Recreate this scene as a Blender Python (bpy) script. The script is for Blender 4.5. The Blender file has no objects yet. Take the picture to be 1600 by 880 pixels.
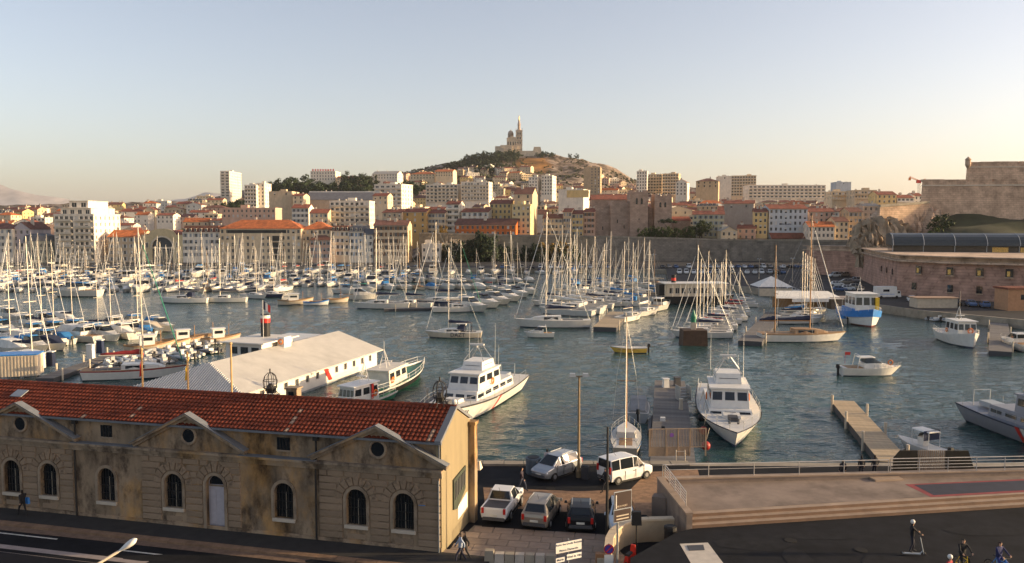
import bpy, bmesh, math, random
import numpy as np
from mathutils import Vector, Matrix
sc = bpy.context.scene
C = sc.collection
R = math.radians
rng = random.Random(11)
# ---------------------------------------------------------------- camera, sky, sun, exposure
F, HC = 1290.0, 20.5                       # focal length in photo pixels, eye height above the water
PITCH = math.atan(90 / F)
cam = bpy.data.cameras.new('camera'); camo = bpy.data.objects.new('camera', cam); C.objects.link(camo)
cam.sensor_width = 36; cam.lens = 36 * F / 1600; cam.clip_end = 40000; cam.clip_start = .5
camo.location = (0, 0, HC); camo.rotation_euler = (math.pi / 2 - PITCH, 0, 0); sc.camera = camo
HAZE = 4.2e-5
SUN_AZ, SUN_EL = R(90), R(10)
w = bpy.data.worlds.new('World'); sc.world = w; w.use_nodes = True
nt = w.node_tree; sky = nt.nodes.new('ShaderNodeTexSky'); sky.sky_type = 'NISHITA'; sky.sun_disc = False
sky.sun_elevation = SUN_EL; sky.sun_rotation = SUN_AZ; sky.air_density = .8; sky.dust_density = 2; sky.ozone_density = 2
hs = nt.nodes.new('ShaderNodeHueSaturation'); hs.inputs['Saturation'].default_value = .82
tn = nt.nodes.new('ShaderNodeMix'); tn.data_type = 'RGBA'; tn.blend_type = 'MULTIPLY'; tn.inputs[0].default_value = 1
tn.inputs[7].default_value = (1.2, .99, .865, 1)
nt.links.new(sky.outputs[0], hs.inputs['Color']); nt.links.new(hs.outputs[0], tn.inputs[6])
bg = nt.nodes['Background']; nt.links.new(tn.outputs[2], bg.inputs[0]); bg.inputs[1].default_value = .15
sl = bpy.data.lights.new('sun', 'SUN'); sl.energy = 4.4; sl.angle = R(.6); sl.color = (1, .74, .42)
so = bpy.data.objects.new('sun', sl); C.objects.link(so)
sd = Vector((math.sin(SUN_AZ) * math.cos(SUN_EL), math.cos(SUN_AZ) * math.cos(SUN_EL), math.sin(SUN_EL)))
so.rotation_euler = sd.to_track_quat('Z', 'Y').to_euler()
sc.view_settings.view_transform = 'Standard'; sc.view_settings.look = 'None'
sc.view_settings.exposure = 1.03; sc.view_settings.gamma = 1
# ---------------------------------------------------------------- layout helpers (photo pixel -> place)
_cp, _sp = math.cos(PITCH), math.sin(PITCH)
def ray(x, y):
    u, v = (x - 800) / F, (440 - y) / F
    return Vector((u, _cp + v * _sp, -_sp + v * _cp))
def pz(x, y, z=0.0):
    d = ray(x, y); t = (z - HC) / d.z
    return Vector((d.x * t, d.y * t, z))
def pd(x, y, Y):
    d = ray(x, y); t = Y / d.y
    return Vector((d.x * t, Y, HC + d.z * t))
def topx(p):
    dx, dy, dz = p[0], p[1], p[2] - HC
    f = dy * _cp - dz * _sp; v = dy * _sp + dz * _cp
    return 800 + F * dx / f, 440 - F * v / f
# ---------------------------------------------------------------- materials
MATS = {}; CUSTOM = {}
def coursed(n, L, b, mp, vm):               # stone courses for big walls seen from far
    sp = n.nodes.new('ShaderNodeSeparateXYZ'); L.new(mp.outputs[0], sp.inputs[0]); ad = n.nodes.new('ShaderNodeMath'); ad.operation = 'MULTIPLY_ADD'; L.new(sp.outputs[1], ad.inputs[0]); ad.inputs[1].default_value = .8; L.new(sp.outputs[0], ad.inputs[2])
    cb = n.nodes.new('ShaderNodeCombineXYZ'); L.new(ad.outputs[0], cb.inputs[0]); L.new(sp.outputs[2], cb.inputs[1])
    br = n.nodes.new('ShaderNodeTexBrick'); br.inputs['Scale'].default_value = 1; br.inputs['Brick Width'].default_value = 1.7; br.inputs['Row Height'].default_value = .75; br.inputs['Mortar Size'].default_value = .07; br.inputs['Mortar Smooth'].default_value = .3
    br.inputs['Color1'].default_value = (1.08, 1.07, 1.03, 1); br.inputs['Color2'].default_value = (.86, .84, .82, 1); br.inputs['Mortar'].default_value = (.7, .67, .65, 1); L.new(cb.outputs[0], br.inputs['Vector'])
    mx = n.nodes.new('ShaderNodeMix'); mx.data_type = 'RGBA'; mx.blend_type = 'MULTIPLY'; mx.inputs[0].default_value = .9; L.new(vm.outputs[0], mx.inputs[6]); L.new(br.outputs[0], mx.inputs[7]); L.new(mx.outputs[2], b.inputs['Base Color'])
for q in ('fort_brick', 'fort_stone', 'rampart_stone', 'rampart_stone_grey', 'abbey_stone', 'basilica_stone'): CUSTOM[q] = coursed
def mat(name, col, rough=.65, metal=0., var=.15, scale=1.5, bump=0., rnd=0., spec=.4, emit=0., stain=0., streak=1.):
    if name in MATS: return MATS[name]
    m = bpy.data.materials.new(name); m.use_nodes = True; n = m.node_tree; L = n.links
    b = n.nodes['Principled BSDF']; b.inputs['Roughness'].default_value = rough; b.inputs['Metallic'].default_value = metal
    b.inputs['Specular IOR Level'].default_value = spec
    c4 = (*col, 1)
    if var or rnd or stain:
        tc = n.nodes.new('ShaderNodeTexCoord'); mp = n.nodes.new('ShaderNodeMapping'); mp.inputs['Scale'].default_value = (1, 1, streak)
        L.new(tc.outputs['Object'], mp.inputs[0])
        nz = n.nodes.new('ShaderNodeTexNoise'); nz.inputs['Scale'].default_value = scale; nz.inputs['Detail'].default_value = 6
        nz.inputs['Roughness'].default_value = .62
        L.new(mp.outputs[0], nz.inputs['Vector'])
        mr = n.nodes.new('ShaderNodeMapRange'); mr.inputs[1].default_value = .3; mr.inputs[2].default_value = .7
        mr.inputs[3].default_value = 1 - var; mr.inputs[4].default_value = 1 + var; L.new(nz.outputs[0], mr.inputs[0])
        out = mr.outputs[0]
        if rnd:
            oi = n.nodes.new('ShaderNodeObjectInfo'); r2 = n.nodes.new('ShaderNodeMapRange')
            r2.inputs[3].default_value = 1 - rnd; r2.inputs[4].default_value = 1 + rnd; L.new(oi.outputs['Random'], r2.inputs[0])
            mu = n.nodes.new('ShaderNodeMath'); mu.operation = 'MULTIPLY'; L.new(out, mu.inputs[0]); L.new(r2.outputs[0], mu.inputs[1]); out = mu.outputs[0]
        if stain:
            n2 = n.nodes.new('ShaderNodeTexNoise'); n2.inputs['Scale'].default_value = scale * .45; n2.inputs['Detail'].default_value = 8; n2.inputs['Roughness'].default_value = .7
            L.new(mp.outputs[0], n2.inputs['Vector'])
            r3 = n.nodes.new('ShaderNodeMapRange'); r3.inputs[1].default_value = .5; r3.inputs[2].default_value = .66
            r3.inputs[3].default_value = 1; r3.inputs[4].default_value = 1 - stain; L.new(n2.outputs[0], r3.inputs[0])
            mu = n.nodes.new('ShaderNodeMath'); mu.operation = 'MULTIPLY'; L.new(out, mu.inputs[0]); L.new(r3.outputs[0], mu.inputs[1]); out = mu.outputs[0]
        vm = n.nodes.new('ShaderNodeVectorMath'); vm.operation = 'SCALE'; vm.inputs[0].default_value = col
        L.new(out, vm.inputs['Scale']); L.new(vm.outputs[0], b.inputs['Base Color'])
        if name in CUSTOM: CUSTOM[name](n, L, b, mp, vm)
        if bump:
            bp = n.nodes.new('ShaderNodeBump'); bp.inputs['Strength'].default_value = bump; bp.inputs['Distance'].default_value = .03
            n3 = n.nodes.new('ShaderNodeTexNoise'); n3.inputs['Scale'].default_value = scale * 6; n3.inputs['Detail'].default_value = 5
            L.new(mp.outputs[0], n3.inputs['Vector']); L.new(n3.outputs[0], bp.inputs['Height']); L.new(bp.outputs[0], b.inputs['Normal'])
    else: b.inputs['Base Color'].default_value = c4
    if emit:
        b.inputs['Emission Color'].default_value = c4; b.inputs['Emission Strength'].default_value = emit
    MATS[name] = m; return m
GEL = mat('gelcoat', (.64, .61, .55), .3, var=.08, rnd=.16)
GELC = mat('gelcoat_cream', (.58, .49, .37), .35, var=.1, rnd=.15)
NAVY = mat('navy', (.02, .03, .07), .5, rnd=.3)
NAVYC = mat('canvas_navy', (.02, .028, .06), .9)
BLUEC = mat('canvas_blue', (.03, .17, .4), .85)
REDC = mat('canvas_red', (.3, .03, .03), .85)
GREENC = mat('canvas_green', (.03, .22, .14), .85)
WHITEC = mat('canvas_white', (.7, .68, .63), .9)
BEIGEC = mat('canvas_beige', (.5, .43, .33), .9)
ALU = mat('mast_alloy', (.7, .62, .5), .42, .25, var=.05, rnd=.12)
WOODM = mat('mast_wood', (.36, .19, .08), .5, rnd=.15)
GLASS = mat('dark_glass', (.012, .016, .02), .08, var=0, spec=.6)
BLACK = mat('black_rubber', (.012, .012, .013), .6, var=.1)
STEEL = mat('grey_steel', (.35, .36, .36), .4, .5)
DGREY = mat('dark_grey', (.06, .06, .065), .6)
TEAK = mat('teak', (.33, .2, .1), .7, scale=6)
DECKW = mat('deck_planks', (.3, .24, .17), .8, scale=3, rnd=.18)
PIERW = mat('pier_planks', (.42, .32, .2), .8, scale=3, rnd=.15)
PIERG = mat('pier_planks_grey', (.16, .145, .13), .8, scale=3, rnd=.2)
RED = mat('red_paint', (.55, .03, .02), .45)
ORANGE = mat('orange_paint', (.75, .2, .03), .5)
WHITE = mat('white_paint', (.68, .66, .61), .45, var=.09, rnd=.05)
GREYP = mat('grey_paint', (.33, .36, .38), .45, var=.06)
GREENP = mat('green_paint', (.02, .18, .1), .45)
BLUEP = mat('blue_paint', (.03, .2, .55), .4)
YELLOW = mat('yellow_paint', (.8, .5, .03), .5)
ROPE = mat('rope', (.45, .38, .28), .9, var=0)
SKIN = mat('skin', (.5, .3, .2), .6, var=0)
# ---------------------------------------------------------------- mesh builder
class MB:
    def __init__(s): s.v = []; s.f = []; s.m = []
    def add(s, vs, fs, m=0, T=None):
        o = len(s.v)
        s.v += [tuple(T @ Vector(v)) for v in vs] if T is not None else [tuple(v) for v in vs]
        s.f += [tuple(i + o for i in f) for f in fs]; s.m += [m] * len(fs); return s
    def box(s, x0, y0, z0, x1, y1, z1, m=0, T=None, tx=0, ty=0):
        return s.add([(x0, y0, z0), (x1, y0, z0), (x1, y1, z0), (x0, y1, z0), (x0 + tx, y0 + ty, z1), (x1 - tx, y0 + ty, z1), (x1 - tx, y1 - ty, z1), (x0 + tx, y1 - ty, z1)],
                     [(0, 3, 2, 1), (4, 5, 6, 7), (0, 1, 5, 4), (1, 2, 6, 5), (2, 3, 7, 6), (3, 0, 4, 7)], m, T)
    def cbox(s, cx, cy, z0, sx, sy, sz, m=0, T=None, tx=0, ty=0):
        return s.box(cx - sx / 2, cy - sy / 2, z0, cx + sx / 2, cy + sy / 2, z0 + sz, m, T, tx, ty)
    def tube(s, a, b, r, r2=None, n=6, m=0, cap=True):
        a, b = Vector(a), Vector(b); d = b - a
        if d.length < 1e-6: return s
        q = d.to_track_quat('Z', 'Y').to_matrix(); r2 = r if r2 is None else r2; vs = []
        for p, rr in ((a, r), (b, r2)):
            for i in range(n):
                t = 2 * math.pi * i / n; vs.append(p + q @ Vector((rr * math.cos(t), rr * math.sin(t), 0)))
        fs = [(i, (i + 1) % n, n + (i + 1) % n, n + i) for i in range(n)]
        if cap: fs += [tuple(range(n))[::-1], tuple(range(n, 2 * n))]
        return s.add(vs, fs, m)
    def path(s, pts, r, n=5, m=0):
        for a, b in zip(pts, pts[1:]): s.tube(a, b, r, None, n, m)
        return s
    def prism(s, poly, z0, z1, m=0, T=None):
        n = len(poly); vs = [(x, y, z0) for x, y in poly] + [(x, y, z1) for x, y in poly]
        return s.add(vs, [tuple(range(n))[::-1], tuple(range(n, 2 * n))] + [(i, (i + 1) % n, n + (i + 1) % n, n + i) for i in range(n)], m, T)
    def prismy(s, poly, y0, y1, m=0, T=None):          # polygon in xz, extruded along y
        n = len(poly); vs = [(x, y0, z) for x, z in poly] + [(x, y1, z) for x, z in poly]
        return s.add(vs, [tuple(range(n)), tuple(range(n, 2 * n))[::-1]] + [(n + i, n + (i + 1) % n, (i + 1) % n, i) for i in range(n)], m, T)
    def prismx(s, poly, x0, x1, m=0, T=None):          # polygon in yz, extruded along x
        n = len(poly); vs = [(x0, y, z) for y, z in poly] + [(x1, y, z) for y, z in poly]
        return s.add(vs, [tuple(range(n))[::-1], tuple(range(n, 2 * n))] + [(i, (i + 1) % n, n + (i + 1) % n, n + i) for i in range(n)], m, T)
    def lathe(s, prof, n=12, m=0, c=(0, 0, 0)):
        vs = [(c[0] + r * math.cos(2 * math.pi * i / n), c[1] + r * math.sin(2 * math.pi * i / n), c[2] + z) for r, z in prof for i in range(n)]
        fs = [(k * n + i, k * n + (i + 1) % n, (k + 1) * n + (i + 1) % n, (k + 1) * n + i) for k in range(len(prof) - 1) for i in range(n)]
        fs += [tuple(range(n))[::-1], tuple(range((len(prof) - 1) * n, len(prof) * n))]
        return s.add(vs, fs, m)
    def ball(s, c, r, m=0, n=10, sz=1.):
        k = 6; return s.lathe([(r * math.sin(math.pi * i / k) + 1e-4, -r * sz * math.cos(math.pi * i / k)) for i in range(k + 1)], n, m, c)
    def torus(s, c, R1, r, m=0, n=14, k=6, T=None):
        vs = []; fs = []
        for i in range(n):
            a = 2 * math.pi * i / n
            for j in range(k):
                b = 2 * math.pi * j / k; q = R1 + r * math.cos(b)
                vs.append((c[0] + q * math.cos(a), c[1] + r * math.sin(b), c[2] + q * math.sin(a)))
        for i in range(n):
            for j in range(k): fs.append((i * k + j, i * k + (j + 1) % k, ((i + 1) % n) * k + (j + 1) % k, ((i + 1) % n) * k + j))
        return s.add(vs, fs, m, T)
    def mesh(s, name, mats, smooth=False):
        me = bpy.data.meshes.new(name); me.from_pydata(s.v, [], s.f)
        for q in (mats if isinstance(mats, (list, tuple)) else [mats]): me.materials.append(q)
        if max(s.m, default=0): me.polygons.foreach_set('material_index', s.m)
        if smooth: me.polygons.foreach_set('use_smooth', [True] * len(s.f))
        me.update(); return me
    def build(s, name, mats, parent=None, smooth=False):
        return link(name, s.mesh(name, mats, smooth), parent)
def link(name, me, parent=None, loc=None, rot=None, scale=None):
    o = bpy.data.objects.new(name, me); C.objects.link(o)
    if parent is not None: o.parent = parent
    if loc is not None: o.location = loc
    if rot is not None: o.rotation_euler = rot
    if scale is not None: o.scale = scale
    return o
def tag(o, label=None, cat=None, group=None, kind=None):
    if label: o['label'] = label
    if cat: o['category'] = cat
    if group: o['group'] = group
    if kind: o['kind'] = kind
    return o
def thing(name, label, cat, loc=(0, 0, 0), rz=0, group=None):
    o = bpy.data.objects.new(name, None); C.objects.link(o); o.location = loc; o.rotation_euler = (0, 0, rz)
    o.empty_display_size = .2
    return tag(o, label, cat, group)
def copy_tree(o, parent=None):
    c = o.copy(); C.objects.link(c); c.parent = parent
    for ch in o.children: copy_tree(ch, c)
    return c
def drop_tree(o):
    for ch in list(o.children): drop_tree(ch)
    bpy.data.objects.remove(o)
def struct(name, mb, mats, label=None, smooth=False, kind='structure'):
    o = mb.build(name, mats, None, smooth); o['kind'] = kind
    if label: o['label'] = label
    return o
ORD = ['first', 'second', 'third', 'fourth', 'fifth', 'sixth', 'seventh', 'eighth', 'ninth', 'tenth', 'eleventh', 'twelfth', 'thirteenth', 'fourteenth', 'fifteenth', 'sixteenth']
def nth(i): return ORD[i] if i < len(ORD) else '%dth' % (i + 1) if i % 10 not in (0, 1, 2) or 10 <= i % 100 < 13 else '%d%s' % (i + 1, ['st', 'nd', 'rd'][i % 10])
PENDING = []                                # (object, base label): numbered from the left at the end where alike
TMP = bpy.data.scenes.new('workbench')
def bake(o):                                # evaluated mesh of one helper object, without updating the whole scene
    TMP.collection.objects.link(o); vl = TMP.view_layers[0]; vl.update()
    me = bpy.data.meshes.new_from_object(o.evaluated_get(vl.depsgraph)); TMP.collection.objects.unlink(o); return me
def text_mesh(txt, size, m, ext=.01, bold=False):
    cu = bpy.data.curves.new('lettering', 'FONT'); cu.body = txt; cu.size = size; cu.extrude = ext; cu.align_x = 'CENTER'; cu.align_y = 'CENTER'
    cu.resolution_u = 2
    if bold: cu.offset = size * .02
    o = bpy.data.objects.new('lettering', cu); me = bake(o)
    bpy.data.objects.remove(o); bpy.data.curves.remove(cu); me.materials.clear(); me.materials.append(m); me.name = 'lettering'
    return me
# ---------------------------------------------------------------- terrain
PXC = [-900, 0, 300, 420, 500, 640, 700, 760, 810, 850, 900, 950, 1000, 1300, 1600, 2400]
DEP = [425, 500, 600, 750, 950, 1200, 1430, 1700, 2600]
YG = np.array([
 [412, 397, 384, 368, 352, 340, 334, 330, 338], [412, 396, 380, 360, 343, 331, 326, 322, 335],
 [412, 392, 372, 347, 327, 319, 316, 318, 335], [412, 388, 366, 336, 298, 290, 296, 305, 332], [412, 386, 364, 334, 293, 283, 290, 300, 330],
 [412, 372, 354, 330, 299, 277, 269, 285, 325], [372, 363, 350, 330, 302, 276, 257, 276, 325],
 [372, 362, 348, 328, 301, 272, 246, 270, 325], [372, 362, 348, 328, 300, 270, 244, 266, 325],
 [372, 362, 349, 330, 302, 271, 246, 264, 325], [372, 362, 350, 332, 306, 274, 250, 264, 325],
 [372, 362, 350, 334, 311, 286, 266, 276, 325], [372, 362, 350, 336, 316, 299, 287, 292, 330],
 [374, 362, 350, 338, 322, 312, 312, 316, 335], [378, 366, 352, 342, 330, 324, 322, 325, 340], [378, 366, 352, 342, 330, 324, 322, 325, 340]], float)
def terrain_z(X, Y):
    px = 800 + F * X / Y
    i = int(np.clip(np.searchsorted(PXC, px) - 1, 0, len(PXC) - 2)); j = int(np.clip(np.searchsorted(DEP, Y) - 1, 0, len(DEP) - 2))
    a = min(1, max(0, (px - PXC[i]) / (PXC[i + 1] - PXC[i]))); b = min(1, max(0, (Y - DEP[j]) / (DEP[j + 1] - DEP[j])))
    b2 = b * b * (3 - 2 * b) if j >= 4 else b
    yg = (YG[i, j] * (1 - a) + YG[i + 1, j] * a) * (1 - b2) + (YG[i, j + 1] * (1 - a) + YG[i + 1, j + 1] * a) * b2
    return HC + (350 - yg) / F * Y
def terrain_mat():
    m = bpy.data.materials.new('hill_ground'); m.use_nodes = True; n = m.node_tree; L = n.links; b = n.nodes['Principled BSDF']; b.inputs['Roughness'].default_value = .95
    b.inputs['Specular IOR Level'].default_value = .1
    g = n.nodes.new('ShaderNodeNewGeometry')
    def noise(s, d=8, r=.6):
        q = n.nodes.new('ShaderNodeTexNoise'); q.inputs['Scale'].default_value = s; q.inputs['Detail'].default_value = d; q.inputs['Roughness'].default_value = r
        L.new(g.outputs['Position'], q.inputs['Vector']); return q.outputs[0]
    cr = n.nodes.new('ShaderNodeValToRGB'); L.new(noise(.045, 10, .7), cr.inputs[0]); e = cr.color_ramp.elements
    e[0].position = .38; e[0].color = (.045, .04, .025, 1); e[1].position = .62; e[1].color = (.36, .29, .23, 1)
    for p, c in ((.46, (.1, .075, .05)), (.52, (.22, .16, .12))): q = e.new(p); q.color = (*c, 1)
    # patch of dry orange grass below the basilica
    sx = n.nodes.new('ShaderNodeVectorMath'); sx.operation = 'SUBTRACT'; L.new(g.outputs['Position'], sx.inputs[0]); sx.inputs[1].default_value = (34, 1310, 100)
    ds = n.nodes.new('ShaderNodeVectorMath'); ds.operation = 'MULTIPLY'; L.new(sx.outputs[0], ds.inputs[0]); ds.inputs[1].default_value = (1 / 42, 1 / 120, 0)
    ln = n.nodes.new('ShaderNodeVectorMath'); ln.operation = 'LENGTH'; L.new(ds.outputs[0], ln.inputs[0])
    ad = n.nodes.new('ShaderNodeMath'); ad.operation = 'MULTIPLY_ADD'; L.new(noise(.025), ad.inputs[0]); ad.inputs[1].default_value = 1.2; L.new(ln.outputs['Value'], ad.inputs[2])
    mr = n.nodes.new('ShaderNodeMapRange'); mr.inputs[1].default_value = 1.45; mr.inputs[2].default_value = 1.2; L.new(ad.outputs[0], mr.inputs[0])
    dry = n.nodes.new('ShaderNodeValToRGB'); L.new(noise(.05), dry.inputs[0]); e = dry.color_ramp.elements
    e[0].position = .35; e[0].color = (.15, .08, .03, 1); e[1].position = .65; e[1].color = (.42, .2, .06, 1)
    mx = n.nodes.new('ShaderNodeMix'); mx.data_type = 'RGBA'; L.new(mr.outputs[0], mx.inputs[0]); L.new(cr.outputs[0], mx.inputs[6]); L.new(dry.outputs[0], mx.inputs[7])
    L.new(mx.outputs[2], b.inputs['Base Color']); return m
def grid(name, xs, ys, zf, m, smooth=True):
    nx, ny = len(xs), len(ys); vs = [(x, y, zf(x, y)) for y in ys for x in xs]
    fs = [(j * nx + i, j * nx + i + 1, (j + 1) * nx + i + 1, (j + 1) * nx + i) for j in range(ny - 1) for i in range(nx - 1)]
    mb = MB(); mb.v = vs; mb.f = fs; mb.m = [0] * len(fs)
    o = mb.build(name, m, None, smooth); o['kind'] = 'structure'; return o
nr = np.random.RandomState(5)
_ph = nr.rand(14) * 6.28; _an = nr.rand(14) * 6.28; _wl = np.geomspace(18, 90, 14)
def rough(x, y): return sum(math.sin((x * math.cos(a) + y * math.sin(a)) * 6.283 / l + p) * l for a, p, l in zip(_an, _ph, _wl)) * .012
hill = grid('hill', np.arange(-1500, 1501, 14.), np.concatenate([np.arange(429, 1000, 14.), np.arange(1000, 2600, 18.)]),
            lambda x, y: terrain_z(x, y) - .4 + rough(x, y) * min(1, max(0, (y - 800) / 500)) * (2.2 if x > 45 else 1), terrain_mat())
hill['label'] = 'rocky hill rising behind the town to the basilica'
LAND = mat('far_land', (.2, .17, .12), .95, scale=.01)
mb = MB(); mb.add([(-14000, 428, .6), (14000, 428, .6), (14000, 14000, .6), (-14000, 14000, .6)], [(0, 1, 2, 3)]); struct('ground', mb, LAND, 'flat land behind the harbour')
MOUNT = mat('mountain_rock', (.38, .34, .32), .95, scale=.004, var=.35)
def mountain(name, Y, prof, label):
    xs = np.linspace(prof[0][0], prof[-1][0], 60); vs = []
    for k, (yy, f) in enumerate(((Y - 900, 0), (Y - 500, .45), (Y, 1), (Y + 900, 0))):
        for i, x in enumerate(xs):
            h = HC + (350 - np.interp(x, [p[0] for p in prof], [p[1] for p in prof]) + .7 * math.sin(i * .5) + .25 * math.sin(i * 1.3 + 1)) / F * Y
            vs.append(((x - 800) / F * yy, yy + 60 * math.sin(i * .5 + k), max(0, h * f * (1 + .08 * math.sin(i * .6 + k * 2) * (0 < f < 1)))))
    mb = MB(); n = 60; mb.add(vs, [(k * n + i, k * n + i + 1, (k + 1) * n + i + 1, (k + 1) * n + i) for k in range(3) for i in range(n - 1)])
    struct(name, mb, MOUNT, label, True)
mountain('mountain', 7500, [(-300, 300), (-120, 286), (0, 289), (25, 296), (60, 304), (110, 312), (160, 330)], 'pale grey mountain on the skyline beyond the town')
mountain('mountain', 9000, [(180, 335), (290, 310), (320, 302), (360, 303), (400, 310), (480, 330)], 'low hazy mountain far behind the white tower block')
# ---------------------------------------------------------------- water
def water_mat():
    m = bpy.data.materials.new('harbour_water'); m.use_nodes = True; n = m.node_tree; L = n.links; b = n.nodes['Principled BSDF']
    b.inputs['Base Color'].default_value = (.02, .058, .055, 1); b.inputs['Roughness'].default_value = .06; b.inputs['IOR'].default_value = 1.33
    g = n.nodes.new('ShaderNodeNewGeometry'); mp = n.nodes.new('ShaderNodeMapping'); mp.inputs['Scale'].default_value = (.8, 2.1, 1); mp.inputs['Rotation'].default_value = (0, 0, .18)
    L.new(g.outputs['Position'], mp.inputs[0])
    a = n.nodes.new('ShaderNodeTexNoise'); a.inputs['Scale'].default_value = 1.35; a.inputs['Detail'].default_value = 3; a.inputs['Roughness'].default_value = .55; a.inputs['Distortion'].default_value = .6
    L.new(mp.outputs[0], a.inputs['Vector'])
    bp = n.nodes.new('ShaderNodeBump'); bp.inputs['Strength'].default_value = .8; bp.inputs['Distance'].default_value = .2
    L.new(a.outputs[0], bp.inputs['Height']); L.new(bp.outputs[0], b.inputs['Normal']); return m
WATER = water_mat()
def water_grid():
    ys = [60.0]
    while ys[-1] < 150: ys.append(ys[-1] + .32 * (ys[-1] / 80) ** 1.3)
    while ys[-1] < 420: ys.append(ys[-1] + 1.4)
    ys = np.array(ys); xs = np.concatenate([np.arange(-330, -60, 3.), np.arange(-60, 64, .42), np.arange(64, 331, 3.)])
    Xg, Yg = np.meshgrid(xs, ys); Z = np.zeros_like(Xg); r = np.random.RandomState(3)
    for k in range(46):
        l = 1.0 * 4.5 ** r.rand(); a = r.normal(1.4, .4); A = .0048 * l ** .8; ph = r.rand() * 6.28
        t = (Xg * math.cos(a) + Yg * math.sin(a)) * 6.2832 / l + ph; Z += A * (np.sin(t) + .25 * np.sin(2 * t + 1.57))
    Z *= .8 + .35 * np.sin(Xg * .07 + 1.3 * np.sin(Yg * .05)) * np.cos(Yg * .06)
    Z *= np.interp(Yg, [60, 150, 260, 420], [1, 1, .55, .35])
    for (x0, y0), (x1, y1), A in WAKES:          # wakes trailing behind the boats under way
        d = np.hypot(x1 - x0, y1 - y0); ux, uy = (x1 - x0) / d, (y1 - y0) / d
        al = (Xg - x0) * ux + (Yg - y0) * uy; ac = np.abs((Xg - x0) * -uy + (Yg - y0) * ux)
        fade = np.clip(al / 1.5, 0, 1) * np.clip(1 - al / d, 0, 1)
        Z += A * fade * (np.exp(-((ac - .25 * al) / .45) ** 2) - .8 * np.exp(-((ac - .25 * al - .9) / .5) ** 2) + .3 * np.exp(-(ac / .7) ** 2) * np.sin(al * 3))
    nx, ny = len(xs), len(ys); me = bpy.data.meshes.new('water')
    co = np.stack([Xg, Yg, Z], -1).reshape(-1, 3)
    idx = np.arange(nx * ny).reshape(ny, nx); q = np.stack([idx[:-1, :-1], idx[:-1, 1:], idx[1:, 1:], idx[1:, :-1]], -1).reshape(-1, 4)
    me.vertices.add(len(co)); me.vertices.foreach_set('co', co.ravel())
    me.loops.add(q.size); me.loops.foreach_set('vertex_index', q.ravel().astype(np.int32))
    me.polygons.add(len(q)); me.polygons.foreach_set('loop_start', np.arange(0, q.size, 4, dtype=np.int32))
    me.polygons.foreach_set('use_smooth', np.ones(len(q), bool)); me.materials.append(WATER); me.update(calc_edges=True); me.validate()
    o = link('water', me); o['kind'] = 'structure'; o['label'] = 'rippled teal harbour water'
WAKES = [((53, 112), (22, 106), .07), ((-6, 149), (26, 146), .05), ((7.5, 149), (24, 148), .05), ((21.5, 131), (42, 128), .06), ((44, 112), (62, 116), .03)]
water_grid()
mb = MB(); mb.add([(-1500, 30, -.6), (1500, 30, -.6), (1500, 440, -.6), (-1500, 440, -.6)], [(0, 1, 2, 3)]); struct('seabed_water', mb, WATER, 'deep harbour water beyond the marina')
# ---------------------------------------------------------------- far quay and car park
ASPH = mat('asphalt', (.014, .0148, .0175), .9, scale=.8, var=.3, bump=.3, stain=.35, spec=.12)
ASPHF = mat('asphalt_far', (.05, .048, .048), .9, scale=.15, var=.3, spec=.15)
QSTONE = mat('quay_stone', (.3, .26, .2), .85, scale=.6, var=.25, stain=.3)
qp = [(-700, 394)] + [pz(x, y, 1.8).xy[:] for x, y in ((640, 418), (1042, 421), (1046, 441), (1150, 446), (1235, 458), (1335, 471), (1440, 485), (1600, 500), (1800, 520))] + [(500, 150), (500, 432), (-700, 432)]
mb = MB(); mb.prism(qp[::-1], -1, 1.8, 0); struct('quay', mb, [QSTONE], 'far stone quay with the car park')
inner = [(-700, 396)] + [(x, y + 1.6) for x, y in qp[1:-3]] + [(499, 155), (499, 431), (-700, 431)]
mb = MB(); mb.add([(x, y, 1.806) for x, y in inner], [tuple(range(len(inner)))]); struct('car_park_road', mb, ASPHF, 'dark asphalt of the far quay road and car park')
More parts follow.
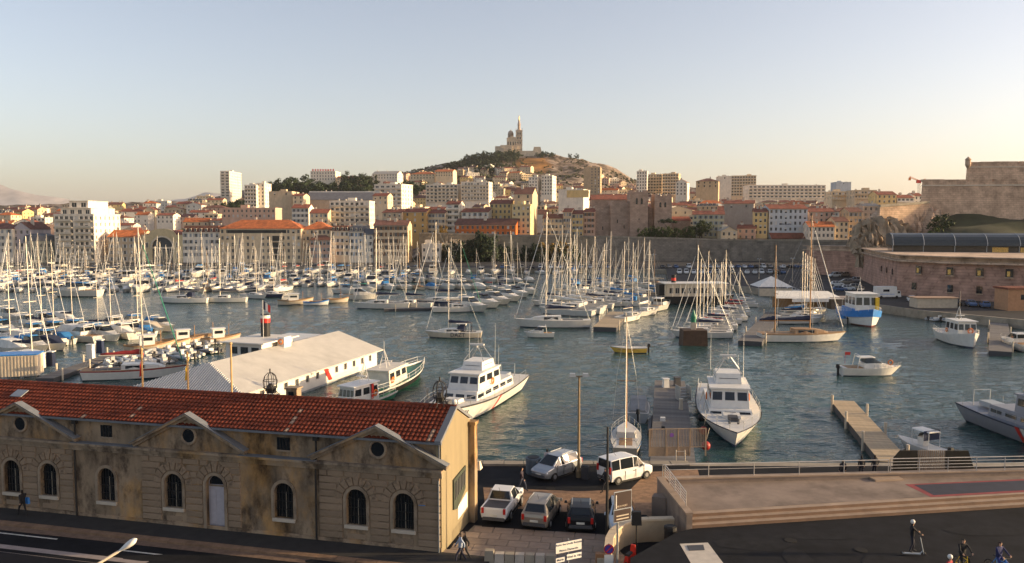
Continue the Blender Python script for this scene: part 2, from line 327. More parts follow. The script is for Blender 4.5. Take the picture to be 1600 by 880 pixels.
# retaining wall
WALLM = mat('rampart_stone', (.3, .25, .18), .95, scale=.25, var=.3, stain=.4, bump=.4)
WALLG = mat('rampart_stone_grey', (.27, .235, .195), .95, scale=.25, var=.3, stain=.35, bump=.4)
def wall_seg(name, px0, px1, Y0, Y1, yt0, yt1, m, label, z0=1.0, thick=2.5, buttress=()):
    a, b = pd(px0, yt0, Y0), pd(px1, yt1, Y1); t = thing(name, label, 'wall', ((a.x + b.x) / 2, (a.y + b.y) / 2, z0))
    mb = MB(); o = t.location; d = (b - a); d.z = 0; d.normalize(); nrm = Vector((-d.y, d.x, 0)) * thick
    P = [a - o, b - o, b + nrm - o, a + nrm - o]; Z = [a.z, b.z, b.z, a.z]
    vs = [(p.x, p.y, 0) for p in P] + [(p.x, p.y, z - z0) for p, z in zip(P, Z)]
    mb.add(vs, [(0, 1, 5, 4), (1, 2, 6, 5), (2, 3, 7, 6), (3, 0, 4, 7), (4, 5, 6, 7)]); mb.build('masonry', m, t)
    mc = MB(); e = nrm.normalized() * .3; vs = []
    for p, z in zip([P[0] - e, P[1] - e, P[1] + e * 2, P[0] + e * 2], [Z[0], Z[1], Z[1], Z[0]]): vs += [(p.x, p.y, z - z0), (p.x, p.y, z - z0 + .9)]
    mc.add(vs, [(0, 2, 3, 1), (2, 4, 5, 3), (4, 6, 7, 5), (6, 0, 1, 7), (1, 3, 5, 7)]); mc.build('parapet', QSTONE, t)
    for s in buttress:
        p = P[0].lerp(P[1], s); zz = (a.z * (1 - s) + b.z * s) - z0; mb = MB(); T = Matrix.Translation((p.x, p.y, 0)) @ Matrix.Rotation(math.atan2(d.y, d.x), 4, 'Z')
        mb.box(-.9, -1.1, 0, .9, .1, zz - .6, 0, T, .25, 0); mb.build('buttress', m, t)
    return t
wall_seg('retaining_wall', 655, 777, 424, 422, 366, 368, WALLM, 'tan stone retaining wall beneath the orange house', buttress=(.35, .75))
wall_seg('retaining_wall', 777, 930, 421, 419, 369, 371, WALLM, 'long tan rampart wall under the pale yellow gable house', buttress=(.01, .4, .8))
wall_seg('retaining_wall', 930, 1160, 419, 417, 371, 377, WALLG, 'grey rampart wall below the abbey towers', buttress=(.3, .7))
wall_seg('retaining_wall', 1160, 1352, 417, 400, 377, 378, WALLG, 'grey rampart wall behind the car park, next to the fort rocks', buttress=(.25, .6))
# ---------------------------------------------------------------- town
WCOL = {'cream': (.7, .55, .36), 'ochre': (.6, .36, .13), 'white': (.75, .67, .55), 'grey': (.36, .31, .26), 'pink': (.6, .39, .28), 'beige': (.58, .45, .3),
        'yellow': (.68, .49, .22), 'orange': (.6, .16, .035), 'pale blue': (.5, .53, .55), 'tan': (.5, .36, .22), 'lilac': (.52, .45, .45)}
def wallm(c): return mat('plaster_' + c.replace(' ', '_'), WCOL[c], .9, scale=.35, var=.16, stain=.22, streak=.5, rnd=.06)
def tilem(name, col):
    if name in MATS: return MATS[name]
    m = mat(name, col, .85, scale=.6, var=.4, stain=.3, rnd=.12); n = m.node_tree; L = n.links; b = n.nodes['Principled BSDF']
    wv = n.nodes.new('ShaderNodeTexWave'); wv.inputs['Scale'].default_value = 1.1; wv.inputs['Distortion'].default_value = .4
    tc = n.nodes.new('ShaderNodeTexCoord'); L.new(tc.outputs['Object'], wv.inputs['Vector'])
    bp = n.nodes.new('ShaderNodeBump'); bp.inputs['Strength'].default_value = .5; bp.inputs['Distance'].default_value = .12; L.new(wv.outputs[0], bp.inputs['Height']); L.new(bp.outputs[0], b.inputs['Normal']); return m
ROOF = {'red': tilem('tile_red', (.22, .07, .04)), 'orange': tilem('tile_orange', (.44, .13, .04)), 'brown': tilem('tile_brown', (.15, .065, .045)),
        'grey': mat('slate_roof', (.13, .13, .14), .7, scale=.5, var=.25), 'pale': mat('gravel_roof', (.4, .36, .31), .95, scale=.5, var=.2)}
TRIM = mat('stone_trim', (.58, .51, .4), .85, scale=.8, rnd=.05)
WFRAME = mat('window_frame', (.55, .52, .47), .7, var=.05, rnd=.1)
SHUT = {'grey': mat('shutter_grey', (.3, .32, .33), .8, rnd=.15), 'brown': mat('shutter_brown', (.2, .11, .06), .8, rnd=.15), 'green': mat('shutter_green', (.1, .16, .12), .8, rnd=.15),
        'blue': mat('shutter_blue', (.25, .33, .42), .8, rnd=.15), 'white': mat('shutter_white', (.6, .57, .52), .8, rnd=.08)}
PANE = mat('window_pane', (.035, .04, .045), .12, var=0, rnd=.6, spec=.6)
def win_mesh(sh):
    mb = MB(); mb.add([(-.5, 0, 0), (.5, 0, 0), (.5, 0, 1), (-.5, 0, 1)], [(0, 1, 2, 3)], 0)
    for x0, x1, z0, z1 in ((-.5, -.44, 0, 1), (.44, .5, 0, 1), (-.03, .03, 0, 1), (-.44, .44, .95, 1), (-.44, .44, 0, .04)): mb.box(x0, -.05, z0, x1, .01, z1, 1)
    if sh:
        for sx in (-1, 1): mb.box(min(sx * .52, sx * .98), -.26, 0, max(sx * .52, sx * .98), -.22, 1, 2)
    return mb.mesh('window', [PANE, WFRAME] + ([SHUT[sh]] if sh else []))
WINM = {k: win_mesh(k) for k in (None, 'grey', 'brown', 'green', 'blue', 'white')}
def closed_mesh(sh, half):
    mb = MB(); mb.add([(-.5, 0, 0), (.5, 0, 0), (.5, 0, 1), (-.5, 0, 1)], [(0, 1, 2, 3)], 0); z0 = .45 if half else 0
    for x0, x1 in ((-.49, -.01), (.01, .49)): mb.box(x0, -.06, z0, x1, -.02, 1, 1)
    return mb.mesh('window', [PANE, SHUT[sh]])
WINX = {k: [closed_mesh(k or 'white', False), closed_mesh(k or 'white', True)] for k in WINM}
REC = .2
def facade(mb, w, h, wins, T, m=0):
    """front wall in local x,z with rectangular window holes wins=[(x,z,w,h)] on a regular grid, reveals included"""
    if not wins: mb.add([(-w / 2, 0, 0), (w / 2, 0, 0), (w / 2, 0, h), (-w / 2, 0, h)], [(0, 1, 2, 3)], m, T); return
    xs = sorted({-w / 2, w / 2} | {round(x - ww / 2, 4) for x, z, ww, hh in wins} | {round(x + ww / 2, 4) for x, z, ww, hh in wins})
    zs = sorted({0, h} | {round(z, 4) for x, z, ww, hh in wins} | {round(z + hh, 4) for x, z, ww, hh in wins})
    hole = set()
    for x, z, ww, hh in wins:
        for i in range(len(xs) - 1):
            for j in range(len(zs) - 1):
                if x - ww / 2 - .001 < (xs[i] + xs[i + 1]) / 2 < x + ww / 2 + .001 and z < (zs[j] + zs[j + 1]) / 2 < z + hh: hole.add((i, j))
    for i in range(len(xs) - 1):
        for j in range(len(zs) - 1):
            if (i, j) not in hole: mb.add([(xs[i], 0, zs[j]), (xs[i + 1], 0, zs[j]), (xs[i + 1], 0, zs[j + 1]), (xs[i], 0, zs[j + 1])], [(0, 1, 2, 3)], m, T)
    for x, z, ww, hh in wins:
        a, b, c, d = x - ww / 2, x + ww / 2, z, z + hh
        mb.add([(a, 0, c), (b, 0, c), (b, 0, d), (a, 0, d), (a, REC, c), (b, REC, c), (b, REC, d), (a, REC, d)], [(0, 4, 5, 1), (1, 5, 6, 2), (2, 6, 7, 3), (3, 7, 4, 0)], m, T)
FOOT = []
def free(x0, x1, y0, y1, pad=1.0):
    return all(x1 + pad < a or x0 - pad > b or y1 + pad < c or y0 - pad > d for a, b, c, d in FOOT)
CHM = None
def building(x0, x1, yt, Y, dep=14, wall='cream', roof='gable', rc='red', rise=2.6, floors=4, cols=4, label='', name='town_house', cat='house', side=None, sh=None,
             balc=0, zb=None, rz=0, chim=2, fh=3.1, joined=None, ww=1.1, wh=1.7, pend=False, group=None, walls=None, setback=None, skip=()):
    a, b = pd(x0, yt, Y), pd(x1, yt, Y); W = b.x - a.x; cx = (a.x + b.x) / 2; zt = a.z
    if zb is None: zb = min(terrain_z(cx, Y + dep * .3), terrain_z(cx, Y)) - 1.5 if Y > 428 else 1.8
    H = zt - zb
    if H < 3: zb = zt - 4; H = 4
    if rz == 0 and Y > 430 and 560 < (x0 + x1) / 2 < 1190: rz = -rng.uniform(.14, .36)
    t = thing(name, label, cat, (cx, Y, zb), rz, group); FOOT.append((cx - W / 2, cx + W / 2, Y, Y + dep))
    if pend: PENDING.append((t, label))
    m = walls or wallm(wall); joined = Y > 640 if joined is None else joined
    fl = max(1, min(floors, int(H / fh))); cols = max(1, cols); ww = min(ww, W / cols * .5)
    if balc: ww = W / cols * .62; wh = 2.1
    wins = [((i + .5) * W / cols - W / 2, H - (k + 1) * fh + .75 - (.35 if balc else 0), ww, wh) for k in range(fl) for i in range(cols) if (i, k) not in skip]
    wins = [q for q in wins if q[1] > .2 and (balc or not pend or rng.random() < .82)]
    mb = MB(); I = Matrix(); facade(mb, W, H, wins, I)
    sw = []; nsc = 0
    if side is None: side = 'R' if cx < -5 or rz < -.05 else 'L'
    nsc = max(1, int(dep / 4.2)) if W else 0
    sfl = fl if rng.random() < .6 or balc else 0
    sw = [((i + .5) * dep / nsc - dep / 2, H - (k + 1) * fh + .75, min(1.0, ww), min(wh, 1.7)) for k in range(sfl) for i in range(nsc)]
    sw = [q for q in sw if q[1] > .2]
    TR = Matrix.Translation((W / 2, dep / 2, 0)) @ Matrix.Rotation(math.pi / 2, 4, 'Z'); TL = Matrix.Translation((-W / 2, dep / 2, 0)) @ Matrix.Rotation(-math.pi / 2, 4, 'Z')
    TS = TR if side == 'R' else TL
    facade(mb, dep, H, sw, TS); facade(mb, dep, H, [], TL if side == 'R' else TR)
    facade(mb, W, H, [], Matrix.Translation((0, dep, 0)) @ Matrix.Rotation(math.pi, 4, 'Z'))
    ov = .35; rm = ROOF[rc]; r = MB(); h2 = W / 2 + ov; y0, y1 = -ov, dep + ov; ym = dep / 2
    if roof == 'gable':
        mb.add([(W / 2, 0, H), (W / 2, dep, H), (W / 2, ym, H + rise)], [(0, 1, 2)]); mb.add([(-W / 2, 0, H), (-W / 2, dep, H), (-W / 2, ym, H + rise)], [(0, 2, 1)])
        s = rise / ym; e = -ov * s + .06
        r.add([(-h2, y0, H + e), (h2, y0, H + e), (h2, ym, H + rise + .06), (-h2, ym, H + rise + .06), (-h2, y1, H + e), (h2, y1, H + e)], [(0, 1, 2, 3), (3, 2, 5, 4)])
        r.add([(-h2, y0, H + e - .16), (h2, y0, H + e - .16), (h2, y0, H + e), (-h2, y0, H + e)], [(0, 1, 2, 3)])
    elif roof == 'gfront':
        mb.add([(-W / 2, 0, H), (W / 2, 0, H), (0, 0, H + rise)], [(0, 1, 2)]); mb.add([(-W / 2, dep, H), (W / 2, dep, H), (0, dep, H + rise)], [(0, 2, 1)])
        s = rise / (W / 2); e = -ov * s + .06
        r.add([(-h2, y0, H + e), (-h2, y1, H + e), (0, y1, H + rise + .06), (0, y0, H + rise + .06), (h2, y0, H + e), (h2, y1, H + e)], [(0, 3, 2, 1), (3, 4, 5, 2)])
    elif roof == 'hip':
        q = min(W / 2, ym) * .9; e = H - .05
        r.add([(-h2, y0, e), (h2, y0, e), (h2, y1, e), (-h2, y1, e), (-h2 + q, ym, H + rise), (h2 - q, ym, H + rise)], [(0, 1, 5, 4), (1, 2, 5), (2, 3, 4, 5), (3, 0, 4)])
        r.box(-h2, y0, H - .22, h2, y1, e - .004)
    elif roof == 'mansard':
        r.box(-W / 2 - .1, -.1, H + .004, W / 2 + .1, dep + .1, H + rise, 0, None, 1.0, 1.0)
        dm = MB(); nd = max(1, cols)
        for i in range(nd): x = (i + .5) * W / nd - W / 2; dm.cbox(x, .35, H + .3, 1.0, 1.2, min(1.5, rise - .4)); dm.cbox(x, -.262, H + .5, .7, .03, min(1.1, rise - .8), 1)
        dm.build('dormer', [TRIM, PANE], t)
    else:
        mb.add([(-W / 2, 0, H - .02), (W / 2, 0, H - .02), (W / 2, dep, H - .02), (-W / 2, dep, H - .02)], [(0, 1, 2, 3)])
        for q in ((-W / 2 - .12, -.12, W / 2 + .12, .2), (-W / 2 - .12, dep - .2, W / 2 + .12, dep + .12), (-W / 2 - .12, .2, -W / 2 + .2, dep - .2), (W / 2 - .2, .2, W / 2 + .12, dep - .2)): r.box(q[0], q[1], H - .35, q[2], q[3], H + .55)
        rm = m
        k = MB(); kx = rng.uniform(-.25, .25) * W; k.cbox(kx, dep * .5, H, min(4.5, W * .35), min(4, dep * .4), 2.4); k.build('stair_head', m, t)
        if W > 9:
            for i in range(rng.randint(1, 3)): k = MB(); k.cbox(rng.uniform(-.42, .42) * W, dep * rng.uniform(.25, .8), H, .9, .9, rng.uniform(1.2, 1.9)); k.build('vent_stack', TRIM, t)
    wo = mb.build('wall', m, t); r.build('roof' if roof != 'flat' else 'parapet', rm, t)
    if setback:                                    # receding upper storeys: [(height, inset)]
        z = H
        for hh, ins in setback:
            s = MB(); w2 = W - 2 * ins; T = Matrix.Translation((0, ins, z)); nc = max(2, int(w2 / 3.2)); ws = [((i + .5) * w2 / nc - w2 / 2, .35, w2 / nc * .55, hh - 1.0) for i in range(nc)]
            facade(s, w2, hh, ws, T); s.add([(w2 / 2, ins, z), (w2 / 2, dep - ins * .4, z), (w2 / 2, dep - ins * .4, z + hh), (w2 / 2, ins, z + hh)], [(0, 1, 2, 3)])
            s.add([(-w2 / 2, ins, z), (-w2 / 2, dep - ins * .4, z), (-w2 / 2, dep - ins * .4, z + hh), (-w2 / 2, ins, z + hh)], [(3, 2, 1, 0)])
            s.box(-w2 / 2 - .3, ins - .5, z + hh, w2 / 2 + .3, dep - ins * .4, z + hh + .3); s.build('setback_storey', m, t)
            for x, zz, a_, b_ in ws: link('window', WINM[None], t, (x, ins + REC, z + zz), None, (a_, 1, b_))
            z += hh + .3
    if balc:
        nb = max(1, int(round(W / 9))) if balc == 2 else 1; bw = W / nb
        for k in range(fl):
            for j in range(nb):
                z = H - (k + 1) * fh + .2; bm = MB(); x = -W / 2 + bw * (j + .5); q = bw * (.5 if nb == 1 else .42)
                bm.box(x - q, -1.2, z - .18, x + q, -.004, z); bm.box(x - q, -1.2, z, x + q, -1.12, z + .85); bm.build('balcony', m if balc == 1 else TRIM, t)
    elif roof != 'flat' and Y < 640:
        cb = MB(); cb.box(-W / 2 - .12, -.16, H - .5, W / 2 + .12, -.004, H - .23); cb.build('cornice', TRIM, t)
    wm = WINM[sh]
    if joined:
        g = MB()
        for x, z, a_, b_ in wins: g.add([(x - a_ / 2, REC, z), (x + a_ / 2, REC, z), (x + a_ / 2, REC, z + b_), (x - a_ / 2, REC, z + b_)], [(0, 1, 2, 3)])
        for x, z, a_, b_ in sw: g.add([(x - a_ / 2, REC, z), (x + a_ / 2, REC, z), (x + a_ / 2, REC, z + b_), (x - a_ / 2, REC, z + b_)], [(0, 1, 2, 3)], 0, TS)
        if g.v: g.build('glazing', PANE, t)['kind'] = 'stuff'
    else:
        for x, z, a_, b_ in wins: link('window', wm if rng.random() < .72 else rng.choice(WINX[sh]), t, (x, REC, z), None, (a_, 1, b_))
        for x, z, a_, b_ in sw:
            p = TS @ Vector((x, REC, z)); link('window', WINM[None], t, p, (0, 0, math.pi / 2 if side == 'R' else -math.pi / 2), (a_, 1, b_))
    if roof in ('gable', 'hip', 'gfront', 'mansard'):
        for i in range(chim):
            c = MB(); x = rng.uniform(-.45, .45) * W; yy = rng.uniform(.3, .75) * dep; lw = rng.uniform(.6, 1.6); hz = H + rise * .35
            c.cbox(x, yy, hz, lw, .6, rise * .75 + .9)
            for k in range(int(lw / .4)): c.tube((x - lw / 2 + .25 + k * .4, yy, hz + rise * .75 + .9), (x - lw / 2 + .25 + k * .4, yy, hz + rise * .75 + 1.35), .13, .1, 6, 1)
            c.build('chimney', [TRIM, ROOF['red']], t)
    t['_w'] = W; t['_h'] = H
    return t
B = building
# --- the quay front, left to right
B(-34, 19, 357, 400, 16, 'white', 'hip', 'brown', 2.6, 4, 5, 'pale corner house with brown hipped roof at the marina edge', sh='grey')
B(19, 47, 358, 402, 18, 'lilac', 'gfront', 'brown', 3.4, 4, 3, 'lilac-grey gabled house beside the round-fronted house')
# round-fronted house
a = pd(50, 377, 398); t = thing('round_house', 'low round-fronted grey-green building with dark mansard roof', 'house', (a.x, 405, 1.8)); hh = a.z - 1.8
mb = MB(); mb.lathe([(7, 0), (7, hh), (6.6, hh)], 28); mb.build('wall', mat('plaster_sage', (.36, .36, .28), .9, scale=.4), t)
mb = MB(); mb.lathe([(7.3, hh + .01), (6.6, hh + 2.6), (3.5, hh + 3.6)], 28); mb.build('roof', ROOF['grey'], t)
for k in range(3):
    for i in range(11):
        an = math.pi + .25 + i * .265; link('window', WINM[None], t, (7.02 * math.cos(an), 7.02 * math.sin(an), 1.2 + k * 3.1), (0, 0, an + math.pi / 2), (1, 1, 1.9))
FOOT.append((a.x - 7, a.x + 7, 398, 412))
B(84, 146, 336, 399, 27, 'white', 'flat', 'pale', 0, 8, 8, 'big white stepped apartment block with rooftop terraces', 'apartment_block', 'building', setback=[(3.2, 2.2), (3.2, 5)], chim=0, balc=2)
B(168, 221, 370, 403, 15, 'beige', 'gable', 'orange', 3.2, 4, 5, 'beige quay house with orange tiled roof beside the arched hall', sh='white')
# arched hall
a, b = pd(221, 367, 400), pd(285, 367, 400); W = b.x - a.x; H = a.z - 1.8
t = thing('arched_hall', 'beige hall with a huge arched window and curved gable', 'building', ((a.x + b.x) / 2, 400, 1.8)); FOOT.append((a.x, b.x, 400, 430))
mb = MB(); r0 = 5.0; zs = H - 6.2; arch = [(r0 * math.cos(math.pi * i / 16), zs + r0 * math.sin(math.pi * i / 16)) for i in range(17)]
top = [(W / 2, H), (r0 + 1.5, H), (r0 + 1.2, H + .8)] + [((r0 + 1) * math.cos(math.pi * i / 12), H + .8 + 2.2 * math.sin(math.pi * i / 12)) for i in range(1, 12)] + [(-r0 - 1.2, H + .8), (-r0 - 1.5, H), (-W / 2, H)]
out = [(W / 2, 0)] + top + [(-W / 2, 0), (-r0, 0)] + [(x, z) for x, z in arch[::-1]] + [(r0, 0)]
mb.prismy(out[::-1], 0, .8); mb.box(-W / 2, .8, 0, W / 2, 28, H - .3); mb.build('wall', mat('plaster_hall', (.55, .45, .27), .9, scale=.4, stain=.2), t)
mb = MB(); mb.prismy([(-W / 2, H - .29), (W / 2, H - .29), (0, H + 2.2)][::1], 2, 28); mb.build('roof', ROOF['red'], t)
mb = MB(); mb.prismy([(x * .995, z) for x, z in arch] + [(-r0, 0), (r0, 0)], .55, .6); mb.build('window', PANE, t)
mb = MB(); mb.box(-r0, .3, zs - .5, r0, .54, zs + .3)
for i in range(-2, 3): mb.box(i * 1.6 - .12, .35, 0, i * 1.6 + .12, .54, zs - .5)
mb.build('glazing_bar', TRIM, t)
mb = MB()
for i in range(16):
    (x0, z0), (x1, z1) = arch[i], arch[i + 1]; k = 1.14; mb.add([(x0, -.15, z0), (x1, -.15, z1), (x1 * k, -.15, zs + (z1 - zs) * k), (x0 * k, -.15, zs + (z0 - zs) * k), (x0 * k, 0, zs + (z0 - zs) * k), (x1 * k, 0, zs + (z1 - zs) * k), (x0, .5, z0), (x1, .5, z1)], [(0, 1, 2, 3), (3, 2, 5, 4), (6, 7, 1, 0)])
mb.build('archivolt', TRIM, t)
for s in (-1, 1):
    for z in (2, 7.2): link('window', WINM[None], t, (s * (r0 + W / 2) / 2, -.01, z), None, (1.3, 1, 2.6))
B(285, 343, 363, 400, 16, 'white', 'mansard', 'brown', 3.2, 5, 7, 'white five-storey house with grey shutters and brown mansard roof', sh='grey')
hotel = B(343, 470, 357, 399, 18, 'cream', 'hip', 'orange', 4.2, 5, 16, 'long cream hotel with bright orange tiled roof', 'hotel', 'building', chim=1, ww=1.15, skip=[(3, k) for k in range(9)] + [(7, k) for k in range(9)] + [(11, k) for k in range(1, 9)] + [(i, 0) for i in range(2, 13)])
W, H = hotel['_w'], hotel['_h']
mb = MB(); mb.box(-W * .4, -.02, H - 2.3, W * .32, .4, H - .75); mb.build('attic_window', PANE, hotel)
for k in range(4):
    mb = MB(); x = W * .215; mb.box(x - 3, -.5, H - 6.3 - k * 3.1, x + 3, -.004, H - 6.1 - k * 3.1); mb.box(x - 2.6, -.03, H - 6.1 - k * 3.1, x + 2.6, -.008, H - 3.6 - k * 3.1, 1); mb.build('balcony', [TRIM, PANE], hotel)
mb = MB(); mb.box(-W * .26, -.5, H - 9.5, -W * .25, -.01, H - 4.5); mb.build('blade_sign', NAVY, hotel)
B(471, 516, 358, 404, 16, 'cream', 'hip', 'orange', 3.6, 5, 7, 'cream hotel wing with orange tiled roof behind the pink house', 'hotel_wing', 'building', chim=1)
B(484, 516, 375, 397, 6.5, 'pink', 'hip', 'brown', 2.2, 4, 5, 'pink house with brown hipped roof in front of the hotel wing', sh='grey')
B(517, 545, 361, 400, 15, 'cream', 'mansard', 'brown', 2.6, 5, 4, 'narrow cream quay house with dormers, left of the white pair', sh='white')
B(545.6, 567, 362, 400, 15, 'white', 'mansard', 'grey', 2.8, 5, 3, 'narrow white quay house with grey mansard roof', sh='blue')
B(567.6, 583, 366, 400, 15, 'white', 'gable', 'grey', 2.6, 5, 2, 'slim white house squeezed beside the ivy-panel building', sh='grey')
t = B(584, 637, 352, 399, 17, 'beige', 'gable', 'brown', 2.4, 6, 7, 'six-storey beige quay building with a climbing plant on its gable', 'quay_building', 'building', ww=1.2, wh=1.9, sh='brown')
W, H = t['_w'], t['_h']
mb = MB(); mb.box(W / 2 + .01, 5.5, H - 13, W / 2 + .12, 10.5, H - 2.5)
mb.build('mural_panel', mat('ivy_mural', (.13, .14, .03), .9, scale=1.2, var=.7), t)
B(659, 688, 383, 404, 12, 'white', 'flat', 'pale', 0, 2, 4, 'low white harbour office at the foot of the tan wall', 'harbour_office', 'building', fh=4)
B(690, 745, 382, 415, 6, 'cream', 'flat', 'pale', 0, 1, 1, 'low cream blank wall building behind the palm trees', 'store_building', 'building', fh=4)
# --- landmarks on the slope
B(344, 358, 268, 900, 40, 'white', 'flat', 'pale', 0, 9, 2, 'white tower block with lit side on the skyline', 'tower_block', 'tower block', balc=1, chim=0, joined=False)
B(382, 400, 290, 700, 22, 'white', 'flat', 'pale', 0, 6, 4, 'white apartment block with balconies below the dark pines', 'apartment_block', 'building', balc=1)
B(401, 413, 287, 706, 20, 'white', 'flat', 'pale', 0, 6, 2, 'slim white apartment block adjoining the balconied block', 'apartment_block', 'building')
B(420, 456, 303, 640, 26, 'tan', 'gable', 'pale', 4, 0, 1, 'blank tan gable-walled building below the pines', 'apartment_block', 'building', walls=wallm('tan'), floors=1) if 0 else B(420, 456, 300, 640, 22, 'beige', 'flat', 'pale', 0, 1, 2, 'blank beige stepped building below the pines', 'apartment_block', 'building')
B(457, 474, 306, 632, 20, 'cream', 'gable', 'red', 2, 2, 2, 'small cream house with lit side next to the blank beige building')
B(347, 430, 326, 520, 15, 'pink', 'flat', 'pale', 0, 2, 12, 'long pale pink flat-roofed building behind the hotel', 'apartment_block', 'building')
B(456, 482, 325, 500, 14, 'white', 'gable', 'red', 2.4, 3, 4, 'white house with red roof right of the long pink building', sh='grey')
B(484, 512, 333, 470, 14, 'cream', 'gable', 'red', 2.4, 3, 4, 'cream house with red roof behind the hotel wing', sh='grey')
t = B(478, 583, 312, 660, 24, 'grey', 'gable', 'grey', 6.5, 1, 1, 'long dark grey warehouse roof below the row of pines', 'warehouse', 'building', chim=2)
mb = MB(); mb.box(-t['_w'] / 2, 11.4, t['_h'] + 6.2, t['_w'] / 2, 12.6, t['_h'] + 7); mb.build('roof_ridge', WHITE, t)
t = B(485, 524, 268, 1010, 30, 'white', 'flat', 'pale', 0, 3, 9, 'white block with red rooftop letters above the pines', 'apartment_block', 'building', chim=0, fh=3.6)
for i in range(9):
    mb = MB(); x = (i - 4) * 3.1; mb.box(x - .8, 1, t['_h'] + .55, x + .8, 1.3, t['_h'] + 3); mb.build('roof_letter', RED, t)
B(526, 560, 278, 1000, 24, 'cream', 'gable', 'red', 2.5, 2, 7, 'long low cream villa right of the rooftop letters')
B(582, 630, 289, 620, 18, 'white', 'flat', 'pale', 0, 6, 5, 'tall white balconied block in mid-slope above the hotel wing', 'apartment_block', 'building', balc=1, joined=False)
B(515, 577, 315, 480, 19, 'white', 'flat', 'pale', 0, 5, 8, 'broad white balconied block behind the quay houses', 'apartment_block', 'building', balc=2)
B(596, 629, 332, 466, 13, 'beige', 'gable', 'red', 2, 3, 4, 'plain beige house with red roof left of the yellow house', chim=3)
B(629.5, 667, 331, 465, 13, 'ochre', 'gable', 'red', 2, 4, 3, 'bright yellow-ochre house on the street above the wall', chim=3)
B(667.5, 696, 333, 465, 13, 'cream', 'gable', 'red', 2, 4, 5, 'cream house with grey shutters right of the yellow-ochre house', sh='grey')
B(697, 718, 319, 466, 12, 'white', 'gable', 'red', 2, 5, 2, 'narrow house with white balconies above the orange house', balc=1)
B(582, 606, 306, 560, 12, 'cream', 'gable', 'red', 2, 2, 3, 'cream house tucked under the tall balconied block')
t = B(709, 807, 351, 438, 12, 'orange', 'gable', 'brown', 3.2, 2, 12, 'long bright orange house with dark red roof on the wall', 'orange_house', 'house', sh=None, chim=4, ww=1.3)
for i in range(5):
    mb = MB(); x = (i - 2) * 6.3; mb.lathe([(1.5, 0), (1.5, .1)], 16); mb.v = [(v[0] + x, -.05 - v[2] * .4, max(0, v[1]) + .2) for v in mb.v]; mb.build('arched_doorway', WHITE, t)
B(720, 764, 331, 462, 12, 'white', 'gable', 'red', 2, 3, 5, 'white terraced house just above the orange house', sh='grey')
B(765, 799, 318, 466, 14, 'yellow', 'gable', 'red', 2.2, 5, 5, 'yellow house with loggia band left of the tall gable house', sh=None)
B(799.5, 829, 321, 440, 9, 'cream', 'flat', 'pale', 0, 5, 4, 'tall pale yellow house standing on the rampart wall', walls=mat('plaster_butter', (.66, .52, .28), .9, scale=.4, stain=.15))
B(803, 832, 303, 452, 20, 'beige', 'gable', 'brown', 4, 2, 2, 'tall gabled house with sunlit blank gable behind the pale yellow house', chim=3)
B(848, 879, 341, 452, 13, 'cream', 'gable', 'brown', 2.4, 3, 5, 'cream house with brown roof right of the pale yellow house', sh='grey')
B(880, 893, 331, 450, 13, 'beige', 'gable', 'red', 2, 4, 3, 'narrow beige house, left of the three beside the abbey', sh='grey')
B(893.5, 911, 334, 450, 13, 'yellow', 'gable', 'red', 2, 4, 3, 'yellow house with stone eaves, middle of three beside the abbey', sh='grey')
B(911.5, 929, 331, 450, 13, 'pink', 'gable', 'red', 2, 5, 3, 'pink-beige house touching the abbey wall', sh='brown')
t = B(872, 912, 297, 600, 20, 'white', 'flat', 'pale', 0, 1, 1, 'blank white modern building with yellow top storey', 'modern_building', 'building')
mb = MB(); mb.box(-3, -.3, t['_h'] - 5.4, t['_w'] / 2 + 4, -.05, t['_h'] - .2); mb.build('yellow_storey', wallm('yellow'), t)
t = B(912, 938, 262, 900, 24, 'tan', 'flat', 'pale', 0, 9, 5, 'tan tower block standing against the rocky hillside', 'tower_block', 'tower block', chim=0, joined=False, skip=[(0, k) for k in range(12)] + [(1, k) for k in range(12)])
B(826, 840, 277, 800, 16, 'white', 'flat', 'pale', 0, 5, 3, 'white block below the dry grass, left of the pair', 'apartment_block', 'building')
B(846, 863, 275, 800, 22, 'white', 'flat', 'pale', 0, 6, 4, 'white block below the dry grass, right of the pair', 'apartment_block', 'building')
B(720, 764, 285, 720, 18, 'white', 'flat', 'pale', 0, 5, 9, 'wide white block with grid of balconies on the slope', 'apartment_block', 'building', balc=2, joined=False)
B(664, 716, 289, 730, 18, 'white', 'flat', 'pale', 0, 5, 8, 'pale balconied block on the slope, left of the wide white one', 'apartment_block', 'building', balc=2)
B(680, 708, 268, 980, 22, 'cream', 'gable', 'orange', 3, 2, 7, 'long cream villa with orange roof high on the ridge')
B(640, 680, 272, 1000, 20, 'cream', 'hip', 'orange', 3, 2, 8, 'cream hillside school with orange hipped roof behind the pines', 'school', 'building')
B(580, 622, 272, 1030, 20, 'white', 'gable', 'pale', 4, 2, 9, 'pale school building with tall windows on the ridge', 'school', 'building')
B(995, 1011, 268, 850, 16, 'white', 'flat', 'pale', 0, 8, 4, 'slender white tower block behind the abbey', 'tower_block', 'tower block')
B(1012, 1034, 273, 880, 16, 'cream', 'flat', 'pale', 0, 7, 5, 'cream tower block in the middle of the group behind the abbey', 'tower_block', 'tower block', balc=1)
B(1035, 1060, 272, 860, 18, 'beige', 'flat', 'pale', 0, 7, 6, 'beige tower block with balconies, right of the group behind the abbey', 'tower_block', 'tower block', balc=2)
B(1056, 1073, 285, 780, 20, 'white', 'gfront', 'red', 3, 4, 3, 'white gabled house right of the tower block group')
B(1122, 1143, 276, 900, 22, 'white', 'flat', 'pale', 0, 1, 1, 'blank white end of a slab block on the skyline', 'apartment_block', 'building')
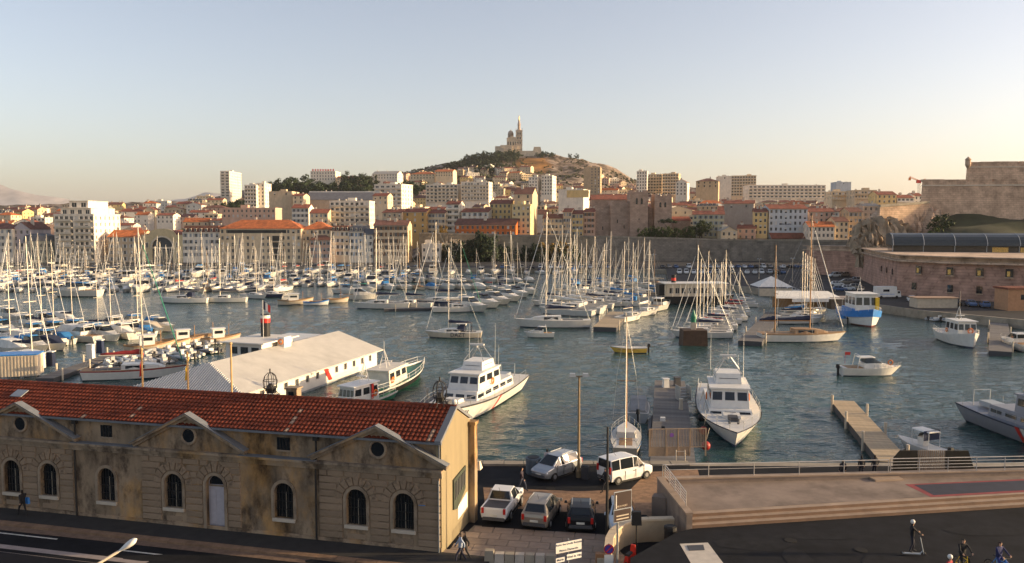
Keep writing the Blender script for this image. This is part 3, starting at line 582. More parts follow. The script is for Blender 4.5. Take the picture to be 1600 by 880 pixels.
B(1143.5, 1181, 275, 898, 22, 'cream', 'flat', 'pale', 0, 7, 9, 'slab block with gridded balconies on the skyline', 'apartment_block', 'building', balc=2)
B(1170, 1290, 290, 800, 20, 'white', 'flat', 'pale', 0, 4, 18, 'long white banded building across the skyline', 'long_block', 'building', balc=1)
B(1307, 1330, 285, 1100, 20, 'pale blue', 'flat', 'pale', 0, 1, 1, 'pale grey-blue cube-like building alone on the skyline', 'water_tower', 'building')
B(1088, 1122, 283, 760, 20, 'tan', 'hip', 'brown', 3, 2, 4, 'tan house with pyramid roof before the slab block')
B(1083, 1131, 335, 440, 13, 'yellow', 'gable', 'red', 2, 4, 6, 'pale yellow six-bay house standing beside the abbey garden', sh='grey', walls=mat('plaster_pale_yellow', (.56, .48, .3), .9, scale=.4, stain=.15))
B(1127, 1152, 361, 426, 10, 'cream', 'gfront', 'pale', 2.2, 2, 3, 'small cream gabled house on the rampart')
B(1152.5, 1180, 357, 436, 10, 'pink', 'gable', 'red', 2, 2, 3, 'low pink house right of the small gabled house')
B(1132, 1177, 318, 480, 14, 'grey', 'gable', 'red', 2, 1, 2, 'big blank grey-brown house wall behind the small gabled house')
B(1178.5, 1199, 331, 437, 13, 'yellow', 'gable', 'red', 2, 4, 3, 'narrow yellow house left of the blue-white hotel')
t = B(1202, 1262, 326, 437, 14, 'pale blue', 'gable', 'red', 2.4, 4, 8, 'blue-white hotel with red awning roof on the rampart', 'hotel', 'building')
mb = MB(); W, H = t['_w'], t['_h']; mb.add([(-W / 2, -5, 1.2), (W / 2, -5, 1.2), (W / 2, -.01, 4.2), (-W / 2, -.01, 4.2)], [(0, 1, 2, 3)]); mb.build('awning_roof', ROOF['red'], t)
mb = MB()
for i, (q, hh) in enumerate(((.5, .9), (.34, .8), (.3, .8), (.2, .6), (.34, .8), (.28, .6), (.34, .7), (.3, .8), (.34, .6))): mb.box(-4.2 + i * .62 + (.5 if i else -.4), -.05, H - 8.6, -4.2 + i * .62 + q + (.5 if i else -.4), -.01, H - 8.6 + hh)
mb.build('name_lettering', NAVY, t)
B(1264, 1304, 331, 446, 14, 'pink', 'gable', 'red', 2, 2, 5, 'pink house right of the blue-white hotel, upper row')
B(1264, 1304, 354, 428, 10, 'white', 'gable', 'orange', 2.6, 2, 6, 'low white house with orange roof at the rampart edge', ww=1.2)
B(1305, 1326, 346, 430, 13, 'cream', 'gable', 'brown', 2.4, 3, 3, 'cream house with tall dark windows near the fort rocks', ww=1.2)
B(1327, 1348, 331, 436, 13, 'tan', 'gable', 'brown', 2.4, 5, 3, 'tan house last in line before the fort rocks', sh='grey')
B(1349, 1374, 322, 450, 12, 'grey', 'gable', 'grey', 1.6, 4, 3, 'grey house half hidden by the fort rocks')
B(1300, 1335, 300, 640, 16, 'cream', 'flat', 'pale', 0, 2, 7, 'long cream flat-roofed house below the pale cube building', balc=1)
B(1336, 1370, 298, 620, 16, 'beige', 'flat', 'pale', 0, 2, 7, 'beige flat-roofed house left of the yellow skyline house', balc=1)
B(1371, 1401, 304, 560, 14, 'yellow', 'gable', 'red', 2.4, 3, 4, 'yellow house with red roof on the skyline near the fort', ww=1.2)
B(1402, 1428, 309, 560, 14, 'white', 'gable', 'red', 2.2, 3, 4, 'white house with red roof and balconies near the fort', balc=1)
B(1429, 1442, 306, 566, 14, 'white', 'gable', 'red', 2.2, 3, 2, 'narrow white house with red roof touching the fort outline')
# --- abbey
ASTN = mat('abbey_stone', (.42, .3, .23), .95, scale=.3, var=.22, stain=.25, bump=.3)
t = thing('fortified_abbey', 'crenellated pink stone abbey with two square towers', 'abbey', (pd(985, 360, 450).x, 450, 12)); OX = t.location.x
FOOT.append((pd(928, 350, 450).x, pd(1052, 350, 450).x, 440, 485))
def ablock(n, x0, x1, yt, Y, dep, cren=1, slots=()):
    a, b = pd(x0, yt, Y), pd(x1, yt, Y); mb = MB(); y0 = Y - 450; h = a.z - 12
    mb.box(a.x - OX, y0, 0, b.x - OX, y0 + dep, h, 0, None, .0, 0)
    if cren:
        W = b.x - a.x; k = max(3, int(W / 1.6))
        for i in range(k):
            if i % 2 == 0: mb.box(a.x - OX + i * W / k, y0 - .02, h + .003, a.x - OX + (i + .8) * W / k, y0 + .6, h + 1.0)
        kd = max(3, int(dep / 1.6))
        for i in range(kd):
            if i % 2 == 0:
                for xx in (a.x - OX, b.x - OX - .6): mb.box(xx, y0 + .9 + i * (dep - 1) / kd, h + .003, xx + .6, y0 + .9 + (i + .8) * (dep - 1) / kd, h + 1.0)
    p = mb.build(n, ASTN, t)
    for fx, fz, ww, hh in slots:
        s = MB(); x = a.x - OX + fx * (b.x - a.x); s.prismy([(x - ww / 2, h * fz), (x + ww / 2, h * fz), (x + ww / 2, h * fz + hh * .8), (x, h * fz + hh), (x - ww / 2, h * fz + hh * .8)], y0 - .03, y0 + .02); s.build('arched_opening', GLASS, p)
ablock('tower', 985, 1013, 300, 446, 13, 1, [(.36, .74, 1.1, 3.6), (.64, .74, 1.1, 3.6), (.5, .42, .6, .8)])
ablock('tower', 1023, 1050, 306, 447, 13, 1, [(.34, .74, 1.1, 2.8), (.62, .74, 1.1, 2.8)])
ablock('curtain_wall', 930, 954, 324, 452, 10, 1, [(.5, .3, .6, 2)]); ablock('curtain_wall', 954.4, 984.6, 317, 449, 14, 1, [(.35, .45, .6, 2), (.7, .3, .6, 2)]); ablock('curtain_wall', 1013.3, 1022.7, 326, 452, 8, 1)
for (x0, x1, yt, Y, dep, rise) in ((925, 990, 312, 466, 16, 3), (1050.5, 1079, 345, 452, 10, 2.4)):
    a, b = pd(x0, yt, Y), pd(x1, yt, Y); mb = MB(); y0 = Y - 450; h = a.z - 12; mb.box(a.x - OX, y0, 0, b.x - OX, y0 + dep, h); mb.build('nave_wall', ASTN, t)
    mb = MB(); mb.prismx([(y0 - .4, h + .01), (y0 + dep + .4, h + .01), (y0 + dep / 2, h + rise)], a.x - OX - .3, b.x - OX + .3); mb.build('roof', ROOF['red'], t)
# --- basilica on the hill
STN = mat('basilica_stone', (.6, .5, .37), .9, scale=.2, var=.2)
STD = mat('basilica_band', (.4, .31, .24), .9, scale=.2)
Y0 = 1430; c = pd(808, 246, Y0); t = thing('basilica', 'hilltop basilica with tall bell tower and dome', 'church', (c.x, Y0, c.z + 4)); S = Y0 / F
mb = MB(); mb.box(-34 * S, -6, -3, 0, 22, 13 * S); mb.box(-26 * S, -9, -2, -8 * S, 24, 14.5 * S)
mb.add([(-37 * S, -8, -8), (-20 * S, -12, -8), (-20 * S, -12, 10 * S), (-32 * S, -8, 9 * S), (-37 * S, 20, -8), (-32 * S, 20, 9 * S), (-20 * S, 20, 10 * S)], [(0, 1, 2, 3), (4, 0, 3, 5), (3, 2, 6, 5)]); mb.build('rampart', STN, t)
mb = MB(); mb.box(5 * S, -8, -6, 38 * S, 20, 6 * S, 0, None, 2 * S, 2); mb.box(22 * S, -9, -5, 40 * S, 14, 12 * S, 0, None, 4 * S, 2); mb.build('bastion', STN, t)
mb = MB(); mb.box(-16 * S, 0, 0, 1 * S, 12, 26 * S); mb.prismy([(-16.5 * S, 26 * S), (1 * S, 26 * S), (-7.5 * S, 29 * S)], -.4, 12); mb.build('nave', STN, t)
for i in range(4):
    mb = MB(); x = (-14 + i * 4) * S; mb.prismy([(x - 1, 15 * S), (x + 1, 15 * S), (x + 1, 20 * S), (x, 21 * S), (x - 1, 20 * S)], -.1, .05); mb.build('window', GLASS, t)
mb = MB(); mb.lathe([(4.4 * S, 26 * S), (4.4 * S, 32 * S), (4.7 * S, 32.2 * S), (4.4 * S, 34 * S), (3.4 * S, 36.6 * S), (1.8 * S, 38.2 * S), (.3 * S, 38.8 * S), (.2 * S, 41 * S)], 20, 0, (-10 * S, 9, 0)); mb.build('dome', STD, t, True)
mb = MB(); mb.cbox(3 * S, 4, 0, 10 * S, 10, 38 * S); tw = mb.build('bell_tower', STN, t)
for z in (8, 15, 22, 29, 36.5):
    k = MB(); k.cbox(3 * S, 4, z * S, 10.6 * S, 10.8, 1.1 * S); k.build('stone_band', STD, tw)
for z in (17, 24, 31):
    for dx in (-1.8, 1.8):
        k = MB(); k.cbox((3 + dx) * S, -1.05, z * S, 1.6 * S, .3, 3.6 * S); k.build('arched_opening', GLASS, tw)
    k = MB(); k.cbox(8.05 * S, 4, z * S, .3, 3.5, 3.6 * S); k.build('arched_opening', GLASS, tw)
for sx in (-1, 1):
    for sy in (-1, 1): k = MB(); k.cbox((3 + sx * 4.6) * S, 4 + sy * 4.4, 38 * S, 1.1 * S, 1.2, 3.4 * S, 0, None, .35, .35); k.build('pinnacle', STN, tw)
mb = MB(); mb.lathe([(2.9 * S, 38 * S), (2.9 * S, 39.5 * S), (2.2 * S, 40 * S), (2.2 * S, 47 * S), (2.7 * S, 47.3 * S), (2.2 * S, 48 * S), (1.5 * S, 51 * S), (1.2 * S, 53 * S)], 12, 0, (3 * S, 4, 0)); mb.build('spire_drum', STD, t)
mb = MB(); mb.lathe([(1.3 * S, 53 * S), (1.1 * S, 54 * S), (.75 * S, 56 * S), (.9 * S, 58 * S), (.45 * S, 59.4 * S), (.5 * S, 60.3 * S), (.1 * S, 61.5 * S)], 10, 0, (3 * S, 4, 0)); mb.build('gilded_statue', mat('gold_leaf', (.6, .4, .12), .35, .8, var=.05), t, True)
# --- construction crane on the skyline
p = pd(1436, 303, 700); t = thing('crane', 'small red construction crane on the skyline beside the fort', 'crane', p); mb = MB()
for x in (-.8, .8):
    for y in (-.8, .8): mb.tube((x, y, -6), (x, y, 9), .18, None, 4)
for k in range(6): mb.tube((-.8, -.8, -6 + k * 2.5), (.8, -.8, -3.5 + k * 2.5), .12, None, 4)
mb.build('mast', STEEL, t); mb = MB(); mb.cbox(-.6, 0, 9.01, 3.4, 2.2, 2.6); mb.build('cab', RED, t)
mb = MB(); mb.tube((-1, 0, 11), (-8, 0, 13.5), .25); mb.tube((-1, 0, 11.7), (-8, 0, 14.4), .2); mb.tube((-8, 0, 13.5), (-8, 0, 14.6), .5, None, 6); mb.tube((1, 0, 11), (5, 0, 12.6), .25); mb.cbox(-8.3, 0, 11.3, 1.5, 1.2, 2.2); mb.build('jib', ORANGE, t)
# --- the rest of the town: individual houses filling the slope
def zone(px, Y):
    h = 'just behind the quay front' if Y < 470 else 'low on the slope' if Y < 640 else 'high on the slope' if Y < 900 else 'on the ridge'
    for lim, s in ((95, 'far end of the marina'), (190, 'behind the stepped block'), (345, 'behind the arched hall'), (520, 'behind the hotel'), (700, 'above the ivy-panel building'), (850, 'above the orange house'), (990, 'left of the abbey towers'), (1180, 'behind the abbey'), (1350, 'above the grey rampart')):
        if px < lim: return h, s
    return h, 'near the fort'
def fill(px0, px1, Y, hmin, hmax, gap=.12, wmin=9, wmax=20):
    px = px0
    while px < px1:
        wpx = rng.uniform(wmin, wmax) * F / Y; X0, X1 = (px - 800) / F * Y, (px + wpx - 800) / F * Y; cx = (X0 + X1) / 2
        dep = rng.uniform(10, 15); yy = Y + rng.uniform(-6, 6)
        if rng.random() > gap and free(X0, X1, yy, yy + dep):
            g = terrain_z(cx, yy); h = rng.uniform(hmin, hmax); zt = g + h; ytp = topx((cx, yy, zt))[1]
            wc = rng.choices(['cream', 'white', 'beige', 'pink', 'yellow', 'grey', 'ochre', 'tan'], [7, 7, 5, 2, 1.5, 1.5, .6, 1.5])[0]
            rf = rng.choices(['gable', 'gfront', 'hip', 'flat', 'mansard'], [9, 2, 3, 3, .6])[0]; rcn = rng.choices(['red', 'orange', 'brown'], [6, 1.5, 3.5])[0]
            hz, zs = zone(px + wpx / 2, yy); rd = {'gable': rcn + ' roof', 'gfront': rcn + ' gable', 'hip': rcn + ' hipped roof', 'flat': 'flat roof', 'mansard': 'dark mansard roof'}[rf]
            B(px, px + wpx * .97, ytp, yy, dep, wc, rf, 'grey' if rf == 'mansard' else rcn, rng.uniform(1.6, 2.8), rng.randint(2, 4), max(2, int((X1 - X0) / rng.uniform(2.7, 3.8))),
              '%s house, %s, %s, %s' % (wc, rd, hz, zs), pend=True, group='houses %s, %s' % (hz, zs), sh=rng.choice([None, 'grey', 'brown', 'white', 'blue', 'green']), chim=rng.randint(1, 3), joined=yy > 540, rz=rng.uniform(-.12, .12) if px < 560 else -rng.uniform(.1, .5) if rng.random() < .75 else rng.uniform(.1, .4), ww=.95, wh=1.5,
              balc=(rng.choice([1, 2]) if rf == 'flat' and rng.random() < .6 else 0))
        px += wpx * rng.uniform(.97, 1.12)
fill(-40, 340, 436, 11, 16, .05); fill(-40, 345, 470, 10, 16); fill(-40, 480, 515, 10, 17); fill(-40, 510, 575, 9, 17); fill(-40, 345, 650, 9, 17); fill(440, 480, 600, 6, 9)
fill(-40, 345, 610, 11, 18, .1); fill(-40, 345, 690, 11, 18, .1); fill(-40, 340, 780, 11, 18, .1); fill(-40, 345, 730, 10, 18); fill(-40, 335, 830, 9, 20, .2); fill(-40, 330, 960, 8, 16, .3); fill(200, 340, 1100, 6, 12, .4)
fill(490, 700, 436, 9, 12, .2); fill(520, 700, 520, 8, 13); fill(600, 860, 575, 8, 12); fill(640, 880, 655, 7, 12, .12); fill(600, 800, 800, 7, 12, .15); fill(610, 790, 900, 7, 10, .2); fill(640, 770, 1080, 6, 9, .3)
fill(812, 930, 500, 8, 12); fill(700, 830, 505, 9, 12); fill(830, 900, 700, 8, 12, .2); fill(930, 1360, 500, 8, 12, .05); fill(880, 1400, 545, 8, 13); fill(930, 1430, 610, 8, 13); fill(935, 1440, 690, 8, 13); fill(940, 1440, 770, 7, 13, .2)
fill(1060, 1440, 870, 6, 11, .25)
fill(540, 640, 700, 9, 13, .05); fill(600, 800, 745, 8, 13, .05); fill(560, 800, 845, 8, 13, .05); fill(600, 790, 950, 8, 12, .08); fill(600, 760, 1020, 7, 11, .1); fill(620, 745, 1130, 6, 9, .12); fill(640, 725, 1190, 6, 8, .15); fill(815, 930, 640, 8, 13, .05); fill(800, 930, 745, 8, 13, .05); fill(790, 905, 850, 7, 11, .1); fill(780, 830, 930, 7, 10, .1)
fill(930, 1010, 840, 9, 14, .05); fill(940, 1015, 940, 9, 14, .05); fill(955, 1020, 1040, 8, 13, .1); fill(1000, 1440, 650, 9, 14, .05); fill(1000, 1440, 730, 9, 14, .08); fill(1010, 1440, 820, 9, 14, .1); fill(1010, 1300, 960, 9, 14, .15)
fill(690, 800, 1240, 7, 10, .1); fill(680, 825, 1160, 7, 10, .05); fill(650, 830, 1090, 7, 10, .05); fill(780, 850, 1010, 7, 10, .1); fill(868, 965, 1000, 8, 12, .1); fill(925, 1000, 1140, 7, 11, .1); fill(880, 930, 930, 8, 11, .1)
# ---------------------------------------------------------------- fort on the right
FSTN = mat('fort_brick', (.44, .265, .2), .95, scale=.4, var=.3, stain=.4, bump=.4)
FTAN = mat('fort_stone', (.54, .39, .28), .95, scale=.3, var=.35, stain=.45, bump=.5)
ROCK = mat('rock', (.32, .24, .16), .95, scale=.25, var=.45, stain=.45, bump=.6)
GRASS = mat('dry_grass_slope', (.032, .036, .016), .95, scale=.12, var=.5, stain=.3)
t = thing('harbour_fort', 'low pink-brick fort with a thick parapet beside the car park', 'fort', (pz(1365, 447, 1.8).x, 249, 1.8)); o = t.location
base = [pz(1335, 432, 1.8), pz(1366, 447, 1.8), pz(1400, 461, 1.8), pz(1480, 468, 1.8), pz(1600, 474, 1.8), Vector((190, 175, 1.8))]
ZT = 12.2; outl = [(p.x - o.x, p.y - o.y) for p in base] + [(120, 40), (0, 60)]
mb = MB(); n = len(outl); cxy = (60, 10)
vs = [(x, y, 0) for x, y in outl] + [(x + (cxy[0] - x) * .012, y + (cxy[1] - y) * .012, ZT - 3.3) for x, y in outl]
mb.add(vs, [(i, (i + 1) % n, n + (i + 1) % n, n + i) for i in range(n)][::1] + [tuple(range(n, 2 * n))]); mb.build('masonry', FSTN, t)
mb = MB()
for z0, z1, k in ((ZT - 3.31, ZT - 2.9, -.006), (ZT - 2.9, ZT - 1.8, .014), (ZT - 1.8, ZT - 1.5, -.006)):
    mb.prism([(x + (cxy[0] - x) * k, y + (cxy[1] - y) * k) for x, y in outl], z0, z1)
mb.build('parapet', FTAN, t)
def wall_pt(i, s): a, b = base[i], base[i + 1]; p = a.lerp(b, s); d = (b - a).normalized(); return p - o, d
LIT = mat('lamp_lit_glass', (.6, .36, .09), .5, var=.6, scale=3, emit=.03)
for i, s, z, ww, hh, lit in ((2, .43, 6, 1.5, 2, 1), (3, .02, 6, 1.6, 2, 1), (3, .42, 6, 1.6, 2, 1), (3, .8, 6, 1.6, 2, 1), (2, .35, 1.8, 1.2, 1.8, 0), (3, .03, 1.8, 1.2, 1.8, 0), (3, .42, 1.8, 1.2, 1.8, 0), (3, .8, 1.8, 1.4, 2, 0), (1, .3, 5, .4, 1.6, 0), (1, .55, 5, .4, 1.6, 0), (1, .8, 5, .4, 1.6, 0), (0, .4, 4, .5, 1.6, 0)):
    p, d = wall_pt(i, s); an = math.atan2(d.y, d.x); f = MB(); f.box(-ww / 2, -.05, 0, ww / 2, .2, hh, 0); f.box(-ww / 2 - .2, -.1, -.25, ww / 2 + .2, .1, -.004, 1); q = f.build('window', [GLASS, FTAN], t); q.location = (p.x + .05, p.y, z); q.rotation_euler = (0, 0, an)
    if lit:
        f = MB(); f.box(-ww * .3, -.06, .2, ww * .1, -.052, hh * .7); f.build('lit_pane', LIT, q)
# glass pavilion with a curved roof
a, b = pd(1398, 399, 238), Vector((190, 200, 0)); t = thing('glass_pavilion', 'glazed pavilion with curved metal roof on top of the fort', 'pavilion', (a.x, 240, 12.2)); d = math.atan2(-30, 85); t.rotation_euler = (0, 0, d * .9)
mb = MB(); mb.box(.5, .5, 0, 90, 13, 2.2); mb.build('glass_wall', mat('pavilion_glass', (.05, .05, .045), .1, spec=.6), t)
prof = [(-.6, 2.1), (-.4, 2.9), (.3, 3.8), (1.4, 4.6), (3, 5.2), (5.5, 5.6), (9, 5.6), (13.6, 5.2), (13.6, 2.1)]
mb = MB(); mb.prismx(prof, 0, 91); mb.build('curved_roof', mat('zinc_roof', (.05, .06, .065), .4, .2, var=.15), t, False)
for i in range(12):
    f = MB(); f.path([(i * 8.1 + .3, y - .03, z + .02) for y, z in prof[:6]], .09, 4); f.build('roof_rib', STEEL, t)
    f = MB(); f.box(i * 8.1 + .2, .3, 0, i * 8.1 + .4, .49, 2.1); f.build('post', STEEL, t)
for x, ww in ((26, 4), (33, 3), (50, 6), (58, 3)): f = MB(); f.box(x, .42, .3, x + ww, .48, 1.7); f.build('lit_window', LIT, t)
# hillside, ruin walls and the upper citadel
def fz(x, y):
    px = 800 + F * x / y
    return 9.5 + max(0, (y - 248)) * .235 + (x - 112) * .03 + rough(x * 3, y * 3) * .4 - max(0, 1462 - px) * .3
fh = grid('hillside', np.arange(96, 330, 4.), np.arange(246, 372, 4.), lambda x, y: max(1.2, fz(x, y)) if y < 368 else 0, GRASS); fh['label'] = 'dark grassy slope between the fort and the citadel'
def citadel(name, label, px0, yt, Y0, x1, Y1, zb, m, cap=True, batter=1.6, slits=0):
    a = pd(px0, yt, Y0); zt = a.z; t = thing(name, label, 'fort wall', (a.x, Y0, zb)); H = zt - zb; W = x1 - a.x; mb = MB(); k = batter
    n = 16; vs = []
    for i in range(n + 1):
        f = i / n; x, y = W * f, (Y1 - Y0) * f; vs += [(x - k * (f == 0), y - k, 0), (x, y, H)]
    vs += [(W, Y1 - Y0 + 20, 0), (W, Y1 - Y0 + 20, H), (-k + 15, 25, 0), (15, 25, H)]; q = 2 * n
    mb.add(vs, [(2 * i, 2 * i + 2, 2 * i + 3, 2 * i + 1) for i in range(n)] + [(q, q + 2, q + 3, q + 1), (q + 4, 0, 1, q + 5), tuple([2 * i + 1 for i in range(n + 1)] + [q + 3, q + 5])]); mb.build('masonry', m, t)
    if cap:
        c = MB(); an = math.atan2(Y1 - Y0, W); T = Matrix.Rotation(an, 4, 'Z'); L = math.hypot(W, Y1 - Y0)
        c.box(-.2, -.35, H - 1.6, L, .02, H - 1.2, 0, T); c.build('string_course', TRIM, t)
        x = 0
        while x < L: 
            l = rng.uniform(5, 11); c = MB(); c.box(x, -.05, H + .004, min(L, x + l), 1.6, H + rng.uniform(.7, 1.0), 0, T); c.build('parapet', m, t); x += l + rng.choice([0, 0, .8])
    return t
citadel('citadel_wall', 'massive tan citadel wall above the grassy slope', 1441, 284, 300, 330, 282, 18, FTAN)
t = citadel('citadel_wall', 'highest citadel wall with a corner sentry box', 1511, 256, 345, 330, 335, 30, FTAN)
mb = MB(); H = pd(1511, 256, 345).z - 30; mb.lathe([(.3, H - 2.2), (1.1, H - .6), (1.1, H + 1.6), (1.3, H + 1.7), (.1, H + 2.9)], 10, 0, (.2, -.4, 0)); mb.build('sentry_box', FTAN, t)
def rocky(name, label, px0, px1, yt, Y, zb, m, dep=10, jag=1.4, cat='rock'):
    a, b = pd(px0, yt, Y), pd(px1, yt, Y); t = MB(); nx, ny = 34, 11; W = b.x - a.x; vs = []; r = random.Random(px0)
    for j in range(ny):
        for i in range(nx):
            f, g = i / (nx - 1), j / (ny - 1); e = math.sin(math.pi * min(1, max(.0, f))) ** .35 if 0 < f < 1 else 0
            z = (a.z - zb) * min(1, g * 1.6) * (.55 + .45 * e) + r.uniform(-jag, jag) * .45 * (0 < g < 1) + .8 * math.sin(i * .9 + j) * (0 < g < 1); y = dep * g ** 1.3 + r.uniform(-1, 1) * jag * .7
            vs.append((W * f + r.uniform(-.6, .6), y, z if j else -2))
    t.add(vs, [(j * nx + i, j * nx + i + 1, (j + 1) * nx + i + 1, (j + 1) * nx + i) for j in range(ny - 1) for i in range(nx - 1)])
    o = t.build(name, m); o.location = (a.x, Y, zb); tag(o, label, cat); return o
rocky('rock_outcrop', 'weathered tan rock face at the foot of the citadel', 1372, 1492, 322, 292, 14, FTAN, 8, 1.3)
rocky('rock_outcrop', 'lower tan rock shelf beside the last rampart houses', 1346, 1442, 343, 282, 8, ROCK, 10, 1.7)
rocky('rock_outcrop', 'dark scrubby rock between the rampart and the fort', 1340, 1402, 368, 276, 8, ROCK, 10, 2.0)
wall_seg('ruined_wall', 1375, 1452, 290, 296, 324, 318, FTAN, 'ruined stone wall climbing to the citadel corner', z0=14, thick=1.5)
# ---------------------------------------------------------------- trees
LEAF = {k: mat('leaf_' + k, c, .8, var=.35, scale=.7, rnd=.25, spec=.2) for k, c in (('pine', (.028, .042, .018)), ('green', (.055, .075, .022)), ('olive', (.1, .1, .045)), ('autumn', (.26, .16, .03)))}
BARK = mat('bark', (.12, .085, .06), .9)
def crown_mesh(seed, n, kind, leaf, shape='round'):
    r = random.Random(seed); mb = MB(); cl = []
    for i in range(26):
        while 1:
            x, y, z = r.uniform(-1, 1), r.uniform(-1, 1), r.uniform(-1, 1)
            if .25 < x * x + y * y + z * z < 1: break
        if shape == 'umbrella': z = abs(z) * .5 - .1
        if shape == 'cone': k = (1 - (z + 1) / 2) * .8 + .15; x *= k; y *= k
        cl.append((x, y, z, r.uniform(.22, .42)))
    for i in range(n):
        cx, cy, cz, cr = r.choice(cl); v = Vector((r.gauss(0, 1), r.gauss(0, 1), r.gauss(0, 1))); v.normalize(); p = Vector((cx, cy, cz)) + v * cr * r.uniform(.6, 1.05)
        u = Vector((r.gauss(0, 1), r.gauss(0, 1), r.gauss(0, 1))).normalized(); w_ = v.cross(u); w_ = w_.normalized() if w_.length > .01 else Vector((1, 0, 0)); u = (w_.cross(v) + v * r.uniform(-.5, .5)).normalized(); l = leaf * r.uniform(.6, 1.3)
        mb.add([p - u * l, p + w_ * l * .5, p + u * l, p - w_ * l * .5], [(0, 1, 2, 3)])
    return mb.mesh('crown', LEAF[kind])
CR = {}
for kind in ('pine', 'green', 'olive', 'autumn'):
    for sh in ('round', 'umbrella', 'cone'):
        if (kind, sh) in (('pine', 'round'), ('pine', 'umbrella'), ('pine', 'cone'), ('green', 'round'), ('olive', 'round'), ('autumn', 'round')):
            CR[kind, sh] = [crown_mesh(s, 700, kind, .13, sh) for s in range(3)]
mb = MB(); mb.tube((0, 0, -.15), (.03, .02, .55), .05, .035, 6)
for a in range(4): mb.tube((.03, .02, .5), (.3 * math.cos(a * 1.6), .3 * math.sin(a * 1.6), .8), .025, .012, 5)
TRUNK = mb.mesh('trunk', BARK)
def tree(p, h, r, kind='pine', shape='round', label='', group=None, low=False, name=None):
    t = thing(name or {'pine': 'pine_tree', 'autumn': 'plane_tree'}.get(kind, 'tree'), label, 'tree', p, rng.uniform(0, 6), group); PENDING.append((t, label))
    link('trunk', TRUNK, t, None, None, (h * .8, h * .8, h * (.75 if not low else .5)))
    cz = h * (.6 if shape != 'umbrella' else .78) if not low else h * .48
    link('crown', rng.choice(CR[kind, shape]), t, (0, 0, cz), None, (r, r, (h - cz) * 1.02 if shape != 'umbrella' else h * .32))
    return t
def tree_row(px0, px1, n, Y, hmin, hmax, kind, shape, label, group, dy=18, low=False, dz=0):
    for i in range(n):
        x = px0 + (px1 - px0) * (i + rng.uniform(.1, .9)) / n; yy = Y + rng.uniform(-dy, dy); X = (x - 800) / F * yy; h = rng.uniform(hmin, hmax)
        z = terrain_z(X, yy) if yy > 428 else 1.8; tree((X, yy, z - .3 + dz), h, h * rng.uniform(.38, .55), kind, shape, label, group, low)
tree_row(415, 480, 12, 880, 14, 22, 'pine', 'round', 'dark pine on the ridge behind the blank beige building', 'pines on the ridge')
tree_row(480, 585, 22, 860, 13, 19, 'pine', 'round', 'dark pine in the row above the grey warehouse roof', 'pines above the warehouse')
tree_row(540, 585, 7, 960, 15, 20, 'pine', 'round', 'tall dark pine behind the row above the warehouse', 'pines above the warehouse')
tree_row(622, 672, 9, 900, 12, 18, 'pine', 'round', 'dark pine between the school and the balconied block', 'pines by the school')
tree_row(345, 385, 9, 780, 10, 15, 'pine', 'round', 'dark tree at the foot of the white tower block', 'trees below the tower block')
tree_row(690, 775, 18, 1290, 9, 14, 'pine', 'round', 'dark pine on the hillside left of the basilica', 'pines on the basilica hill')
tree_row(725, 808, 40, 1350, 11, 16, 'pine', 'round', 'dark pine just below the basilica ramparts', 'pines below the ramparts', 30)
tree_row(838, 866, 7, 1400, 8, 11, 'pine', 'round', 'dark pine right under the basilica bastion', 'pines below the ramparts', 20)
tree_row(888, 905, 2, 1435, 9, 11, 'pine', 'round', 'lone pine on the bare crest right of the basilica', 'pines on the crest', 4)
tree_row(745, 800, 16, 1180, 9, 14, 'pine', 'round', 'dark tree in the gardens below the basilica', 'garden trees below the basilica')
tree_row(660, 780, 12, 640, 6, 9, 'green', 'round', 'green garden tree among the houses above the orange house', 'garden trees on the slope', 60)
tree_row(850, 1060, 14, 660, 6, 10, 'olive', 'round', 'olive-green tree among houses left of the skyline slab', 'garden trees behind the abbey', 70)
tree_row(60, 340, 14, 640, 6, 10, 'green', 'round', 'green tree among the houses behind the arched hall', 'garden trees in the old town', 120)
tree_row(1080, 1300, 10, 640, 6, 9, 'olive', 'round', 'olive-green tree among the roofs above the rampart', 'garden trees above the rampart', 80)
tree_row(895, 908, 2, 560, 8, 10, 'autumn', 'round', 'yellowing tree beside the white modern building', 'yellowing trees')
tree_row(672, 700, 4, 412, 7, 9, 'olive', 'round', 'small palm-like tree by the harbour office', 'trees by the harbour office', 3)
tree_row(664, 700, 4, 433, 5, 7, 'autumn', 'round', 'small tree on the terrace above the harbour office', 'terrace trees', 3, dz=2)
tree_row(703, 735, 4, 408, 10, 12, 'pine', 'round', 'dense dark tree at the foot of the tan retaining wall', 'dark trees at the wall', 3, True)
tree_row(745, 778, 4, 409, 12, 15, 'pine', 'round', 'tall dark evergreen against the tan retaining wall', 'dark trees at the wall', 3, True)
tree_row(790, 905, 12, 411, 7, 9, 'pine', 'round', 'dark shrub-like tree along the rampart foot', 'trees along the rampart foot', 3, True)
tree_row(855, 880, 3, 413, 9, 11, 'autumn', 'round', 'yellow-brown tree leaning on the rampart wall', 'yellowing trees', 2)
tree_row(1000, 1082, 12, 432, 5, 6.5, 'green', 'round', 'clipped green bush in the abbey garden', 'abbey garden bushes', 3, True)
tree(pd(1043, 366, 436), 8.5, 4.3, 'pine', 'umbrella', 'round umbrella pine in front of the right abbey tower', 'abbey garden bushes')
tree_row(1088, 1100, 2, 434, 8, 10, 'green', 'round', 'green tree between the yellow house and the blank wall', 'abbey garden bushes', 2)
tree(Vector((148, 285, fz(148, 285) - .5)), 5.5, 4.2, 'pine', 'round', 'large dark bush at the top of the grassy slope', None, True)
tree(Vector((138, 268, fz(138, 268) - .5)), 5, 3.5, 'green', 'round', 'green bush on the slope below the rock face', None, True)
tree(pz(1382, 447, 1.8), 3, 1.6, 'green', 'round', 'small round bush at the foot of the fort', None, True)
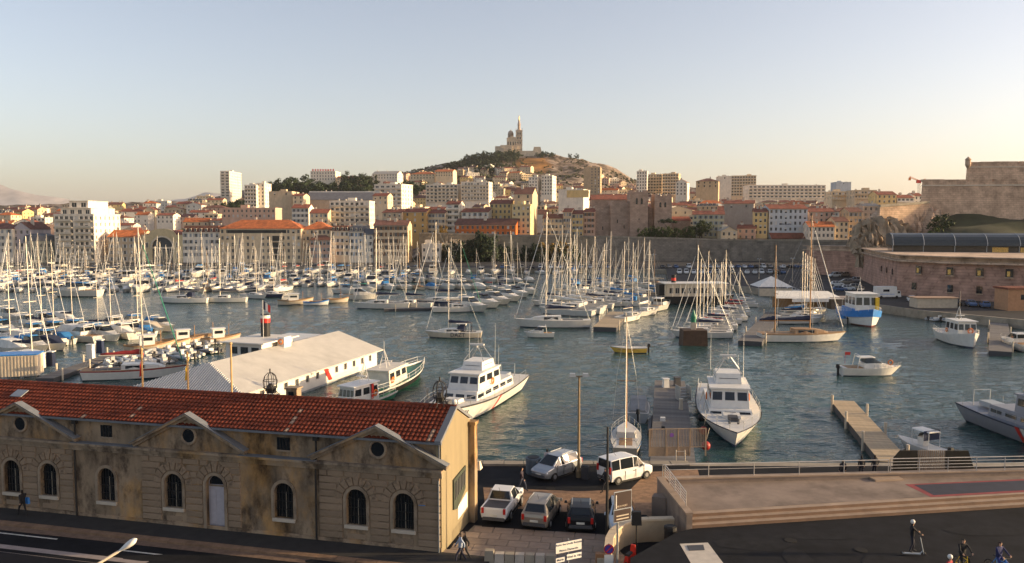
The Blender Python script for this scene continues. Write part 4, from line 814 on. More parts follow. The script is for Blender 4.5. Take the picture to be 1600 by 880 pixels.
# scrub on the hill: too small to count
mb = MB(); r = random.Random(8)
for i in range(2600):
    px = r.choice([r.uniform(700, 860), r.uniform(840, 1000), r.uniform(560, 720)]); Y = r.uniform(1000, 1440); X = (px - 800) / F * Y; z = terrain_z(X, Y) - .2; s = r.uniform(.8, 2.4)
    if 20 < X < 95 and Y > 1180 and r.random() < .85: continue
    for k in range(4):
        a = r.uniform(0, 3.14); mb.add([(X - s * math.cos(a), Y - s * math.sin(a), z), (X + s * math.cos(a), Y + s * math.sin(a), z), (X + s * .5 * math.cos(a), Y + .5 * s * math.sin(a), z + s * 1.3), (X - s * .6 * math.cos(a), Y - .6 * s * math.sin(a), z + s * r.uniform(.7, 1.4))], [(0, 1, 2, 3)])
tag(mb.build('hillside_scrub', LEAF['olive']), 'low scrub scattered over the basilica hill', 'scrub', None, 'stuff')
# ---------------------------------------------------------------- near shore ground
ZQ, ZP, ZR = 1.7, 2.9, 3.45                 # quay, plaza, terrace
SLAB = mat('paving_slab', (.27, .21, .165), .85, scale=1.2, var=.25, stain=.25, rnd=.1)
BRICKP = mat('brick_paving', (.27, .16, .09), .85, scale=2.5, var=.3, stain=.25)
CONC = mat('concrete', (.25, .195, .155), .85, scale=.5, var=.25, stain=.35, spec=.15)
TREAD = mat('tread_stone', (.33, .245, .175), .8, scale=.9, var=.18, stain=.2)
RISER_SHADE = mat('riser_shade_stone', (.17, .105, .07), .8, scale=.9, var=.18, stain=.2)  # step risers: same stone as the treads, their shade painted in as darker colour
LINE = mat('road_paint', (.55, .53, .48), .7, var=.3, scale=3)
EDGE = 64.0
mb = MB(); mb.prism([(-120, -30), (70, -30), (70, EDGE), (-120, EDGE)], -1, ZQ); struct('quay', mb, QSTONE, 'near stone quay at the water edge')
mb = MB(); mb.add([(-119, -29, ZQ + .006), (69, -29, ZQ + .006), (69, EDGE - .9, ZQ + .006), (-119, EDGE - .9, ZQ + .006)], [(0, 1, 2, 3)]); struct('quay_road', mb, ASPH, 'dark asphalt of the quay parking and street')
def sheet(name, pts, z, m, label):
    mb = MB(); mb.add([(p[0], p[1], z) for p in pts], [tuple(range(len(pts)))]); return struct(name, mb, m, label)
P = lambda x, y, z=ZQ: pz(x, y, z).xy[:]
sheet('brick_paving', [P(760, 812), P(1000, 826), P(1110, 815), P(1090, 733), P(1012, 738), P(985, 765), P(900, 768), P(755, 762)][::-1], ZQ + .012, BRICKP, 'reddish brick paving behind the parked cars')
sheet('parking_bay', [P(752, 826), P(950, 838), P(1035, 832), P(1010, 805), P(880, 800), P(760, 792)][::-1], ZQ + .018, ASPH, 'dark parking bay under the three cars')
# quay edge stones
rz0 = random.Random(4); x = -6.0
qedge = thing('quay_edge', 'row of pale coping stones along the near quay edge', 'kerb', (0, EDGE - .45, ZQ))
while x < 12.5:
    l = rz0.uniform(1.1, 1.7); mb = MB(); mb.box(x + .01, -.45, -.5, x + l - .01, .5, .14 + rz0.uniform(0, .03), 0, None, .02, .02); mb.build('stone', QSTONE, qedge); x += l
# paved forecourt with separate slabs
court = [P(741, 821), P(948, 838), P(985, 880), P(960, 905), P(700, 905), P(692, 868)]
def inside(p, poly):
    c = False; j = len(poly) - 1
    for i in range(len(poly)):
        if (poly[i][1] > p[1]) != (poly[j][1] > p[1]) and p[0] < (poly[j][0] - poly[i][0]) * (p[1] - poly[i][1]) / (poly[j][1] - poly[i][1]) + poly[i][0]: c = not c
        j = i
    return c
fo = sheet('forecourt', court[::-1], ZQ + .01, mat('joint_mortar', (.2, .17, .13), .9), 'paved forecourt at the gable of the red-roofed building')
rot = Matrix.Rotation(R(-10), 2); sm = {}
for i in range(-12, 14):
    for j in range(-10, 12):
        l = 1.25; c = Vector((2.5, 45)) + rot @ Vector((i * l + (.6 if j % 2 else 0), j * .95))
        if inside(c, court):
            k = rng.randint(0, 2)
            if k not in sm: mb = MB(); mb.box(-.61, -.46, 0, .61, .46, .05 + k * .006, 0, None, .012, .012); sm[k] = mb.mesh('paving_slab', SLAB)
            link('paving_slab', sm[k], fo, (c.x, c.y, ZQ - .01), (0, 0, R(-10)))
# street in front of the building
C0 = pz(690, 866, ZQ); RZB = math.atan2(-7.5, 29.8)
LD = Vector((-math.cos(RZB), -math.sin(RZB))); ND = Vector((math.sin(RZB), -math.cos(RZB)))    # along the facade to the left, and towards the street
def fp(s, t): v = Vector((C0.x, C0.y)) + LD * s + ND * t; return (v.x, v.y)
mb = MB(); mb.prism([fp(-3, 0), fp(60, 0), fp(60, 2.0), fp(-3, 2.0)][::1], ZQ - .3, ZQ + .13); struct('pavement', mb, mat('pavement_asphalt', (.03, .028, .027), .9, scale=1.5, var=.25), 'narrow dark pavement along the stone building')
kb = thing('kerb', 'brown stone kerb between pavement and street', 'kerb', (0, 0, 0)); x = -3
KM = mat('kerb_stone', (.21, .13, .08), .85, scale=2, var=.25, rnd=.12)
while x < 46:
    mb = MB(); a, b, c, d = fp(x + .01, 2.003), fp(x + 1.18, 2.003), fp(x + 1.18, 2.5), fp(x + .01, 2.5); mb.prism([a, b, c, d], ZQ - .2, ZQ + .15); mb.build('stone', KM, kb); x += 1.2
sheet('gutter', [fp(-3, 2.51), fp(60, 2.51), fp(60, 3.1), fp(-3, 3.1)], ZQ + .014, mat('gutter_setts', (.17, .11, .075), .85, scale=3, var=.3), 'brown gutter strip beside the kerb')
def stripe(s0, s1, t, wd=.14, m=LINE, label='white painted line on the street'):
    return sheet('road_marking', [fp(s0, t - wd / 2), fp(s1, t - wd / 2), fp(s1, t + wd / 2), fp(s0, t + wd / 2)], ZQ + .012, m, label)
stripe(23, 60, 3.5); stripe(13.2, 18, 4.0); stripe(4.5, 9, 4.4)
stripe(15.5, 60, 5.2, .5, mat('median_kerb', (.3, .25, .23), .8, scale=2)); stripe(15, 60, 5.95, .2, MATS['median_kerb'])
mb = MB(); mb.prism([fp(15, 6.1), fp(60, 6.1), fp(60, 13), fp(15, 13)], ZQ - .2, ZQ + .12); struct('traffic_island', mb, mat('island_asphalt', (.012, .013, .018), .8, scale=1.5, spec=.1), 'dark raised traffic island at the street corner')
# plaza, terrace
pl = [P(1057, 832, ZP), P(1082, 826, ZP), P(1600, 792, ZP), (70, 56), (70, -25), P(985, 905, ZP), P(985, 872, ZP)]
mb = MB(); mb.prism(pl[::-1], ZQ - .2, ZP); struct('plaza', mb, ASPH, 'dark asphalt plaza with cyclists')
TFL, TFR = P(1080, 826, ZP), P(1640, 790, ZP); TBL, TBR = P(1036, 756, ZR), P(1640, 744, ZR)
TW = Vector((TFR[0] - TFL[0], TFR[1] - TFL[1])).normalized(); TN = Vector((-TW.y, TW.x))
def off(p, a, b): return (p[0] + TW.x * a + TN.x * b, p[1] + TW.y * a + TN.y * b)
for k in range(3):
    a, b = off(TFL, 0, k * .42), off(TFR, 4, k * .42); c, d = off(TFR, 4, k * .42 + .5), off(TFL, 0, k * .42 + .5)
    mb = MB(); mb.prism([a, b, c, d], ZP - .2, ZP + .18 * (k + 1)); mb.m[2] = 1; struct('stone_step', mb, [TREAD, RISER_SHADE], ['lowest', 'middle', 'top'][k] + ' long stone step up to the terrace')
ter = [off(TFL, 0, 1.26), off(TFR, 4, 1.26), off(TBR, 4, 0), TBL]
mb = MB(); mb.prism(ter, ZQ - .2, ZR); struct('terrace', mb, CONC, 'raised stone terrace overlooking the water')
def bar_wall(name, a, b, z0, z1, wd, m, label, cat='wall', cop=None):
    a, b = Vector(a), Vector(b); d = (b - a).normalized(); n = Vector((-d.y, d.x)) * wd; t = thing(name, label, cat, (a.x, a.y, z0)); mb = MB()
    q = lambda v: (v.x - a.x, v.y - a.y); mb.prism([q(a), q(b), q(b + n), q(a + n)], 0, z1 - z0); mb.build('masonry', m, t)
    if cop: mb = MB(); e = n.normalized() * .05; mb.prism([q(a - e), q(b - e), q(b + n + e), q(a + n + e)], z1 - z0 + .003, z1 - z0 + .1); mb.build('coping', cop, t)
    return t
bar_wall('terrace_wall', off(TBL, -.3, .3), off(TFL, -.3, -.02), ZQ - .1, ZR + .3, .35, CONC, 'sloping-sided pale stone wall along the terrace edge', cop=TREAD)
bar_wall('terrace_parapet', TBL, off(TBR, 4, 0), ZR, ZR + .26, .4, CONC, 'low pale stone parapet along the waterfront edge of the terrace', cop=TREAD)
RAILM = mat('rail_white', (.5, .46, .41), .4, .1)
def railing(a, b, z, h, nr, sp, label):
    a, b = Vector((*a, z)), Vector((*b, z)); t = thing('railing', label, 'railing', a); d = b - a; n = max(1, int(d.length / sp)); mb = MB()
    for i in range(n + 1): q = MB(); p = d * (i / n); q.tube(p, p + Vector((0, 0, h)), .028, None, 6); q.build('post', RAILM, t)
    for k in range(nr): q = MB(); zz = Vector((0, 0, h - k * h / (nr + .4))); q.tube(zz, d + zz, .032 if k == 0 else .02, None, 6); q.build('rail', RAILM, t)
    return t
railing(off(TBL, .15, .1), off(TFL, .1, 1.1), ZR + .3, .95, 5, 1.3, 'white five-bar railing down the left edge of the terrace')
m1 = off(TBL, 15.7, -.3); m1 = P(1392, 749, ZR); railing((TBL[0], TBL[1] + .2), (m1[0], m1[1] + .4), ZR + .36, .85, 2, 2.6, 'white two-bar railing on the long parapet')
railing((m1[0] + .1, m1[1] + .3), (TBR[0] + 3, TBR[1] + .5), ZR + .36, .95, 4, 2.0, 'white four-bar railing by the pontoon gate')
# markings on the terrace and plaza
sheet('painted_mat', [P(1414, 757, ZR), P(1455, 777, ZR), P(1640, 767, ZR), P(1640, 747, ZR)][::1], ZR + .005, mat('mat_red', (.24, .045, .045), .8, var=.2), 'red border of the dark painted rectangle on the terrace')
sheet('painted_mat', [P(1428, 758, ZR), P(1459, 774, ZR), P(1640, 764, ZR), P(1640, 749.5, ZR)][::1], ZR + .01, mat('mat_dark', (.025, .028, .045), .8, var=.2), 'dark blue-black painted rectangle on the terrace')
mb = MB(); pts = [P(1343, 741, ZR), P(1368, 753, ZR), P(1411, 751, ZR), P(1392, 740, ZR)]; mb.prism(pts, ZR + .004, ZR + .13); tag(mb.build('ramp_panel', TREAD), 'flat stone ramp panel lying on the terrace', 'ramp')
sl = sheet('light_slab', [P(1062, 850, ZP), P(1106, 848, ZP), P(1145, 900, ZP), P(1092, 902, ZP)][::-1], ZP + .006, mat('pale_slab', (.5, .45, .38), .8, scale=2, var=.12), 'pale slab strip in the plaza asphalt')
mb = MB(); g = [P(1073, 853, ZP), P(1099, 852, ZP), P(1101, 860, ZP), P(1077, 861, ZP)]; mb.prism(g[::-1], ZP + .01, ZP + .03); tag(mb.build('drain_grate', DGREY), 'dark square grate set in the pale slab', 'grate')
pr_ = random.Random(12); PATCH = mat('asphalt_patch', (.018, .0185, .0205), .9, scale=1.5, var=.3, spec=.1)
for i, (x, y, z, sx, sy) in enumerate(((1180, 850, ZP, 2.4, 1.0), (1300, 838, ZP, 3.5, .6), (1390, 880, ZP, 1.6, 1.3), (1540, 830, ZP, 2.8, .8), (1250, 875, ZP, .9, 1.8), (800, 752, ZQ, 2.2, .8), (905, 760, ZQ, 1.5, .7), (260, 872, ZQ, 2.5, .5), (520, 878, ZQ, 1.8, .5))):
    c = pz(x, y, z); pts = [(c.x + sx * math.cos(a) * pr_.uniform(.75, 1.1), c.y + sy * math.sin(a) * pr_.uniform(.75, 1.1)) for a in np.arange(0, 6.28, .7)]; sheet('asphalt_patch', pts, z + .0125 + i * .0004, PATCH, 'irregular lighter repair patch in the asphalt')
for i, (x, y, z) in enumerate(((1235, 845, ZP), (1345, 860, ZP), (860, 764, ZQ), (430, 862, ZQ))):
    c = pz(x, y, z); mb = MB(); mb.lathe([(.34, 0), (.34, .02), (.3, .024)], 16); o = mb.build('manhole_cover', mat('cast_iron', (.02, .019, .018), .85, spec=.15)); o.location = (c.x, c.y, z + .008); tag(o, 'round iron manhole cover %s' % ('on the plaza near the pale slab', 'on the plaza left of the scooter rider', 'on the quay road before the people carrier', 'in the street before the arched window')[i], 'manhole cover')
# curved low wall by the signs
cw = thing('curved_wall', 'low curved beige wall between forecourt and plaza', 'wall', (0, 0, ZQ)); pts = [P(955, 900, ZQ), P(957, 878, ZQ), P(963, 866, ZQ), P(975, 855, ZQ), P(990, 849, ZQ), P(1015, 847, ZQ), P(1053, 846, ZQ)]
CWM = mat('beige_wall', (.46, .35, .22), .85, scale=1, var=.15, stain=.15); mb = MB(); mc = MB()
for i, (a, b) in enumerate(zip(pts, pts[1:])):
    a, b = Vector(a), Vector(b); d = (b - a).normalized(); n = Vector((-d.y, d.x)) * .35
    mb.prism([a[:], b[:], (b + n)[:], (a + n)[:]], -.05, 1.28); mc.prism([(a - n * .15)[:], (b - n * .15)[:], (b + n * 1.15)[:], (a + n * 1.15)[:]], 1.283, 1.4)
mb.build('masonry', CWM, cw); mc.build('coping', mat('coping_beige', (.56, .45, .31), .8), cw)
bar_wall('utility_block', P(1018, 812), P(1040, 815), ZQ, ZQ + 1.5, .8, CONC, 'small pale utility block against the terrace wall', 'block')
# barrier blocks
bt = thing('barrier', 'low barrier of grey and whitewashed stone blocks on the forecourt', 'barrier', pz(757, 878, ZQ)); a, b = pz(757, 878, ZQ), pz(868, 882, ZQ); d = b - a; n = 7
for i in range(n):
    mb = MB(); T = Matrix.Translation(d * ((i + .5) / n)) @ Matrix.Rotation(math.atan2(d.y, d.x), 4, 'Z'); l = d.length / n
    mb.cbox(0, 0, 0, l - .02, .5, .55 if i else .7, i % 2, T, .03, .05); mb.build('stone', [QSTONE, mat('limewashed_stone', (.42, .37, .31), .9)], bt)
# ---------------------------------------------------------------- red-roofed stone building
def patchy(n, L, b, mp, vm):                    # ochre render patches and grey soot on the old walls
    def nz(sc_, d, lo, hi):
        q = n.nodes.new('ShaderNodeTexNoise'); q.inputs['Scale'].default_value = sc_; q.inputs['Detail'].default_value = d; q.inputs['Roughness'].default_value = .72; L.new(mp.outputs[0], q.inputs['Vector'])
        r = n.nodes.new('ShaderNodeMapRange'); r.inputs[1].default_value = lo; r.inputs[2].default_value = hi; L.new(q.outputs[0], r.inputs[0]); return r.outputs[0]
    a = n.nodes.new('ShaderNodeMix'); a.data_type = 'RGBA'; a.blend_type = 'MULTIPLY'; L.new(nz(.23, 7, .5, .64), a.inputs[0]); L.new(vm.outputs[0], a.inputs[6]); a.inputs[7].default_value = (1.5, 1.17, .68, 1)
    c = n.nodes.new('ShaderNodeMix'); c.data_type = 'RGBA'; c.blend_type = 'MULTIPLY'; L.new(nz(.75, 9, .49, .63), c.inputs[0]); L.new(a.outputs[2], c.inputs[6]); c.inputs[7].default_value = (.3, .29, .3, 1); L.new(c.outputs[2], b.inputs['Base Color'])
for q in ('old_limestone', 'limestone_block', 'limestone_trim'): CUSTOM[q] = patchy
OLD = mat('old_limestone', (.29, .21, .135), .92, scale=.55, var=.35, stain=.6, bump=.5, streak=.55)
OLDB = mat('limestone_block', (.285, .205, .135), .9, scale=.8, var=.3, stain=.5, rnd=.12, bump=.4)
OLDT = mat('limestone_trim', (.3, .23, .16), .9, scale=1, var=.25, stain=.4, streak=.5)
LEAD = mat('lead_flashing', (.17, .18, .195), .6, .2, var=.15)
GAB = mat('gable_plaster', (.24, .195, .115), .9, scale=.5, var=.1, stain=.15, streak=.4)
hb = thing('stone_building', 'old ochre stone building with red tiled roof and three pediments', 'building', C0, RZB)
DEPB, LENB, HE, HR = 5.7, 40.0, 6.45, 7.75
def s_of(px):                                  # distance along the facade of a photo column
    d = ray(px, 780); u = Vector((d.x, d.y)); A = np.array([[u.x, -LD.x], [u.y, -LD.y]]); return float(np.linalg.solve(A, np.array([C0.x, C0.y]))[1])
ops = [(s_of(q), .62, 1.22, 2.75) for q in (631, 557, 444, 272, 168, 78, 21)]
door = (s_of(337), .62, .12, 2.85)
ops2 = sorted(ops + [door] + [(s_of(21) + 4.6, .62, 1.22, 2.75)])
mb = MB(); ZF = 4.5; sgn = -1
def q4(a, b, z0, z1, y=0): mb.add([(-b, y, z0), (-a, y, z0), (-a, y, z1), (-b, y, z1)], [(0, 1, 2, 3)])
prev = 0
for s, hw, z0, zs in ops2:
    q4(prev, s - hw, 0, ZF); q4(s - hw, s + hw, 0, z0); prev = s + hw; n = 12
    arc = [(-s + hw * math.cos(math.pi * i / n), zs + hw * math.sin(math.pi * i / n)) for i in range(n + 1)]
    for (xa, za), (xb, zb_) in zip(arc, arc[1:]):
        mb.add([(xa, 0, za), (xa, 0, ZF), (xb, 0, ZF), (xb, 0, zb_)], [(0, 1, 2, 3)]); mb.add([(xa, 0, za), (xb, 0, zb_), (xb, .3, zb_), (xa, .3, za)], [(0, 1, 2, 3)])
    for sx in (-1, 1): mb.add([(-s + sx * hw, 0, z0), (-s + sx * hw, .3, z0), (-s + sx * hw, .3, zs), (-s + sx * hw, 0, zs)], [(0, 1, 2, 3) if sx > 0 else (3, 2, 1, 0)])
    mb.add([(-s - hw, 0, z0), (-s + hw, 0, z0), (-s + hw, .3, z0), (-s - hw, .3, z0)], [(0, 1, 2, 3)])
q4(prev, LENB, 0, ZF); q4(0, LENB, ZF, HE, .12); mb.add([(-LENB, 0, ZF), (0, 0, ZF), (0, .12, ZF), (-LENB, .12, ZF)], [(0, 1, 2, 3)])
mb.add([(-LENB, DEPB, 0), (-.0, DEPB, 0), (0, DEPB, HE), (-LENB, DEPB, HE)], [(3, 2, 1, 0)]); mb.build('facade', OLD, hb)
mb = MB(); mb.prismx([(.0, 0), (DEPB, 0), (DEPB, HE), (DEPB / 2, HR), (.0, HE)], -.3, 0.01); mb.build('gable_wall', GAB, hb)
IRON = mat('wrought_iron', (.02, .018, .016), .6)
for s, hw, z0, zs in ops2:
    isd = (s, hw, z0, zs) == door; g = MB(); n = 12; arc = [(hw * math.cos(math.pi * i / n), zs + hw * math.sin(math.pi * i / n)) for i in range(n + 1)]
    g.prismy([(-hw, z0), (hw, z0)] + arc, .24, .28); o = g.build('door' if isd else 'window', mat('door_lilac', (.46, .42, .44), .6, scale=3, var=.1) if isd else GLASS, hb); o.location = (-s, 0, 0)
    if isd:
        o['label'] = 'pale lilac double door with fanlight'
        for sx in (-1, 1):
            for za, zb_ in ((.3, 1.1), (1.2, 2.5)): k = MB(); k.box(sx * .31 - .2, .215, za, sx * .31 + .2, .238, zb_); k.build('panel', MATS['door_lilac'], o)
        k = MB(); k.box(-hw, .2, zs - .12, hw, .236, zs - .02); k.build('transom', OLDT, o); k = MB(); k.prismy([(-hw * .9, zs)] + [(x * .9, zs + (z - zs) * .9) for x, z in arc][::-1][:0] + [(hw * .9 * math.cos(math.pi * i / 10), zs + .02 + hw * .9 * math.sin(math.pi * i / 10)) for i in range(11)], .22, .236); k.build('fanlight', GLASS, o)
        k = MB(); k.box(-hw - .2, -.5, 0, hw + .2, .1, .12); k.build('doorstep', OLDT, o)
    else:
        for sx in (-.42, -.21, .0, .21, .42): k = MB(); k.box(sx - .015, .16, z0, sx + .015, .19, zs + math.sqrt(max(.01, hw * hw - sx * sx)) - .02); k.build('bar', IRON, o)
        for zz in (1.7, 2.2, 2.7): k = MB(); k.box(-hw, .15, zz, hw, .158, zz + .03); k.build('bar', IRON, o)
        k = MB(); k.box(-.03, .2, z0, .03, .235, zs); k.build('mullion', TRIM, o)
        k = MB(); k.box(-hw - .12, -.14, z0 - .2, hw + .12, .02, z0 - .004); k.build('sill', mat('pale_sill', (.5, .43, .34), .85, scale=2), o)
    k = MB()                                    # moulded arch surround
    for rr, y in ((1.0, -.05), (1.22, -.09)):
        pass
    oa = [(hw * 1.02 * math.cos(math.pi * i / n), zs + hw * 1.02 * math.sin(math.pi * i / n)) for i in range(n + 1)]; ob = [((hw + .2) * math.cos(math.pi * i / n), zs + (hw + .2) * math.sin(math.pi * i / n)) for i in range(n + 1)]
    for i in range(n): k.add([(oa[i][0], -.08, oa[i][1]), (oa[i + 1][0], -.08, oa[i + 1][1]), (ob[i + 1][0], -.08, ob[i + 1][1]), (ob[i][0], -.08, ob[i][1]), (oa[i][0], .02, oa[i][1]), (oa[i + 1][0], .02, oa[i + 1][1]), (ob[i][0], .02, ob[i][1]), (ob[i + 1][0], .02, ob[i + 1][1])], [(0, 3, 2, 1), (3, 6, 7, 2), (0, 1, 5, 4)])
    for sx in (-1, 1): k.box(min(sx * hw * 1.02, sx * (hw + .2)), -.08, z0, max(sx * hw * 1.02, sx * (hw + .2)), .02, zs)
    k.build('arch_surround', OLDT, hb).location = (-s, 0, 0)
# pavilions: rusticated stones, pediments
pav = [(.0, s_of(498)), (s_of(378), s_of(222)), (s_of(118), s_of(118) + 8.0)]
cmesh = {}; wm_ = {}
def stone(x0, x1, z0, z1, y=-.05):
    key = (round(x1 - x0, 2), round(z1 - z0, 2))
    if key not in cmesh: k = MB(); a, b = key[0] / 2, key[1]; k.add([(-a, .075, 0), (a, .075, 0), (a, .075, b), (-a, .075, b), (-a + .045, 0, .045), (a - .045, 0, .045), (a - .045, 0, b - .045), (-a + .045, 0, b - .045)], [(4, 5, 6, 7), (0, 1, 5, 4), (1, 2, 6, 5), (2, 3, 7, 6), (3, 0, 4, 7)]); cmesh[key] = k.mesh('stone', OLDB)
    link('stone', cmesh[key], hb, (-(x0 + x1) / 2, y + rng.uniform(-.008, .008), z0))
for s0, s1 in pav:
    inn = sorted([q for q in ops2 if s0 < q[0] < s1]); ch = .41; nz = 10
    for k in range(nz):
        z0 = .35 + k * ch; z1 = z0 + ch - .03; segs = []; a = s0 + .03
        for s, hw, zz, zs in inn:
            if z1 < zs + .1: gap = hw + .22
            else:
                dz = z0 - zs; gap = math.sqrt(max(0, (hw + .66) ** 2 - dz * dz)) if dz < hw + .66 else 0
            if gap: segs.append((a, s - gap)); a = s + gap
        segs.append((a, s1 - .03))
        for a, b in segs:
            if b - a < .15: continue
            m = max(1, round((b - a) / 1.15)); sh_ = (.5 if k % 2 and m > 1 else 0); w_ = (b - a) / m; cuts = [a] + [a + w_ * (i + sh_) for i in range(0 if sh_ else 1, m)] + [b]
            for p, q in zip(cuts, cuts[1:]):
                if q - p > .1: stone(p + .016, q - .016, z0, z1, -.07)
        if z0 < 1.0:
            for s, hw, zz, zs in inn:
                if zz > 1 and z1 < 1.05: stone(s - hw + .02, s + hw - .02, z0, z1, -.02)
    for s, hw, zz, zs in inn:                   # wedge stones fanning round each arch
        for i in range(9):
            a0, a1 = math.pi * i / 9 + .018, math.pi * (i + 1) / 9 - .018; r0, r1 = hw + .23, hw + (.78 if i != 4 else 1.0)
            if i not in wm_: cc = [(r * math.cos(a), r * math.sin(a)) for r, a in ((r0, a1), (r0, a0), (r1, a0), (r1, a1))]; mx_ = (sum(c[0] for c in cc) / 4, sum(c[1] for c in cc) / 4); k = MB(); k.add([(x, .09, z) for x, z in cc] + [(x + (mx_[0] - x) * .13, 0, z + (mx_[1] - z) * .13) for x, z in cc], [(4, 5, 6, 7), (0, 1, 5, 4), (1, 2, 6, 5), (2, 3, 7, 6), (3, 0, 4, 7)]); wm_[i] = k.mesh('stone', OLDB)
            link('stone', wm_[i], hb, (-s, -.085, zs))
    # pediment
    pc = (s0 + s1) / 2; hwid = (s1 - s0) / 2 + .35; ap = 6.95; zb = 4.95
    k = MB(); k.prismy([(-hwid + .1, zb), (hwid - .1, zb), (0, ap + .05)], -.06, .115); tp = k.build('tympanum', OLD, hb); tp.location = (-pc, 0, 0)
    for sx in (-1, 1):
        L = math.hypot(hwid, ap - zb); an = math.atan2(ap - zb, hwid); k = MB(); T = Matrix.Translation((sx * hwid, 0, zb)) @ Matrix.Rotation(-sx * (math.pi / 2), 4, 'Z') if 0 else None
        d = Vector((-sx * hwid, 0, ap - zb)).normalized(); up = Vector((sx * d.z * -1 * -1, 0, 0)); nn = Vector((sx * (ap - zb), 0, hwid)).normalized()
        for w0, w1, y, m in ((-.02, .16, -.22, 0), (.16, .3, -.42, 0), (.302, .34, -.45, 1)):
            a0 = Vector((sx * hwid, 0, zb)); b0 = Vector((0, 0, ap)); A = [a0 + nn * w0, b0 + Vector((0, 0, 1)) * (w0 / nn.z), b0 + Vector((0, 0, 1)) * (w1 / nn.z), a0 + nn * w1]
            pl_ = [(v.x, v.z) for v in A]; pl_ = pl_ if sx < 0 else pl_[::-1]; k.prismy(pl_, y, .112 if m else .113, m)
        k.build('raking_cornice', [OLDT, LEAD], hb).location = (-pc, 0, 0)
    k = MB(); k.torus((0, -.09, 5.85), .5, .09, 0, 20, 6); k.lathe([(.46, 0), (.46, .02)], 20, 1); nv = 40
    k.v = k.v[:-nv] + [(v[0], -.075 - v[2], v[1] + 5.85) for v in k.v[-nv:]]; k.build('oculus', [OLDT, GLASS], hb).location = (-pc, 0, 0)
for y, z0, z1 in ((-.12, 4.42, 4.58), (-.2, 4.58, 4.8), (-.38, 4.8, 4.94)):
    k = MB(); k.box(-LENB, y, z0, .06 - y * .2, .11, z1); k.build('cornice', OLDT, hb)
for a, b in ((s_of(498), s_of(378)), (s_of(222), s_of(118))):
    k = MB(); k.box(-b, -.39, 4.941, -a, .11, 4.97); k.build('flashing', LEAD, hb)
k = MB(); k.box(-LENB, -.07, 0, .02, .0, .34); k.build('plinth', OLDB, hb)
for q in (443, 168): s = s_of(q); k = MB(); k.box(-.42, .09, 5.35, .42, .13, 6.1); k.box(-.5, .07, 5.25, .5, .118, 5.345, 1); o = k.build('attic_window', [GLASS, OLDT], hb); o.location = (-s, 0, 0); [(lambda m: m.build('bar', IRON, o))(MB().box(x - .02, .06, 5.35, x + .02, .085, 6.1)) for x in (-.2, 0, .2)]
for s in (s_of(122), s_of(498) + .1): k = MB(); k.tube((-s, -.14, .1), (-s, -.14, 4.4), .07); k.tube((-s, -.05, 4.95), (-s, -.05, 6.3), .07); k.cbox(-s, -.05, 6.1, .3, .25, .3); k.build('drainpipe', IRON, hb)
k = MB(); k.tube((-.12, -.13, .1), (-.12, -.13, 4.3), .05); k.tube((-.12, .0, 5), (-.12, .0, 6.4), .05); k.build('drainpipe', LEAD, hb)
k = MB(); k.box(-.1, DEPB - .5, 0, .42, DEPB + .1, HE - .2); k.box(-.15, DEPB - .6, HE - .2, .5, DEPB + .2, HE); k.build('corner_pilaster', OLDT, hb)
k = MB(); k.box(-.1, DEPB + .1, 3.2, .6, DEPB + .7, 3.7, 0, None, .1, .2); k.build('corbel', TRIM, hb)
k = MB(); k.box(-1.35, -.07, 2.75, -.95, -.052, 3.05); k.build('street_sign', BLUEP, hb); k = MB(); [k.box(-1.3 + i * .06, -.076, 2.86, -1.27 + i * .06, -.0705, 2.94) for i in range(5)]; k.build('street_sign_lettering', WHITE, hb)
BANN = mat('dark_banner', (.035, .045, .03), .7, scale=2, var=.3)
k = MB(); k.prismx([(2.0, 1.9), (2.7, 1.75), (4.3, 2.5), (4.4, 3.9), (2.0, 3.7)], .012, .1); k.build('relief_plaque', BANN, hb)
for i in range(7): k = MB(); k.box(.1, 2.2 + i * .3, 2.45 + i * .06, .14, 2.32 + i * .3, 3.5 + i * .03); k.build('relief_figure', DGREY, hb)
k = MB(); k.prismx([(3.0, .95), (4.9, 1.1), (4.9, 2.1), (3.0, 1.75)], .012, .03); k.build('white_panel', WHITE, hb)
# roof: individual clay tiles at the near end, the rest joined
TILE = mat('clay_tile', (.18, .034, .012), .85, scale=2.5, var=.3, rnd=.22, bump=.2)
TILEJ = mat('clay_tile_far', (.18, .034, .012), .85, scale=1.7, var=.4, stain=.3, bump=.2)
yE, zE, yR, zR = -.16, HE + .03, DEPB / 2, HR + .12; SL = math.hypot(yR - yE, zR - zE); an = math.atan2(zR - zE, yR - yE)
k = MB(); k.add([(-LENB, yE, zE), (0, yE, zE), (0, yR, zR), (-LENB, yR, zR), (-LENB, DEPB + .3, zE), (0, DEPB + .3, zE)], [(0, 1, 2, 3), (3, 2, 5, 4)]); k.build('roof_deck', TILEJ, hb)
rows, pit = 9, .28; tl = SL / rows + .06
def tile_geo():
    k = MB(); n = 6; vs = []
    for y, r, dz in ((0, .138, .05), (tl, .11, .0)):
        for i in range(n + 1): t_ = math.pi * i / n; vs.append((-r * math.cos(t_), y, dz + r * .62 * math.sin(t_)))
    k.add(vs, [(i, i + 1, n + 2 + i, n + 1 + i) for i in range(n)] + [tuple(range(n + 1))[::-1]]); return k
tg = tile_geo(); tmesh = tg.mesh('roof_tile', TILE); joined = MB(); Rm = Matrix.Rotation(an, 4, 'X')
PALE = mat('pale_tile', (.3, .2, .14), .85, scale=3, var=.3)
tmesh2 = tile_geo().mesh('roof_tile', PALE); cnt = 0
